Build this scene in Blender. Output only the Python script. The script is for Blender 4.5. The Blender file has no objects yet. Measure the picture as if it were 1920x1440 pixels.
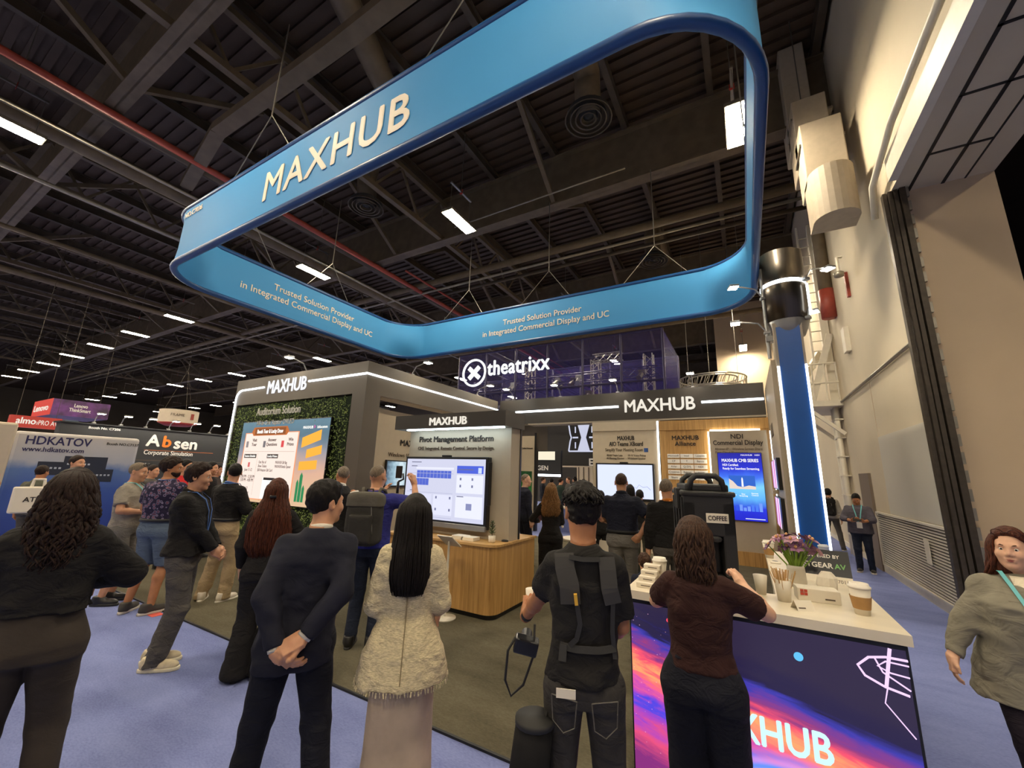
import bpy, bmesh, math, random
import numpy as np
from mathutils import Vector, Matrix
random.seed(7); rng = np.random.default_rng(7)
S = bpy.context.scene
COL = S.collection
PI = math.pi
# ---------------------------------------------------------------- camera
F_PX, CAM_H = 754.9, 1.8
PITCH, ROLL, YAW = 0.218924, -0.0306609, -0.523797
def cam_rows():
    c, s = math.cos, math.sin
    Rz = np.array([[c(YAW), -s(YAW), 0], [s(YAW), c(YAW), 0], [0, 0, 1]])
    Rx = np.array([[1, 0, 0], [0, c(PITCH), s(PITCH)], [0, -s(PITCH), c(PITCH)]])
    Ry = np.array([[c(ROLL), 0, -s(ROLL)], [0, 1, 0], [s(ROLL), 0, c(ROLL)]])
    M = Ry @ Rx @ Rz
    return np.array([M[0], -M[2], M[1]])          # right, down, forward
CM = cam_rows()
cam = bpy.data.cameras.new('camera'); cam_o = bpy.data.objects.new('camera', cam); COL.objects.link(cam_o)
cam.sensor_width = 36.0; cam.lens = F_PX / 1920 * 36.0; cam.clip_start = 0.05; cam.clip_end = 400
mw = Matrix.Identity(4)
for i in range(3):
    mw[i][0] = CM[0][i]; mw[i][1] = -CM[1][i]; mw[i][2] = -CM[2][i]
mw[2][3] = CAM_H
cam_o.matrix_world = mw
S.camera = cam_o
# pixel (1920x1440 frame) -> point on a known plane
def ray(x, y): return CM.T @ np.array([(x - 960) / F_PX, (y - 720) / F_PX, 1.0])
def at_z(x, y, z=0.0):
    d = ray(x, y); t = (z - CAM_H) / d[2]; return Vector((d[0]*t, d[1]*t, z))
def at_y(x, y, Y):
    d = ray(x, y); t = Y / d[1]; return Vector((d[0]*t, Y, CAM_H + d[2]*t))
def at_x(x, y, X):
    d = ray(x, y); t = X / d[0]; return Vector((X, d[1]*t, CAM_H + d[2]*t))
# ---------------------------------------------------------------- world, exposure
W = bpy.data.worlds.new('world'); S.world = W; W.use_nodes = True
W.node_tree.nodes['Background'].inputs[0].default_value = (1.0, 0.86, 0.70, 1)
W.node_tree.nodes['Background'].inputs[1].default_value = 0.16
S.view_settings.view_transform = 'Standard'; S.view_settings.look = 'None'
S.view_settings.exposure = 0.5; S.view_settings.gamma = 1.0; S.view_settings.use_curve_mapping = False
S.cycles.use_denoising = True
S.cycles.max_bounces = 6; S.cycles.diffuse_bounces = 3; S.cycles.glossy_bounces = 3
S.cycles.transmission_bounces = 4; S.cycles.transparent_max_bounces = 12
S.cycles.sample_clamp_indirect = 4.0; S.cycles.sample_clamp_direct = 0.0
HALL_LIGHT = (1.0, 0.86, 0.64)      # warm white of the hall's high bay fixtures
HALL_POWER = 150.0                  # radiance of one fixture's diffuser
# ---------------------------------------------------------------- materials
MATS = {}
def srgb(r, g, b):
    f = lambda c: (c/255/12.92) if c/255 <= 0.04045 else ((c/255+0.055)/1.055)**2.4
    return (f(r), f(g), f(b))
def mat(name, col, rough=0.6, metal=0.0, var=0.0, scale=8.0, bump=0.0, bscale=60.0, stretch=(1,1,1), emit=None, es=0.0,
        spec=0.5, alpha=1.0, col2=None, sheen=0.0, detail=4.0, trans=0.0):
    """procedural principled material: noise-varied colour plus fine noise relief"""
    if name in MATS: return MATS[name]
    m = bpy.data.materials.new(name); m.use_nodes = True; MATS[name] = m
    nt = m.node_tree; N = nt.nodes; L = nt.links; b = N['Principled BSDF']
    b.inputs['Roughness'].default_value = rough; b.inputs['Metallic'].default_value = metal
    b.inputs['Specular IOR Level'].default_value = spec; b.inputs['Alpha'].default_value = alpha
    b.inputs['Transmission Weight'].default_value = trans
    if sheen: b.inputs['Sheen Weight'].default_value = sheen
    b.inputs['Base Color'].default_value = (*col, 1)
    if emit: b.inputs['Emission Color'].default_value = (*emit, 1); b.inputs['Emission Strength'].default_value = es
    if var or bump or col2:
        tc = N.new('ShaderNodeTexCoord'); mp = N.new('ShaderNodeMapping'); mp.inputs['Scale'].default_value = stretch
        L.new(tc.outputs['Object'], mp.inputs['Vector'])
        if var or col2:
            nz = N.new('ShaderNodeTexNoise'); nz.inputs['Scale'].default_value = scale; nz.inputs['Detail'].default_value = detail
            L.new(mp.outputs[0], nz.inputs['Vector'])
            rp = N.new('ShaderNodeValToRGB'); L.new(nz.outputs['Fac'], rp.inputs[0])
            c1 = tuple(max(0, c*(1-var)) for c in col); c2 = col2 or tuple(min(1, c*(1+var)) for c in col)
            rp.color_ramp.elements[0].position = 0.35; rp.color_ramp.elements[1].position = 0.65
            rp.color_ramp.elements[0].color = (*c1, 1); rp.color_ramp.elements[1].color = (*c2, 1)
            L.new(rp.outputs[0], b.inputs['Base Color'])
        if bump:
            n2 = N.new('ShaderNodeTexNoise'); n2.inputs['Scale'].default_value = bscale; n2.inputs['Detail'].default_value = 3
            L.new(mp.outputs[0], n2.inputs['Vector'])
            bp = N.new('ShaderNodeBump'); bp.inputs['Strength'].default_value = bump; bp.inputs['Distance'].default_value = 0.01
            L.new(n2.outputs['Fac'], bp.inputs['Height']); L.new(bp.outputs[0], b.inputs['Normal'])
    return m
def glow(name, col, s):
    return mat(name, (0.02, 0.02, 0.02), 0.5, emit=col, es=s)
def screen(name, col, s=1.0):
    """lit screen or print on a lit screen: emission only, dark glossy when off"""
    return mat(name, (0.01, 0.01, 0.01), 0.35, emit=col, es=s)
def wood(name, c1, c2, axis=2):
    if name in MATS: return MATS[name]
    m = bpy.data.materials.new(name); m.use_nodes = True; MATS[name] = m
    N = m.node_tree.nodes; L = m.node_tree.links; b = N['Principled BSDF']; b.inputs['Roughness'].default_value = 0.45
    tc = N.new('ShaderNodeTexCoord'); mp = N.new('ShaderNodeMapping')
    sc = [14.0, 14.0, 14.0]; sc[axis] = 0.55; mp.inputs['Scale'].default_value = sc
    L.new(tc.outputs['Object'], mp.inputs[0])
    n = N.new('ShaderNodeTexNoise'); n.inputs['Scale'].default_value = 2.2; n.inputs['Detail'].default_value = 6; n.inputs['Roughness'].default_value = 0.65
    L.new(mp.outputs[0], n.inputs['Vector'])
    r = N.new('ShaderNodeValToRGB'); r.color_ramp.elements[0].position = 0.32; r.color_ramp.elements[1].position = 0.7
    r.color_ramp.elements[0].color = (*c1, 1); r.color_ramp.elements[1].color = (*c2, 1)
    L.new(n.outputs['Fac'], r.inputs[0]); L.new(r.outputs[0], b.inputs['Base Color'])
    bp = N.new('ShaderNodeBump'); bp.inputs['Strength'].default_value = 0.08; L.new(n.outputs['Fac'], bp.inputs['Height']); L.new(bp.outputs[0], b.inputs['Normal'])
    return m
# ---------------------------------------------------------------- object helpers
def set_props(o, label=None, cat=None, group=None, kind=None):
    if label: o['label'] = label
    if cat: o['category'] = cat
    if group: o['group'] = group
    if kind: o['kind'] = kind
    return o
def thing(name, label, cat, loc=(0, 0, 0), rz=0.0, group=None):
    o = bpy.data.objects.new(name, None); COL.objects.link(o); o.location = loc; o.rotation_euler = (0, 0, rz)
    o.empty_display_size = 0.1
    return set_props(o, label, cat, group)
def wloc(o):
    v = Vector((0, 0, 0))
    while o is not None: v += o.location; o = o.parent
    return v
class MB:
    """collects shapes (world coordinates unless built with local=True) and links them as ONE mesh object"""
    def __init__(s): s.v = []; s.f = []; s.mi = []; s.cur = 0
    def add(s, vs, fs):
        n = len(s.v); s.v.extend([tuple(p) for p in vs]); s.f.extend([tuple(i+n for i in f) for f in fs]); s.mi.extend([s.cur]*len(fs)); return s
    def box(s, a, b, bev=0.0):
        (x0, y0, z0), (x1, y1, z1) = a, b
        if x0 > x1: x0, x1 = x1, x0
        if y0 > y1: y0, y1 = y1, y0
        if z0 > z1: z0, z1 = z1, z0
        if bev <= 0:
            vs = [(x0,y0,z0),(x1,y0,z0),(x1,y1,z0),(x0,y1,z0),(x0,y0,z1),(x1,y0,z1),(x1,y1,z1),(x0,y1,z1)]
            return s.add(vs, [(0,3,2,1),(4,5,6,7),(0,1,5,4),(1,2,6,5),(2,3,7,6),(3,0,4,7)])
        bm = bmesh.new(); bmesh.ops.create_cube(bm, size=1)
        for v in bm.verts: v.co = Vector(((x0+x1)/2+v.co.x*(x1-x0), (y0+y1)/2+v.co.y*(y1-y0), (z0+z1)/2+v.co.z*(z1-z0)))
        bmesh.ops.bevel(bm, geom=list(bm.edges), offset=bev, segments=2, affect='EDGES', profile=0.5)
        return s.bm(bm)
    def bm(s, bm, M=None):
        bm.verts.index_update(); vs = [(M @ v.co) if M else v.co.copy() for v in bm.verts]; fs = [[v.index for v in f.verts] for f in bm.faces]
        bm.free(); return s.add(vs, fs)
    def obox(s, M, a, b, bev=0.0):
        t = MB(); t.box(a, b, bev); return s.add([M @ Vector(p) for p in t.v], t.f)
    def bar(s, p, q, w, d=None, up=(0, 0, 1)):
        p = Vector(p); q = Vector(q); d = w if d is None else d; z = (q-p); L = z.length
        if L < 1e-6: return s
        z.normalize(); u = Vector(up)
        if abs(z.dot(u)) > 0.99: u = Vector((1, 0, 0))
        x = z.cross(u).normalized(); y = x.cross(z)
        M = Matrix((( x.x, y.x, z.x, p.x), (x.y, y.y, z.y, p.y), (x.z, y.z, z.z, p.z), (0, 0, 0, 1)))
        return s.obox(M, (-w/2, -d/2, 0), (w/2, d/2, L))
    def tube(s, pts, r, n=8, cap=True, closed=False):
        pts = [Vector(p) for p in pts]; m = len(pts); rs = r if hasattr(r, '__len__') else [r]*m
        vs = []; prev = None
        for i, p in enumerate(pts):
            a = pts[i-1] if (i > 0 or closed) else p; b = pts[(i+1) % m] if (i < m-1 or closed) else p
            t = (b-a).normalized()
            if prev is None:
                x = t.cross(Vector((0, 0, 1)));  x = x if x.length > 1e-3 else t.cross(Vector((1, 0, 0))); x.normalize()
            else:
                x = (prev - t*prev.dot(t)); x = x.normalized() if x.length > 1e-6 else prev
            prev = x; y = t.cross(x)
            for k in range(n):
                a_ = 2*PI*k/n; vs.append(p + (x*math.cos(a_)+y*math.sin(a_))*rs[i])
        fs = []
        for i in range(m if closed else m-1):
            j = (i+1) % m
            for k in range(n): fs.append((i*n+k, i*n+(k+1) % n, j*n+(k+1) % n, j*n+k))
        if cap and not closed: fs.append(tuple(range(n-1, -1, -1))); fs.append(tuple((m-1)*n+k for k in range(n)))
        return s.add(vs, fs)
    def lathe(s, prof, c=(0, 0, 0), n=20, cap=True):
        vs = []; fs = []; c = Vector(c)
        for r, z in prof:
            for k in range(n): a = 2*PI*k/n; vs.append(c + Vector((r*math.cos(a), r*math.sin(a), z)))
        for i in range(len(prof)-1):
            for k in range(n): fs.append((i*n+k, i*n+(k+1) % n, (i+1)*n+(k+1) % n, (i+1)*n+k))
        if cap: fs.append(tuple(range(n-1, -1, -1))); fs.append(tuple((len(prof)-1)*n+k for k in range(n)))
        return s.add(vs, fs)
    def prism(s, poly, z0, z1):
        n = len(poly); vs = [(x, y, z0) for x, y in poly] + [(x, y, z1) for x, y in poly]
        fs = [tuple(range(n-1, -1, -1)), tuple(range(n, 2*n))] + [(k, (k+1) % n, n+(k+1) % n, n+k) for k in range(n)]
        return s.add(vs, fs)
    def plate(s, O, u, v, a, b, c, d, t, t0=0.0):
        """slab from (a,b) to (c,d) in the u,v plane at O, from t0 to t0+t along u x v"""
        O = Vector(O); u = Vector(u); v = Vector(v); n = u.cross(v).normalized()
        M = Matrix(((u.x, v.x, n.x, O.x), (u.y, v.y, n.y, O.y), (u.z, v.z, n.z, O.z), (0, 0, 0, 1)))
        return s.obox(M, (a, b, t0), (c, d, t0+t))
    def build(s, name, m=None, parent=None, smooth=False, local=False, label=None, cat=None, group=None, kind=None):
        me = bpy.data.meshes.new(name); o = bpy.data.objects.new(name, me); COL.objects.link(o)
        V = np.array(s.v, dtype=float).reshape(-1, 3)
        if parent is not None:
            o.parent = parent
            if not local: V = V - np.array(wloc(parent))
        elif not local:
            lo, hi = V.min(0), V.max(0); c = np.array([(lo[0]+hi[0])/2, (lo[1]+hi[1])/2, lo[2]]); V = V - c; o.location = c
        me.from_pydata(V.tolist(), [], s.f); me.update()
        for x in (m if isinstance(m, (list, tuple)) else [m]):
            if x: me.materials.append(x)
        if any(s.mi): me.polygons.foreach_set('material_index', s.mi)
        if smooth: me.polygons.foreach_set('use_smooth', [True]*len(me.polygons))
        return set_props(o, label, cat, group, kind)
def copy_tree(o, parent=None):
    c = o.copy(); COL.objects.link(c); c.parent = parent
    for ch in list(o.children): copy_tree(ch, c)
    return c
def text(name, body, size, m, parent, O, u=(1, 0, 0), v=(0, 0, 1), align='CENTER', ext=0.004, bold=0.0, space=1.0, line=1.0, fit=None, label=None, shear=0.0):
    """lettering as real extruded geometry; O is the baseline anchor of the first line"""
    cu = bpy.data.curves.new(name, 'FONT'); cu.body = body; cu.size = size; cu.align_x = align; cu.extrude = ext
    cu.space_character = space; cu.space_line = line; cu.resolution_u = 3; cu.shear = shear
    t = bpy.data.objects.new('tmp_text', cu); COL.objects.link(t)
    dg = bpy.context.evaluated_depsgraph_get(); me0 = t.evaluated_get(dg).to_mesh()
    vs = np.array([p.co[:] for p in me0.vertices]).reshape(-1, 3); fs = [list(p.vertices) for p in me0.polygons]
    t.evaluated_get(dg).to_mesh_clear(); bpy.data.objects.remove(t); bpy.data.curves.remove(cu)
    if fit and len(vs):
        w = vs[:, 0].max()-vs[:, 0].min(); vs[:, 0] *= fit/w
    if bold and len(vs):              # heavier strokes: the outline repeated a stroke-width apart
        k = bold*size; dz_ = 0.0012 if size > 0.1 else 0.0004; n0 = len(vs); base = vs; f0 = fs; vs = np.concatenate([base+np.array(d) for d in ((-k, 0, 0), (k, 0, dz_), (0, -k, 2*dz_), (0, k, 3*dz_))]); fs = [[i+j*n0 for i in f] for j in range(4) for f in f0]
    O = Vector(O); u = Vector(u).normalized(); v = Vector(v).normalized(); n = u.cross(v)
    b = MB(); b.add([O + u*p[0] + v*p[1] + n*(p[2]+ext) for p in vs], fs)
    return b.build(name, m, parent, label=label)
# ================================================================ the hall
def carpet(name, base, dark, light, fiber=900.0):
    if name in MATS: return MATS[name]
    m = bpy.data.materials.new(name); m.use_nodes = True; MATS[name] = m
    N = m.node_tree.nodes; L = m.node_tree.links; b = N['Principled BSDF']; b.inputs['Roughness'].default_value = 0.95
    b.inputs['Specular IOR Level'].default_value = 0.1
    tc = N.new('ShaderNodeTexCoord')
    def nz(sc, st, det, ro=0.6):
        mp = N.new('ShaderNodeMapping'); mp.inputs['Scale'].default_value = st; mp.inputs['Rotation'].default_value = (0, 0, 0.5); L.new(tc.outputs['Object'], mp.inputs[0])
        n = N.new('ShaderNodeTexNoise'); n.inputs['Scale'].default_value = sc; n.inputs['Detail'].default_value = det; n.inputs['Roughness'].default_value = ro
        L.new(mp.outputs[0], n.inputs['Vector']); return n
    a = nz(1.6, (1, 2.6, 1), 7, 0.62); f = nz(fiber, (1, 1, 1), 2); c = nz(40, (1, 2.2, 1), 4)
    r = N.new('ShaderNodeValToRGB'); r.color_ramp.elements[0].position = 0.3; r.color_ramp.elements[1].position = 0.72
    r.color_ramp.elements[0].color = (*dark, 1); r.color_ramp.elements[1].color = (*light, 1)
    e = r.color_ramp.elements.new(0.5); e.color = (*base, 1)
    mx = N.new('ShaderNodeMath'); mx.operation = 'MULTIPLY_ADD'; L.new(c.outputs['Fac'], mx.inputs[0]); mx.inputs[1].default_value = 0.5; 
    m2 = N.new('ShaderNodeMath'); m2.operation = 'MULTIPLY_ADD'; L.new(a.outputs['Fac'], m2.inputs[0]); m2.inputs[1].default_value = 0.5; m2.inputs[2].default_value = 0.0
    L.new(m2.outputs[0], mx.inputs[2]); L.new(mx.outputs[0], r.inputs[0]); L.new(r.outputs[0], b.inputs['Base Color'])
    bp = N.new('ShaderNodeBump'); bp.inputs['Strength'].default_value = 0.5; bp.inputs['Distance'].default_value = 0.004
    L.new(f.outputs['Fac'], bp.inputs['Height']); L.new(bp.outputs[0], b.inputs['Normal'])
    return m
M_BLUE = carpet('blue_carpet', srgb(126, 136, 188), srgb(106, 114, 166), srgb(142, 152, 202))
M_DARK = carpet('grey_brown_carpet', srgb(94, 88, 72), srgb(76, 71, 58), srgb(110, 104, 87))
M_WALL = mat('painted_wall', srgb(206, 193, 168), 0.75, var=0.04, scale=0.7, bump=0.05, bscale=30)
M_WALL2 = mat('painted_wall_warm', srgb(196, 176, 148), 0.7, var=0.03, scale=0.6)
M_TAN = mat('fabric_partition', srgb(204, 180, 148), 0.8, var=0.03, scale=1.2, bump=0.05, bscale=200)
M_STEEL = mat('painted_steel_brown', srgb(104, 90, 70), 0.6, var=0.15, scale=3)
M_STEEL2 = mat('dark_steel', srgb(76, 65, 52), 0.6, var=0.15, scale=3)
M_DECK = mat('roof_deck', srgb(74, 58, 44), 0.7, var=0.12, scale=1.5)
M_GALV = mat('galvanised_conduit', srgb(150, 143, 130), 0.4, metal=0.6, var=0.1)
M_RED = mat('red_sprinkler_pipe', srgb(150, 62, 48), 0.5, var=0.1)
M_BRONZE = mat('dark_bronze_seal', srgb(72, 64, 54), 0.45, metal=0.4, var=0.15, scale=12)
M_WHITE = mat('white_paint', srgb(226, 218, 200), 0.5, var=0.03)
M_BLACK = mat('matte_black', (0.012, 0.012, 0.013), 0.5)
M_RUBBER = mat('black_edge_trim', (0.01, 0.01, 0.01), 0.6)
M_CABLE = mat('steel_cable', srgb(150, 145, 135), 0.35, metal=0.8)

def struct(b, name, m, parent=None):
    return b.build(name, m, parent, kind='structure')
struct(MB().box((-95, -14, -0.2), (16, 48, 0.0)), 'floor', M_BLUE)
fb = struct(MB().box((-11.75, 2.66, 0.0), (0.66, 11.4, 0.012)), 'floor_2', M_DARK)
MB().box((-11.75, 2.645, 0.0), (0.66, 2.665, 0.016)).build('edge_trim', M_RUBBER, fb)
# far walls of the hall
M_HALL = mat('hall_wall_far', srgb(104, 94, 78), 0.8, var=0.08, scale=0.5)
struct(MB().box((-95, 46, 0), (16, 46.3, 13)), 'wall_back', M_HALL)
struct(MB().box((-95.3, -14, 0), (-95, 46, 13)), 'wall_left', M_HALL)
struct(MB().box((15, -14, 0), (15.3, 46, 13)), 'wall_annex', mat('annex_wall', srgb(48, 50, 58), 0.8))
# right wall: solid beyond the operable-partition opening, a deep header above the opening
WX, JY, SZ = 2.41, 8.05, 6.45
wr = struct(MB().box((WX, JY, 0), (3.6, 26, 12.2)), 'wall_right', M_WALL)
wh = struct(MB().box((WX, -14, SZ), (3.6, JY, 12.2)), 'wall_header', M_WALL)
struct(MB().box((WX+0.1, JY-0.02, 0), (3.6, JY, SZ)), 'wall_jamb', M_TAN)
struct(MB().box((-1.0, 26, 0), (3.6, 26.3, 12.2)), 'wall_end', M_WALL2)
struct(MB().box((WX-0.02, JY, 0), (WX, 26, 0.14)), 'baseboard_right', M_WHITE)
# wide soft face of the header with its track grooves and a round guard rail
b = MB()
for x0, x1 in ((2.62, 2.66), (3.02, 3.06), (3.28, 3.30)): b.box((x0, -6, SZ-0.012), (x1, JY, SZ+0.0))
for y0 in (7.15, 6.1, 5.2): b.box((2.62, y0, SZ-0.012), (3.3, y0+0.035, SZ))
b.build('track_groove', M_BLACK, wh)
b = MB().box((2.30, -6, SZ-0.02), (WX, 7.6, SZ+0.36)); b.build('soffit_edge', M_WHITE, wh)
MB().tube([(2.30, JY+0.4, 6.3), (2.26, JY+0.1, 6.75), (2.24, 6.9, 6.95), (2.24, -6, 6.95)], 0.05, 10).build('guard_rail', M_WHITE, wh, smooth=True)
# dark vertical seals of the folded partition
for k, (x, y, w, d) in enumerate(((2.33, 8.0, 0.05, 0.10), (2.39, 7.97, 0.05, 0.12), (2.45, 7.95, 0.05, 0.12), (2.53, 7.93, 0.07, 0.12))):
    MB().box((x-w/2, y-d/2, 0), (x+w/2, y+d/2, SZ)).build('partition_seal', M_BRONZE, wr)
b = MB()
for k in range(26):
    z = 0.15+k*0.245; b.box((2.567, 7.875, z), (2.60, 7.93, z+0.16))
b.build('latch_row', M_GALV, wr)
# panel seams and shallow raised panels on the wall
for y, z0, z1 in ((10.9, 1.25, 3.9), (14.2, 0, 12.2)):
    MB().box((WX-0.006, y, z0), (WX, y+0.02, z1)).build('panel_seam', M_WALL2, wr)
MB().box((WX-0.015, 8.2, 1.25), (WX, 10.9, 2.75)).build('wall_panel', mat('pale_panel', srgb(205, 200, 188), 0.45), wr)
MB().tube([(WX-0.04, 8.1, 3.95), (WX-0.04, 13.6, 3.95)], 0.03, 8).build('conduit', M_GALV, wr)
MB().box((WX-0.05, 12.0, 0.0), (WX, 12.9, 2.05)).build('wall_recess', mat('recess_grey', srgb(126, 112, 98), 0.6), wr)
MB().box((WX-0.10, 11.9, 4.9), (WX, 12.2, 5.5)).build('pull_station', M_WHITE, wr)
MB().box((WX-0.06, 11.2, 6.0), (WX, 11.3, 6.6)).build('alarm_strobe', M_RED, wr)
MB().tube([(WX-0.14, 12.9, 6.2), (WX-0.14, 12.9, 12.2)], 0.16, 10).build('riser_pipe', M_STEEL, wr, smooth=True)
MB().tube([(WX-0.14, 12.9, 6.1), (WX-0.14, 12.9, 6.9)], 0.18, 12).build('riser_coupling', M_RED, wr, smooth=True)
MB().tube([(WX-0.1, 11.0, 6.9), (WX-0.2, 11.0, 6.9), (WX-0.2, 11.0, 6.55)], 0.03, 8).build('camera_bracket', M_WHITE, wr)
MB().lathe([(0.02, 0), (0.09, 0.03), (0.10, 0.12), (0.04, 0.16)], (WX-0.2, 11.0, 6.4), 12).build('security_camera', M_GALV, wr, smooth=True)
# louvred vent at the foot of the right wall
vent = thing('louver_vent', 'long white louvred wall vent low on the beige hall wall', 'vent', (WX, 10.0, 0.15))
MB().box((WX-0.012, 8.18, 0.15), (WX-0.002, 11.9, 1.24)).build('backing', M_BRONZE, vent)
fr = MB(); fr.box((WX-0.05, 8.18, 1.2), (WX, 11.9, 1.24)); fr.box((WX-0.05, 8.18, 0.15), (WX, 11.9, 0.18)); fr.box((WX-0.05, 8.18, 0.15), (WX, 8.22, 1.24)); fr.box((WX-0.05, 11.86, 0.15), (WX, 11.9, 1.24))
fr.build('frame', M_WHITE, vent)
sl = None
for k in range(22):
    z = 0.2 + k*0.0455
    if sl is None:
        q = MB(); y0, y1 = 8.22, 11.86
        q.box((WX-0.03, y0, z), (WX-0.012, y1, z+0.022))
        sl = q.build('slat', M_WHITE, vent)
    else:
        c = sl.copy(); COL.objects.link(c); c.location.z += k*0.0455
MB().box((WX-0.058, 8.95, 0.62), (WX-0.05, 9.15, 0.98)).build('notice', M_WHITE, vent, label='plain white notice sheet')
# white pipe cluster and stair landing on the right wall
ld = thing('stair_landing', 'white steel stair landing with railings high on the hall wall', 'stair', (2.0, 14.4, 0))
MB().box((1.25, 13.6, 3.85), (WX, 15.6, 4.0)).build('deck', M_WHITE, ld)
for y in (13.65, 14.6, 15.55): MB().tube([(1.28, y, 4.0), (1.28, y, 5.05)], 0.03, 6).build('rail_post', M_WHITE, ld)
for x in (1.55, 1.82, 2.1, 2.36): MB().tube([(x, 13.65, 4.0), (x, 13.65, 5.05)], 0.022, 6).build('baluster', M_WHITE, ld)
for z in (4.5, 5.05):
    MB().tube([(2.38, 13.65, z), (1.28, 13.65, z), (1.28, 15.55, z)], 0.028, 6).build('rail', M_WHITE, ld)
MB().bar((1.75, 13.7, 4.0), (2.35, 13.7, 5.9), 0.07, 0.16).build('stringer', M_WHITE, ld)
MB().bar((1.3, 14.2, 4.1), (2.3, 15.3, 5.8), 0.07, 0.2).build('stringer', M_WHITE, ld)
for y in (13.75, 15.3): MB().bar((2.38, y, 3.1), (1.6, y, 3.85), 0.09, 0.09).build('bracket', M_WHITE, ld)
MB().box((2.2, 13.9, 4.0), (2.38, 14.1, 9.5)).build('ladder_stile', M_WHITE, ld)
for k in range(14):
    MB().tube([(1.95, 13.95, 5.2+k*0.3), (2.3, 13.95, 5.2+k*0.3)], 0.015, 6).build('rung', M_WHITE, ld)
MB().box((1.92, 13.92, 5.0), (1.97, 13.98, 9.5)).build('ladder_stile', M_WHITE, ld)
for k, (dy, r) in enumerate(((0, 0.06), (0.2, 0.045), (0.38, 0.06))):
    p = MB().tube([(2.28, 13.95+dy, 0), (2.28, 13.95+dy, 3.86)], r, 8); p.build('standpipe', M_WHITE, ld, smooth=True)
for k in range(7):
    z = 0.5+k*0.5; MB().box((2.22, 13.88, z), (WX, 14.4, z+0.03)).build('pipe_clamp', M_WHITE, ld)
# stepped white air duct with a half-round foot hanging by the wall
M_DUCT = mat('white_duct', srgb(186, 172, 150), 0.6, var=0.05)
du = thing('air_duct', 'stepped off-white air duct with half-round foot hung beside the wall', 'duct', (1.85, 9.4, 6.6))
MB().box((1.5, 9.9, 9.3), (2.0, 10.7, 12.1), 0.02).build('duct_section', M_DUCT, du)
MB().box((1.5, 9.2, 8.3), (2.1, 10.1, 9.9), 0.02).build('duct_section', M_DUCT, du)
MB().box((1.5, 8.75, 7.5), (2.18, 9.5, 8.9), 0.02).build('duct_section', M_DUCT, du)
MB().prism([(2.2, 8.7), (2.2, 9.1), (1.5, 9.1), (1.5, 8.7)] + [(1.85-0.35*math.cos(a), 8.7-0.35*math.sin(a)) for a in np.linspace(0.1, PI-0.1, 12)], 6.6, 7.6).build('duct_foot', M_DUCT, du)
for z, y in ((8.42, 8.78), (9.5, 9.28)): MB().box((1.47, y, z), (2.2, y+0.75, z+0.05)).build('flange', M_GALV, du)
for y in (9.3, 10.4): MB().tube([(1.7, y, 9.0), (1.7, y, 12.15)], 0.012, 5).build('hanger_rod', M_CABLE, du)
# ---------------------------------------------------------------- ceiling
CZ = 12.2
ce = struct(MB().box((-95, -14, CZ), (16, 46, CZ+0.3)), 'ceiling', M_DECK)
b = MB()
for k in range(150):
    y = -6+k*0.34; b.box((-70, y, CZ-0.09), (WX+1.2, y+0.17, CZ))
b.build('deck_rib', M_DECK, ce, kind='stuff')
def ibeam_y(x, y0, y1, z0, z1, w):
    q = MB(); q.box((x-w/2, y0, z1-0.03), (x+w/2, y1, z1)); q.box((x-w/2, y0, z0), (x+w/2, y1, z0+0.03)); q.box((x-0.012, y0, z0), (x+0.012, y1, z1)); return q
def ibeam_x(y, x0, x1, z0, z1, w):
    q = MB(); q.box((x0, y-w/2, z1-0.05), (x1, y+w/2, z1)); q.box((x0, y-w/2, z0), (x1, y+w/2, z0+0.06)); q.box((x0, y-0.02, z0), (x1, y+0.02, z1)); return q
jm = None
for k in range(26):
    x = 2.25-k*2.27
    if jm is None: jm = ibeam_y(x, -8, 46, CZ-0.42, CZ-0.09, 0.16).build('joist', M_STEEL2, ce); jx = x
    else:
        c = jm.copy(); COL.objects.link(c); c.location.x += x-jx
GY = [2.1, 10.3, 18.5, 26.7, 34.9]
gm = None
for y in GY:
    if gm is None: gm = ibeam_x(y, -80, WX, 10.05, 11.8, 0.36).build('girder', M_STEEL, ce); gy = y
    else:
        c = gm.copy(); COL.objects.link(c); c.location.y += y-gy
# knee braces from girders to joists, and light trusses along the hall
br = None
for y in GY[:4]:
    for k in range(9):
        x = -4.56-k*6.81
        q = MB(); q.bar((x, y+0.1, 10.15), (x, y+2.6, 11.8), 0.13); q.bar((x, y-0.1, 10.15), (x, y-2.6, 11.8), 0.13)
        if br is None: br = q.build('knee_brace', M_STEEL, ce); b0 = (x, y)
        else:
            c = br.copy(); COL.objects.link(c); c.location.x += x-b0[0]; c.location.y += y-b0[1]
tm = None
for k in range(6):
    x = -9.1-k*9.08
    if tm is None:
        q = MB(); q.bar((x, -6, 10.2), (x, 44, 10.2), 0.16); q.bar((x, -6, 11.6), (x, 44, 11.6), 0.16)
        for j in range(50):
            y = -6+j; q.bar((x, y, 10.2 if j % 2 else 11.6), (x, y+1, 11.6 if j % 2 else 10.2), 0.07)
        tm = q.build('truss', M_STEEL, ce); tx = x
    else:
        c = tm.copy(); COL.objects.link(c); c.location.x += x-tx
for k, (a_, b_) in enumerate(((( -10.5, 3.5, 9.75), (-6.3, 3.55, 9.75)), ((-13.3, 4.0, 9.6), (-10.5, 3.5, 9.75)), ((-6.3, 3.55, 9.75), (-1.0, 3.5, 9.75)))):
    MB().bar(a_, b_, 0.3, 0.22).build('cable_tray', M_STEEL, ce)
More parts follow.
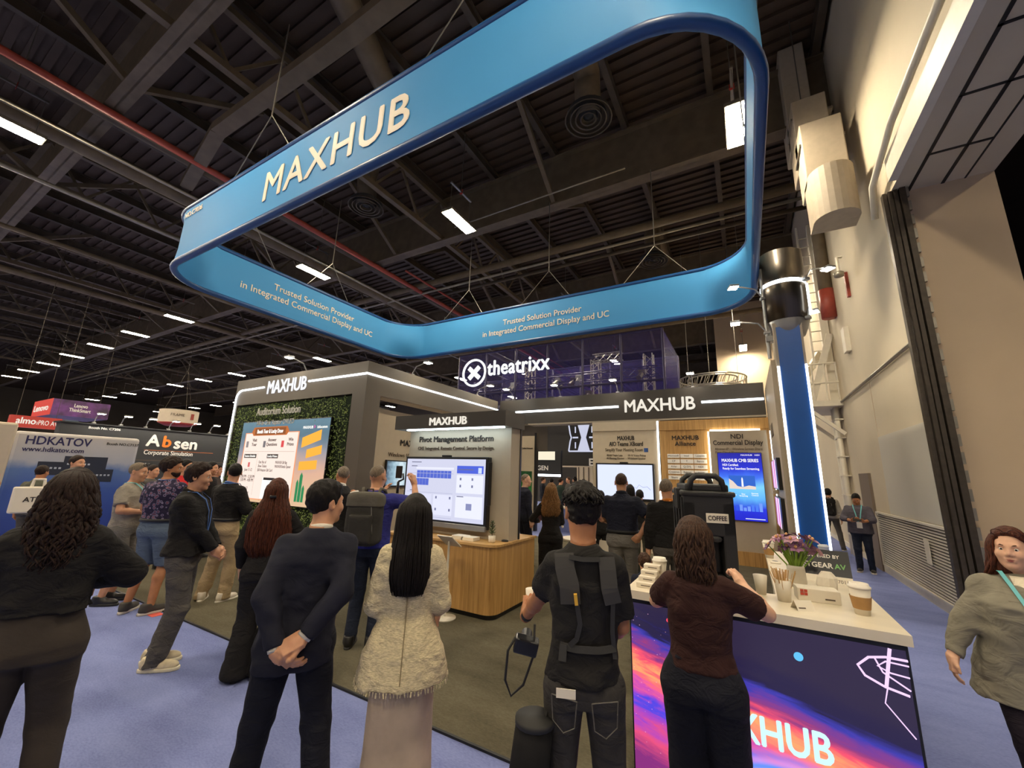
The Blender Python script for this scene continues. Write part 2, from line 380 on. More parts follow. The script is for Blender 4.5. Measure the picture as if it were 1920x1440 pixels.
for pts, r, m, n in (
    ([(-12.0, -6, 9.6), (-12.0, 44, 9.6)], 0.09, M_RED, 'sprinkler_main'),
    ([(-12.6, -6, 9.9), (-12.6, 44, 9.9)], 0.16, M_STEEL2, 'pipe_run'),
    ([(-13.4, -6, 9.4), (-13.4, 44, 9.4)], 0.05, M_GALV, 'pipe_run'),
    ([(-14.2, -6, 9.7), (-14.2, 44, 9.7)], 0.22, M_STEEL, 'pipe_run'),
    ([(-16.5, -6, 9.4), (-16.5, 44, 9.4)], 0.06, M_GALV, 'pipe_run'),
    ([(-21.5, -6, 9.6), (-21.5, 44, 9.6)], 0.09, M_STEEL, 'pipe_run'),
    ([(-26.5, -6, 9.6), (-26.5, 44, 9.6)], 0.14, M_STEEL, 'pipe_run'),
    ([(-60, 12.45, 9.55), (WX, 12.45, 9.55)], 0.05, M_GALV, 'pipe_run'),
    ([(-60, 12.15, 9.75), (WX, 12.15, 9.75)], 0.13, M_STEEL, 'pipe_run'),
    ([(-60, 13.2, 9.7), (WX, 13.2, 9.7)], 0.07, M_STEEL2, 'pipe_run'),
    ([(-60, 20.6, 9.5), (WX, 20.6, 9.5)], 0.12, M_STEEL, 'pipe_run'),
    ([(-60, 28.6, 9.5), (WX, 28.6, 9.5)], 0.12, M_STEEL2, 'pipe_run'),
    ([(-8.0, 9.6, 9.98), (-2.2, 9.6, 10.02)], 0.025, M_GALV, 'pipe_run'),
    ([(-11.2, 10.6, 9.6), (-11.2, 30, 9.6)], 0.045, M_RED, 'sprinkler_branch')):
    MB().tube(pts, r, 8).build(n, m, ce, smooth=True)
# round air diffusers at the ends of drop ducts
for (x, y, z), pts in (((-2.55, 7.62, 10.0), [(-2.55, 7.62, 10.1), (-2.5, 7.4, 11.0), (-2.4, 5.6, 11.5), (-2.4, 2.4, 11.5)]),
                       ((-9.9, 7.44, 10.0), [(-9.9, 7.44, 10.1), (-9.7, 7.2, 10.9), (-7.2, 5.6, 11.3), (-6.2, 3.0, 11.4), (-6.2, 2.4, 11.4)]),
                       ((-2.47, 14.95, 10.0), [(-2.47, 14.95, 10.1), (-2.47, 14.95, 11.4), (-2.47, 17.9, 11.5)])):
    d = thing('air_diffuser', 'round ringed ceiling air diffuser on a brown drop duct', 'diffuser', (x, y, z), group='ceiling air diffusers')
    pl = [Vector(p) for p in pts]; sm = []
    for i in range(len(pl)-1):
        for t in np.linspace(0, 1, 5)[:-1]: sm.append(pl[i].lerp(pl[i+1], t))
    sm.append(pl[-1])
    MB().tube(sm, 0.3, 14).build('drop_duct', M_STEEL, d, smooth=True)
    for r0 in (0.52, 0.40, 0.28, 0.16):
        MB().lathe([(r0, 0.0), (r0+0.03, -0.05+0.04), (r0-0.07, 0.11), (r0-0.10, 0.11)], (x, y, z-0.02), 24, cap=False).build('ring', M_STEEL2, d, smooth=True)
    MB().lathe([(0.03, 0), (0.08, 0.04), (0.5, 0.13), (0.3, 0.3)], (x, y, z), 20).build('neck', M_BLACK, d, smooth=True)
# ---------------------------------------------------------------- high bay lights (the hall's light)
M_LAMP = glow('high_bay_diffuser', HALL_LIGHT, HALL_POWER)
M_HOUSE = mat('lamp_housing', srgb(120, 112, 98), 0.5, metal=0.3)
proto = None; LZ = 9.0
RX = [7.5, 0.4, -6.77, -13.62] + [-19.1-5.45*k for k in range(11)]
def lamp_at(x, y):
    global proto
    if proto is None:
        proto = thing('high_bay_light', 'lit rectangular high bay lamp hanging from the hall ceiling', 'lamp', (0, 0, 0), group='high bay lamps')
        MB().box((-0.2, -0.62, 0.012), (0.2, 0.62, 0.09), 0.01).build('housing', M_HOUSE, proto, local=True)
        MB().box((-0.17, -0.58, 0.0), (0.17, 0.58, 0.014)).build('diffuser', M_LAMP, proto, local=True)
        q = MB(); q.tube([(0, -0.45, 0.09), (0, -0.45, 1.0)], 0.008, 5); q.tube([(0, 0.45, 0.09), (0, 0.45, 1.0)], 0.008, 5); q.box((-0.03, -0.5, 1.0), (0.03, 0.5, 1.04)); q.tube([(0, 0, 1.0), (0, 0, 3.17)], 0.01, 5)
        q.build('hanger', M_CABLE, proto, local=True)
        MB().box((-0.05, -0.004, 0.95), (0.05, 0.004, 1.1)).build('tag', mat('red_tag', srgb(190, 60, 48), 0.6), proto, local=True)
        o = proto
    else: o = copy_tree(proto)
    o.location = (x, y, LZ)
for y in (-7.4, 0.79): 
    for x in RX[:9]: lamp_at(x, y)
for x in RX[1:12]: lamp_at(x, 8.32)
for x in RX[1:]: lamp_at(x, 16.5)
for x in RX[1:]: lamp_at(x, 24.9)
for x in RX[4:13]: lamp_at(x, 33.2)
# ================================================================ the booth
M_TAUPE = mat('taupe_laminate', srgb(110, 101, 89), 0.4, var=0.03, scale=2)
M_TAUPE_L = mat('light_taupe_panel', srgb(176, 162, 140), 0.55, var=0.02)
M_CREAM = mat('cream_panel', srgb(206, 190, 164), 0.6, var=0.02)
M_CHAR = mat('charcoal_laminate', srgb(72, 66, 59), 0.35, var=0.04, scale=2)
M_LED = glow('cool_led_strip', (0.86, 0.93, 1.0), 3.5)
M_LEDW = glow('warm_led_strip', (1.0, 0.92, 0.72), 4.0)
M_LET = glow('lit_letter', (1.0, 0.93, 0.80), 0.62)
M_LETH = glow('halo_letter', (0.92, 0.94, 1.0), 0.72)
M_INK = mat('dark_print', srgb(40, 34, 30), 0.6)
M_INK2 = mat('brown_print', srgb(92, 78, 64), 0.6)
M_PRINTW = mat('white_print', srgb(238, 234, 224), 0.6)
M_OAK = wood('oak_laminate', srgb(158, 116, 62), srgb(204, 160, 98))
M_BLUEP = mat('blue_pillar', srgb(24, 84, 160), 0.3, var=0.02)
M_CHROME = mat('dark_brushed_metal', srgb(92, 84, 74), 0.28, metal=0.85, var=0.25, scale=6, stretch=(1, 1, 0.02))
M_BEZEL = mat('black_bezel', (0.012, 0.012, 0.014), 0.3)
M_SILVER = mat('silver_plastic', srgb(150, 148, 144), 0.35, metal=0.5)
ux, uz = (1, 0, 0), (0, 0, 1)
# ---- auditorium pod: hedge front wall at Y=5.5, deep side fascia along X=-6.62
PX0, PX1, PY, PT = -11.67, -6.62, 5.5, 4.0
pod = thing('exhibition_pod', 'tall taupe booth pod with lit strip, hedge front and large poster screen', 'booth', (-9.1, 5.7, 0))
b = MB(); b.box((PX0, PY, 3.33), (PX1, PY+0.4, PT)); b.box((PX0, PY, 0.012), (PX0+0.16, PY+0.4, 3.33)); b.box((-7.02, PY, 0.012), (PX1, PY+0.4, 3.33)); b.box((PX0+0.16, PY+0.16, 0.012), (-7.02, PY+0.4, 3.33))
b.build('front_wall', M_TAUPE, pod)
MB().box((PX1-0.35, PY+0.4, 3.33), (PX1, 10.62, PT)).build('side_fascia', M_TAUPE, pod)
MB().box((PX0, PY+0.4, 3.4), (PX0+0.3, 10.62, PT)).build('side_fascia', M_TAUPE, pod)
MB().box((PX1-0.37, PY+0.42, 3.315), (PX1-0.02, 10.6, 3.33)).build('soffit_strip', M_CREAM, pod)
MB().box((-7.12, 6.05, 0.012), (-7.0, 10.62, 3.13)).build('inner_wall', M_CREAM, pod)
MB().box((PX0, 10.3, 0.012), (-7.12, 10.42, 3.4)).build('rear_wall', M_TAUPE, pod)
# LED line
q = MB(); t = 0.021; y = PY-0.012
q.tube([(-11.6, y, 0.3), (-11.6, y, 3.5)] + [(-11.35-0.25*math.cos(a), y, 3.5+0.22*math.sin(a)) for a in np.linspace(0, PI/2, 7)] + [(-10.35, y, 3.73)], t, 6)
q.build('led_strip', M_LED, pod)
MB().tube([(-8.55, y, 3.73), (-6.62, y, 3.73)], t, 6).build('led_strip', M_LED, pod)
MB().tube([(PX1+0.008, y, 3.73), (PX1+0.008, 10.6, 3.73)], t, 6).build('led_strip', M_LED, pod)
text('lettering', 'MAXHUB', 0.46, M_LETH, pod, (-9.42, PY-0.002, 3.55), ux, uz, bold=0.014, ext=0.008, fit=1.55)
# hedge: mottled dark green backing plus thousands of leaves
hedge = MB().box((-11.5, PY+0.05, 0.012), (-7.03, PY+0.16, 3.3)).build('hedge_panel', mat('hedge_backing', srgb(34, 50, 24), 0.9, var=0.3, scale=20), pod)
M_LEAF = mat('hedge_leaf', srgb(116, 146, 64), 0.5, var=0.5, scale=9, col2=srgb(176, 200, 108))
lf = MB()
for k in range(9500):
    x = random.uniform(-11.5, -7.05); z = random.uniform(0.03, 3.28)
    if -10.8 < x < -7.6 and 1.1 < z < 2.75: continue
    if z > 3.12 and x > -7.2: continue
    dep = random.uniform(0.0, 0.1); L_ = random.uniform(0.035, 0.06); w_ = L_*random.uniform(0.4, 0.6)
    yaw = random.uniform(0, 2*PI); d = Vector((math.cos(yaw), random.uniform(-0.9, 0.1), math.sin(yaw))).normalized()
    sd = d.cross(Vector((random.uniform(-.5, .5), -1, random.uniform(-.5, .5)))).normalized(); p = Vector((x, PY+0.05-dep, z)); mid = p+d*L_*0.5+Vector((0, -0.006, 0))
    lf.add([p, mid+sd*w_/2, p+d*L_, mid-sd*w_/2], [(0, 1, 2), (0, 2, 3)])
lf.build('hedge_leaves', M_LEAF, hedge, kind='stuff')
text('lettering', 'Auditorium Solution', 0.26, M_PRINTW, pod, (-9.45, PY-0.09, 3.0), ux, uz, bold=0.012, fit=1.75)
text('lettering', 'All-in-One Raptor DVLED', 0.16, M_PRINTW, pod, (-9.5, PY-0.09, 2.76), ux, uz, bold=0.008, fit=1.5)
# poster screen
SX0, SX1, SZ0, SZ1 = -10.9, -7.52, 0.99, 2.84
ps = thing('led_wall', 'large lit poster screen on the hedge wall', 'screen', (-9.2, PY-0.03, SZ0))
MB().box((SX0-0.02, PY-0.06, SZ0-0.02), (SX1+0.02, PY+0.02, SZ1+0.02), 0.01).build('cabinet', M_BEZEL, ps)
yy = PY-0.064
def flat(n, x0, z0, x1, z1, col, s=1.0, y=None, parent=None, poly=None):
    y = yy if y is None else y
    q = MB()
    if poly: q.add([(x, y, z) for x, z in poly] , [tuple(range(len(poly)))])
    else: q.add([(x0, y, z0), (x1, y, z0), (x1, y, z1), (x0, y, z1)], [(0, 1, 2, 3)])
    return q.build(n, screen('scr_%d_%d_%d_%d' % (*col, int(s*100)), srgb(*col), s), parent or ps)
def ramp_screen(name, stops, axis, lo, hi, s=1.0, noise=0.0, nscale=3.0):
    """lit picture: a vertical or horizontal colour ramp with cloudy variation, in the screen's own coordinates"""
    if name in MATS: return MATS[name]
    m = bpy.data.materials.new(name); m.use_nodes = True; MATS[name] = m
    N = m.node_tree.nodes; L = m.node_tree.links; b = N['Principled BSDF']; b.inputs['Base Color'].default_value = (0.01, 0.01, 0.01, 1); b.inputs['Roughness'].default_value = 0.35
    tc = N.new('ShaderNodeTexCoord'); sp = N.new('ShaderNodeSeparateXYZ'); L.new(tc.outputs['Generated'], sp.inputs[0])
    nz = N.new('ShaderNodeTexNoise'); nz.inputs['Scale'].default_value = nscale; nz.inputs['Detail'].default_value = 5; L.new(tc.outputs['Generated'], nz.inputs['Vector'])
    ma = N.new('ShaderNodeMath'); ma.operation = 'MULTIPLY_ADD'; L.new(nz.outputs['Fac'], ma.inputs[0]); ma.inputs[1].default_value = noise; L.new(sp.outputs[axis], ma.inputs[2])
    mb = N.new('ShaderNodeMath'); mb.operation = 'SUBTRACT'; L.new(ma.outputs[0], mb.inputs[0]); mb.inputs[1].default_value = noise*0.5
    r = N.new('ShaderNodeValToRGB'); L.new(mb.outputs[0], r.inputs[0]); e = r.color_ramp.elements
    e[0].position = stops[0][0]; e[0].color = (*srgb(*stops[0][1]), 1); e[1].position = stops[-1][0]; e[1].color = (*srgb(*stops[-1][1]), 1)
    for p, c in stops[1:-1]: k = e.new(p); k.color = (*srgb(*c), 1)
    L.new(r.outputs[0], b.inputs['Emission Color']); b.inputs['Emission Strength'].default_value = s
    return m
q = MB().add([(SX0, yy+0.002, SZ0), (SX1, yy+0.002, SZ0), (SX1, yy+0.002, SZ1), (SX0, yy+0.002, SZ1)], [(0, 1, 2, 3)])
q.build('poster_sky', ramp_screen('poster_sky_mat', [(0.0, (226, 190, 150)), (0.35, (222, 176, 150)), (0.6, (150, 150, 160)), (0.8, (84, 116, 134)), (1.0, (96, 132, 150))], 2, 0, 1, 0.75, 0.35, 3), ps)
def sx(f): return SX0+(SX1-SX0)*f
def sz(f): return SZ0+(SZ1-SZ0)*f
flat('poster_card', sx(0.055), sz(0.03), sx(0.70), sz(0.86), (240, 150, 100), 0.8, yy-0.001)
flat('poster_card', sx(0.065), sz(0.04), sx(0.69), sz(0.85), (248, 226, 214), 0.8, yy-0.002)
flat('poster_banner', 0, 0, 0, 0, (196, 106, 44), 0.7, yy-0.003, poly=[(sx(0.16), sz(0.82)), (sx(0.56), sz(0.82)), (sx(0.585), sz(0.87)), (sx(0.56), sz(0.93)), (sx(0.16), sz(0.93)), (sx(0.135), sz(0.87))])
flat('poster_banner', sx(0.175), sz(0.832), sx(0.545), sz(0.918), (142, 76, 30), 0.7, yy-0.004)
SW = screen('scr_white', srgb(250, 246, 238), 0.9); SK = screen('scr_dark', srgb(60, 44, 36), 0.6)
text('poster_text', 'Booth Tour & Lucky Draw', 0.13, SW, ps, (sx(0.36), yy-0.005, sz(0.85)), ux, uz, ext=0.001, bold=0.02, fit=1.05)
for cx, a_, b_, ic in ((0.16, 'Visit', 'Tour', (150, 140, 140)), (0.375, 'Answer', 'Questions', (120, 116, 120)), (0.59, 'Win', 'Prizes', (226, 70, 76))):
    text('poster_text', a_+'\n'+b_, 0.105, SK, ps, (sx(cx+0.03), yy-0.004, sz(0.745)), ux, uz, ext=0.001, bold=0.01)
    q_ = MB().lathe([(0.02, -0.001), (0.055, 0.0), (0.055, 0.1), (0.03, 0.14)], (sx(cx-0.06), yy+0.05, sz(0.67)), 10); flat('poster_icon', sx(cx-0.075), sz(0.67), sx(cx-0.045), sz(0.75), ic, 0.7, yy-0.004)
flat('poster_rule', sx(0.08), sz(0.615), sx(0.675), sz(0.62), (214, 186, 170), 0.7, yy-0.004)
flat('poster_rule', sx(0.255), sz(0.08), sx(0.258), sz(0.6), (214, 186, 170), 0.7, yy-0.004)
for c0, c1, tx in ((0.085, 0.24, 'Session Schedule'), (0.37, 0.5, 'Lucky Prizes')):
    flat('poster_pill', sx(c0), sz(0.535), sx(c1), sz(0.585), (64, 56, 52), 0.6, yy-0.004)
    text('poster_text', tx, 0.07, SW, ps, (sx((c0+c1)/2), yy-0.006, sz(0.548)), ux, uz, ext=0.001, bold=0.01, fit=(c1-c0)*2.9)
flat('poster_icon', sx(0.15), sz(0.42), sx(0.175), sz(0.48), (222, 110, 110), 0.7, yy-0.004)
text('poster_text', 'June 11-12\n\n12:00 PM - 12:30 PM\n3:30 PM - 4:00 PM', 0.1, SK, ps, (sx(0.165), yy-0.004, sz(0.37)), ux, uz, ext=0.001, line=0.8, fit=0.62)
text('poster_text', 'June 13', 0.1, SK, ps, (sx(0.15), yy-0.004, sz(0.14)), ux, uz, ext=0.001)
text('poster_text', '12:30 PM', 0.09, SK, ps, (sx(0.165), yy-0.004, sz(0.085)), ux, uz, ext=0.001)
text('poster_text', 'The Wizard of Oz\nat Sphere Ticket\n$50 Amazon Gift Card'.replace('The Wizard of Oz\nat Sphere Ticket', 'One Pair of\nShow Tickets'), 0.09, SK, ps, (sx(0.28), yy-0.004, sz(0.47)), ux, uz, align='LEFT', ext=0.001, fit=0.6)
text('poster_text', 'MAXHUB Gift Bag\nMAXHUB Bottle Opener', 0.09, SK, ps, (sx(0.48), yy-0.004, sz(0.47)), ux, uz, align='LEFT', ext=0.001, fit=0.6)
flat('poster_phone', sx(0.36), sz(0.05), sx(0.58), sz(0.3), (252, 248, 244), 0.85, yy-0.004)
flat('poster_phone', sx(0.37), sz(0.27), sx(0.5), sz(0.3), (52, 46, 46), 0.5, yy-0.005)
text('poster_text', 'MAXHUB', 0.085, SW, ps, (sx(0.785), yy-0.004, sz(0.885)), ux, uz, ext=0.001, bold=0.015)
text('poster_text', 'Infocomm', 0.085, SW, ps, (sx(0.93), yy-0.004, sz(0.885)), ux, uz, ext=0.001, bold=0.015, fit=0.33)
flat('poster_icon', 0, 0, 0, 0, (180, 90, 150), 0.8, yy-0.004, poly=[(sx(0.845), sz(0.88)), (sx(0.865), sz(0.905)), (sx(0.845), sz(0.93))])
# plain stand-in for the show artwork: tilted amber bars over a sunset and green towers
for k, (c0, c1, z0_, dz_, h_) in enumerate(((0.74, 0.93, 0.66, 0.09, 0.12), (0.80, 0.95, 0.54, 0.05, 0.10), (0.74, 0.92, 0.40, 0.02, 0.10))):
    flat('poster_bar', 0, 0, 0, 0, (244, 170, 56), 0.85, yy-0.004, poly=[(sx(c0), sz(z0_)), (sx(c1), sz(z0_+dz_)), (sx(c1), sz(z0_+dz_+h_)), (sx(c0), sz(z0_+h_))])
for c0, c1, h_ in ((0.74, 0.765, 0.26), (0.77, 0.80, 0.34), (0.805, 0.83, 0.2)):
    flat('poster_tower', 0, 0, 0, 0, (44, 140, 86), 0.7, yy-0.004, poly=[(sx(c0), sz(0.05)), (sx(c1), sz(0.05)), (sx(c1), sz(h_)), (sx((c0+c1)/2), sz(h_+0.04)), (sx(c0), sz(h_))])
# inner wall print and tablet screen
uy = (0, 1, 0)
text('lettering', 'MAXHUB', 0.2, M_INK, pod, (-6.99, 6.95, 2.36), uy, uz, align='LEFT', bold=0.012)
text('lettering', 'Windows 10/11', 0.13, M_INK2, pod, (-6.99, 6.62, 2.1), uy, uz, align='LEFT')
tb = thing('wall_display', 'tablet-sized lit display on the cream inner wall of the pod', 'screen', (-6.97, 6.95, 1.42))
MB().box((-7.0, 6.55, 1.42), (-6.95, 7.35, 2.02), 0.008).build('housing', M_BEZEL, tb)
q = MB().add([(-6.947, 6.58, 1.46), (-6.947, 7.32, 1.46), (-6.947, 7.32, 1.99), (-6.947, 6.58, 1.99)], [(0, 1, 2, 3)]).build('picture', ramp_screen('tablet_pic', [(0.0, (70, 92, 110)), (0.3, (150, 180, 196)), (0.6, (206, 224, 232)), (1.0, (110, 140, 158))], 1, 0, 1, 0.8, 0.6, 6), tb)
# ---- arm spotlights clipped along fascias: build one, copy
SPOT = None
def arm_spot(x, y, z, rz, label, power=8.0):
    global SPOT
    if SPOT is None:
        SPOT = thing('arm_spotlight', label, 'lamp', (0, 0, 0), group='arm spotlights')
        MB().box((-0.04, -0.05, 0.0), (0.04, 0.05, 0.05), 0.008).build('clamp', M_SILVER, SPOT, local=True)
        MB().tube([(0, 0, 0.04), (0, -0.12, 0.22), (0, -0.45, 0.30)], 0.014, 6).build('arm', M_SILVER, SPOT, local=True)
        MB().box((-0.09, -0.56, 0.27), (0.09, -0.40, 0.31), 0.012).build('head', M_SILVER, SPOT, local=True)
        MB().box((-0.075, -0.55, 0.262), (0.075, -0.41, 0.272)).build('lens', glow('spot_lens', (1.0, 0.93, 0.78), 60.0), SPOT, local=True)
        o = SPOT
    else: o = copy_tree(SPOT)
    o.location = (x, y, z); o.rotation_euler = (0, 0, rz); o['label'] = label
    return o
arm_spot(-6.75, 6.9, PT, PI/2, 'silver arm spotlight clamped to the pod side fascia')
arm_spot(-6.75, 9.6, PT, PI/2, 'silver arm spotlight clamped to the pod side fascia')
arm_spot(-9.0, 5.7, PT, 0, 'silver arm spotlight on top of the hedge-front wall')
# ---- back run of the booth: fascia, panels, oak wall
BY = 10.76
bk = thing('back_fascia', 'charcoal booth fascia beam with lit MAXHUB letters and light lines', 'booth', (-3.0, BY, 3.28))
MB().box((-6.62, BY-0.02, 3.28), (0.5, BY+0.4, 4.04)).build('beam', M_CHAR, bk)
MB().box((-5.6, BY-0.03, 3.24), (0.5, BY+0.38, 3.28)).build('lower_trim', M_TAUPE_L, bk)
MB().tube([(-6.03, BY-0.03, 3.65), (-2.86, BY-0.03, 3.65)], 0.03, 6).build('led_strip', M_LED, bk)
MB().tube([(-0.82, BY-0.03, 3.65), (0.48, BY-0.03, 3.65)], 0.03, 6).build('led_strip', M_LED, bk)
text('lettering', 'MAXHUB', 0.46, M_LET, bk, (-1.84, BY-0.022, 3.49), ux, uz, bold=0.018, ext=0.010, fit=1.72)
for x in (-6.2, -4.6, -2.9, -1.0): arm_spot(x, BY+0.1, 4.04, 0, 'arm spotlight standing along the back fascia beam')
xp = thing('meeting_board_wall', 'cream booth wall panel titled AIO Teams XBoard behind the crowd', 'booth', (-2.75, BY, 0))
MB().box((-3.6, BY, 0.012), (-1.9, BY+0.15, 3.24)).build('panel', M_CREAM, xp)
MB().box((-3.6, BY-0.03, 3.0), (-1.9, BY, 3.24)).build('head_trim', M_CREAM, xp)
text('lettering', 'MAXHUB', 0.16, M_INK, xp, (-2.7, BY-0.002, 2.75), ux, uz, bold=0.014, fit=0.44)
text('lettering', 'AIO Teams XBoard', 0.16, M_INK, xp, (-2.7, BY-0.002, 2.6), ux, uz, bold=0.014, fit=0.88)
text('lettering', 'Simplify Your Meeting Room', 0.12, M_INK2, xp, (-2.76, BY-0.002, 2.46), ux, uz, fit=0.98)
MB().box((-2.24, BY-0.006, 2.44), (-2.14, BY, 2.54)).build('logo_mark', mat('blue_mark', srgb(44, 84, 150), 0.5), xp)
text('lettering', '4K/60 Triple Lens\nAI Meeting Minutes', 0.075, M_INK2, xp, (-3.22, BY-0.002, 2.33), ux, uz, align='LEFT', fit=0.46)
text('lettering', '10-16 Voice Pickup\nWideband Speaker', 0.075, M_INK2, xp, (-2.66, BY-0.002, 2.33), ux, uz, align='LEFT', fit=0.46)
MB().box((-1.9, BY-0.02, 0.3), (-1.86, BY, 3.22)).build('led_strip', M_LED, xp)
def display(name, label, x0, z0, x1, z1, y, bez=0.03, t=0.09):
    d = thing(name, label, 'screen', ((x0+x1)/2, y, z0))
    MB().box((x0, y-t, z0), (x1, y, z1), 0.012).build('housing', M_BEZEL, d)
    return d
xb = display('flat_panel', 'wide lit flat panel showing a pale blue line chart on the cream wall', -3.5, 1.22, -2.0, 2.15, BY)
y2 = BY-0.094
MB().add([(-3.45, y2, 1.28), (-2.04, y2, 1.28), (-2.04, y2, 2.11), (-3.45, y2, 2.11)], [(0, 1, 2, 3)]).build('picture', screen('pale_blue_pic', srgb(206, 214, 244), 0.9), xb)
MB().tube([(-2.6, y2-0.002, 1.5), (-2.5, y2-0.002, 1.56), (-2.44, y2-0.002, 1.53), (-2.38, y2-0.002, 1.62), (-2.28, y2-0.002, 1.56), (-2.18, y2-0.002, 1.58), (-2.1, y2-0.002, 1.5)], 0.006, 4).build('chart_line', screen('chart_line', srgb(150, 160, 210), 0.7), xb)
MB().box((-2.85, BY-0.1, 2.15), (-2.65, BY-0.02, 2.18)).build('webcam', M_BEZEL, xb)
# oak wall with partner plates
ow = thing('oak_wall', 'oak booth wall titled MAXHUB Alliance with rows of partner plates', 'booth', (-0.7, BY, 0))
MB().box((-1.84, BY, 0.012), (0.52, BY+0.15, 3.22)).build('panel', M_OAK, ow)
MB().box((-1.84, BY-0.03, 2.98), (0.52, BY, 3.22)).build('head_trim', M_OAK, ow)
text('lettering', 'MAXHUB\nAlliance', 0.15, M_INK, ow, (-1.25, BY-0.002, 2.74), ux, uz, bold=0.016, line=0.95)
PLATES = ['Microsoft', 'intel', 'Lenovo', 'CP', 'T', 'Barco', 'AVer', 'Q-SYS', 'NDI', 'Crestron', 'Extron', 'zoom', 'Shure', 'Biamp', 'Kramer']
for i, nm in enumerate(PLATES):
    r, c = divmod(i, 3); x0 = -1.68+c*0.3; z0 = 2.30-r*0.13
    pl = MB().box((x0, BY-0.015, z0), (x0+0.285, BY, z0+0.095), 0.003).build('partner_plate', M_PRINTW, ow)
    text('lettering', nm, 0.065, [M_INK2, M_INK, M_INK2][c], pl, (x0+0.142, BY-0.016, z0+0.03), ux, uz, ext=0.001)
# NDI panel and portrait display
nd = thing('display_plinth', 'light taupe upright panel titled NDI Commercial Display on the oak wall', 'booth', (-0.1, BY-0.12, 0))
MB().box((-0.70, BY-0.12, 0.012), (0.46, BY-0.02, 2.92)).build('panel', M_TAUPE_L, nd)
MB().box((-0.68, BY-0.11, 2.93), (0.34, BY-0.05, 2.96)).build('led_strip', M_LEDW, nd)
MB().box((-0.735, BY-0.09, 0.3), (-0.705, BY-0.03, 2.92)).build('led_strip', M_LEDW, nd)
MB().box((-0.70, BY-0.16, 0.012), (0.46, BY-0.12, 0.3)).build('plinth_foot', M_OAK, nd)
yn = BY-0.122
text('lettering', 'NDI', 0.15, M_INK, nd, (-0.13, yn, 2.74), ux, uz, bold=0.016)
text('lettering', 'Commercial Display', 0.15, M_INK, nd, (-0.13, yn, 2.6), ux, uz, bold=0.016, fit=1.0)
text('lettering', 'All-over-IP    Wireless Screen Share\nPivot Cloud Management', 0.08, M_INK2, nd, (-0.6, yn, 2.48), ux, uz, align='LEFT', fit=0.95)
pd = display('portrait_display', 'tall lit blue display reading MAXHUB CMB SERIES on the taupe panel', -0.56, 0.94, 0.32, 2.42, BY-0.12, t=0.06)
yd = BY-0.184
MB().add([(-0.55, yd, 0.95), (0.31, yd, 0.95), (0.31, yd, 2.41), (-0.55, yd, 2.41)], [(0, 1, 2, 3)]).build('picture', ramp_screen('blue_display_pic', [(0.0, (22, 30, 190)), (0.18, (30, 50, 210)), (0.32, (90, 170, 235)), (0.5, (120, 200, 240)), (0.64, (60, 110, 230)), (0.76, (28, 44, 200)), (1.0, (20, 26, 150))], 2, 0, 1, 0.85, 0.12, 4), pd)
def dtext(tx, size, x, z, fit=None, al='LEFT', m=None):
    text('screen_text', tx, size, m or SW, pd, (x, yd-0.002, z), ux, uz, align=al, ext=0.001, bold=0.012, fit=fit)
dtext('MAXHUB CMB SERIES', 0.1, -0.48, 2.21, 0.72); dtext('NDI Certified.', 0.07, -0.47, 2.12, 0.32); dtext('Ready for Seamless Streaming.', 0.07, -0.47, 2.04, 0.72); dtext('MAXHUB   NDI', 0.04, 0.28, 2.35, 0.36, 'RIGHT')
flat('screen_photo', -0.36, 1.62, 0.15, 1.91, (40, 96, 196), 0.8, yd-0.002, pd)
flat('screen_photo', 0, 0, 0, 0, (226, 208, 196), 0.8, yd-0.003, pd, poly=[(-0.36, 1.62), (0.15, 1.62), (0.15, 1.68), (0.02, 1.7), (-0.1, 1.66), (-0.2, 1.68), (-0.28, 1.78), (-0.36, 1.84)])
flat('screen_photo', 0, 0, 0, 0, (240, 240, 244), 0.8, yd-0.004, pd, poly=[(-0.12, 1.67), (-0.08, 1.67), (-0.085, 1.84), (-0.1, 1.88), (-0.115, 1.84)])
dtext('Plug\nand Play', 0.04, -0.3, 1.52, None, 'CENTER'); dtext('Easy\nStreaming', 0.04, -0.1, 1.5, None, 'CENTER'); dtext('Remote\nControl', 0.04, 0.12, 1.52, None, 'CENTER')
for k in range(9):
    x = -0.42+k*0.075; h = random.uniform(0.05, 0.18); flat('screen_skyline', x, 1.15, x+0.06, 1.15+h, random.choice([(70, 120, 235), (110, 150, 245), (40, 80, 220)]), 0.8, yd-0.002, pd)
flat('screen_rule', -0.1, 0.985, 0.27, 1.0, (226, 236, 250), 0.9, yd-0.002, pd)
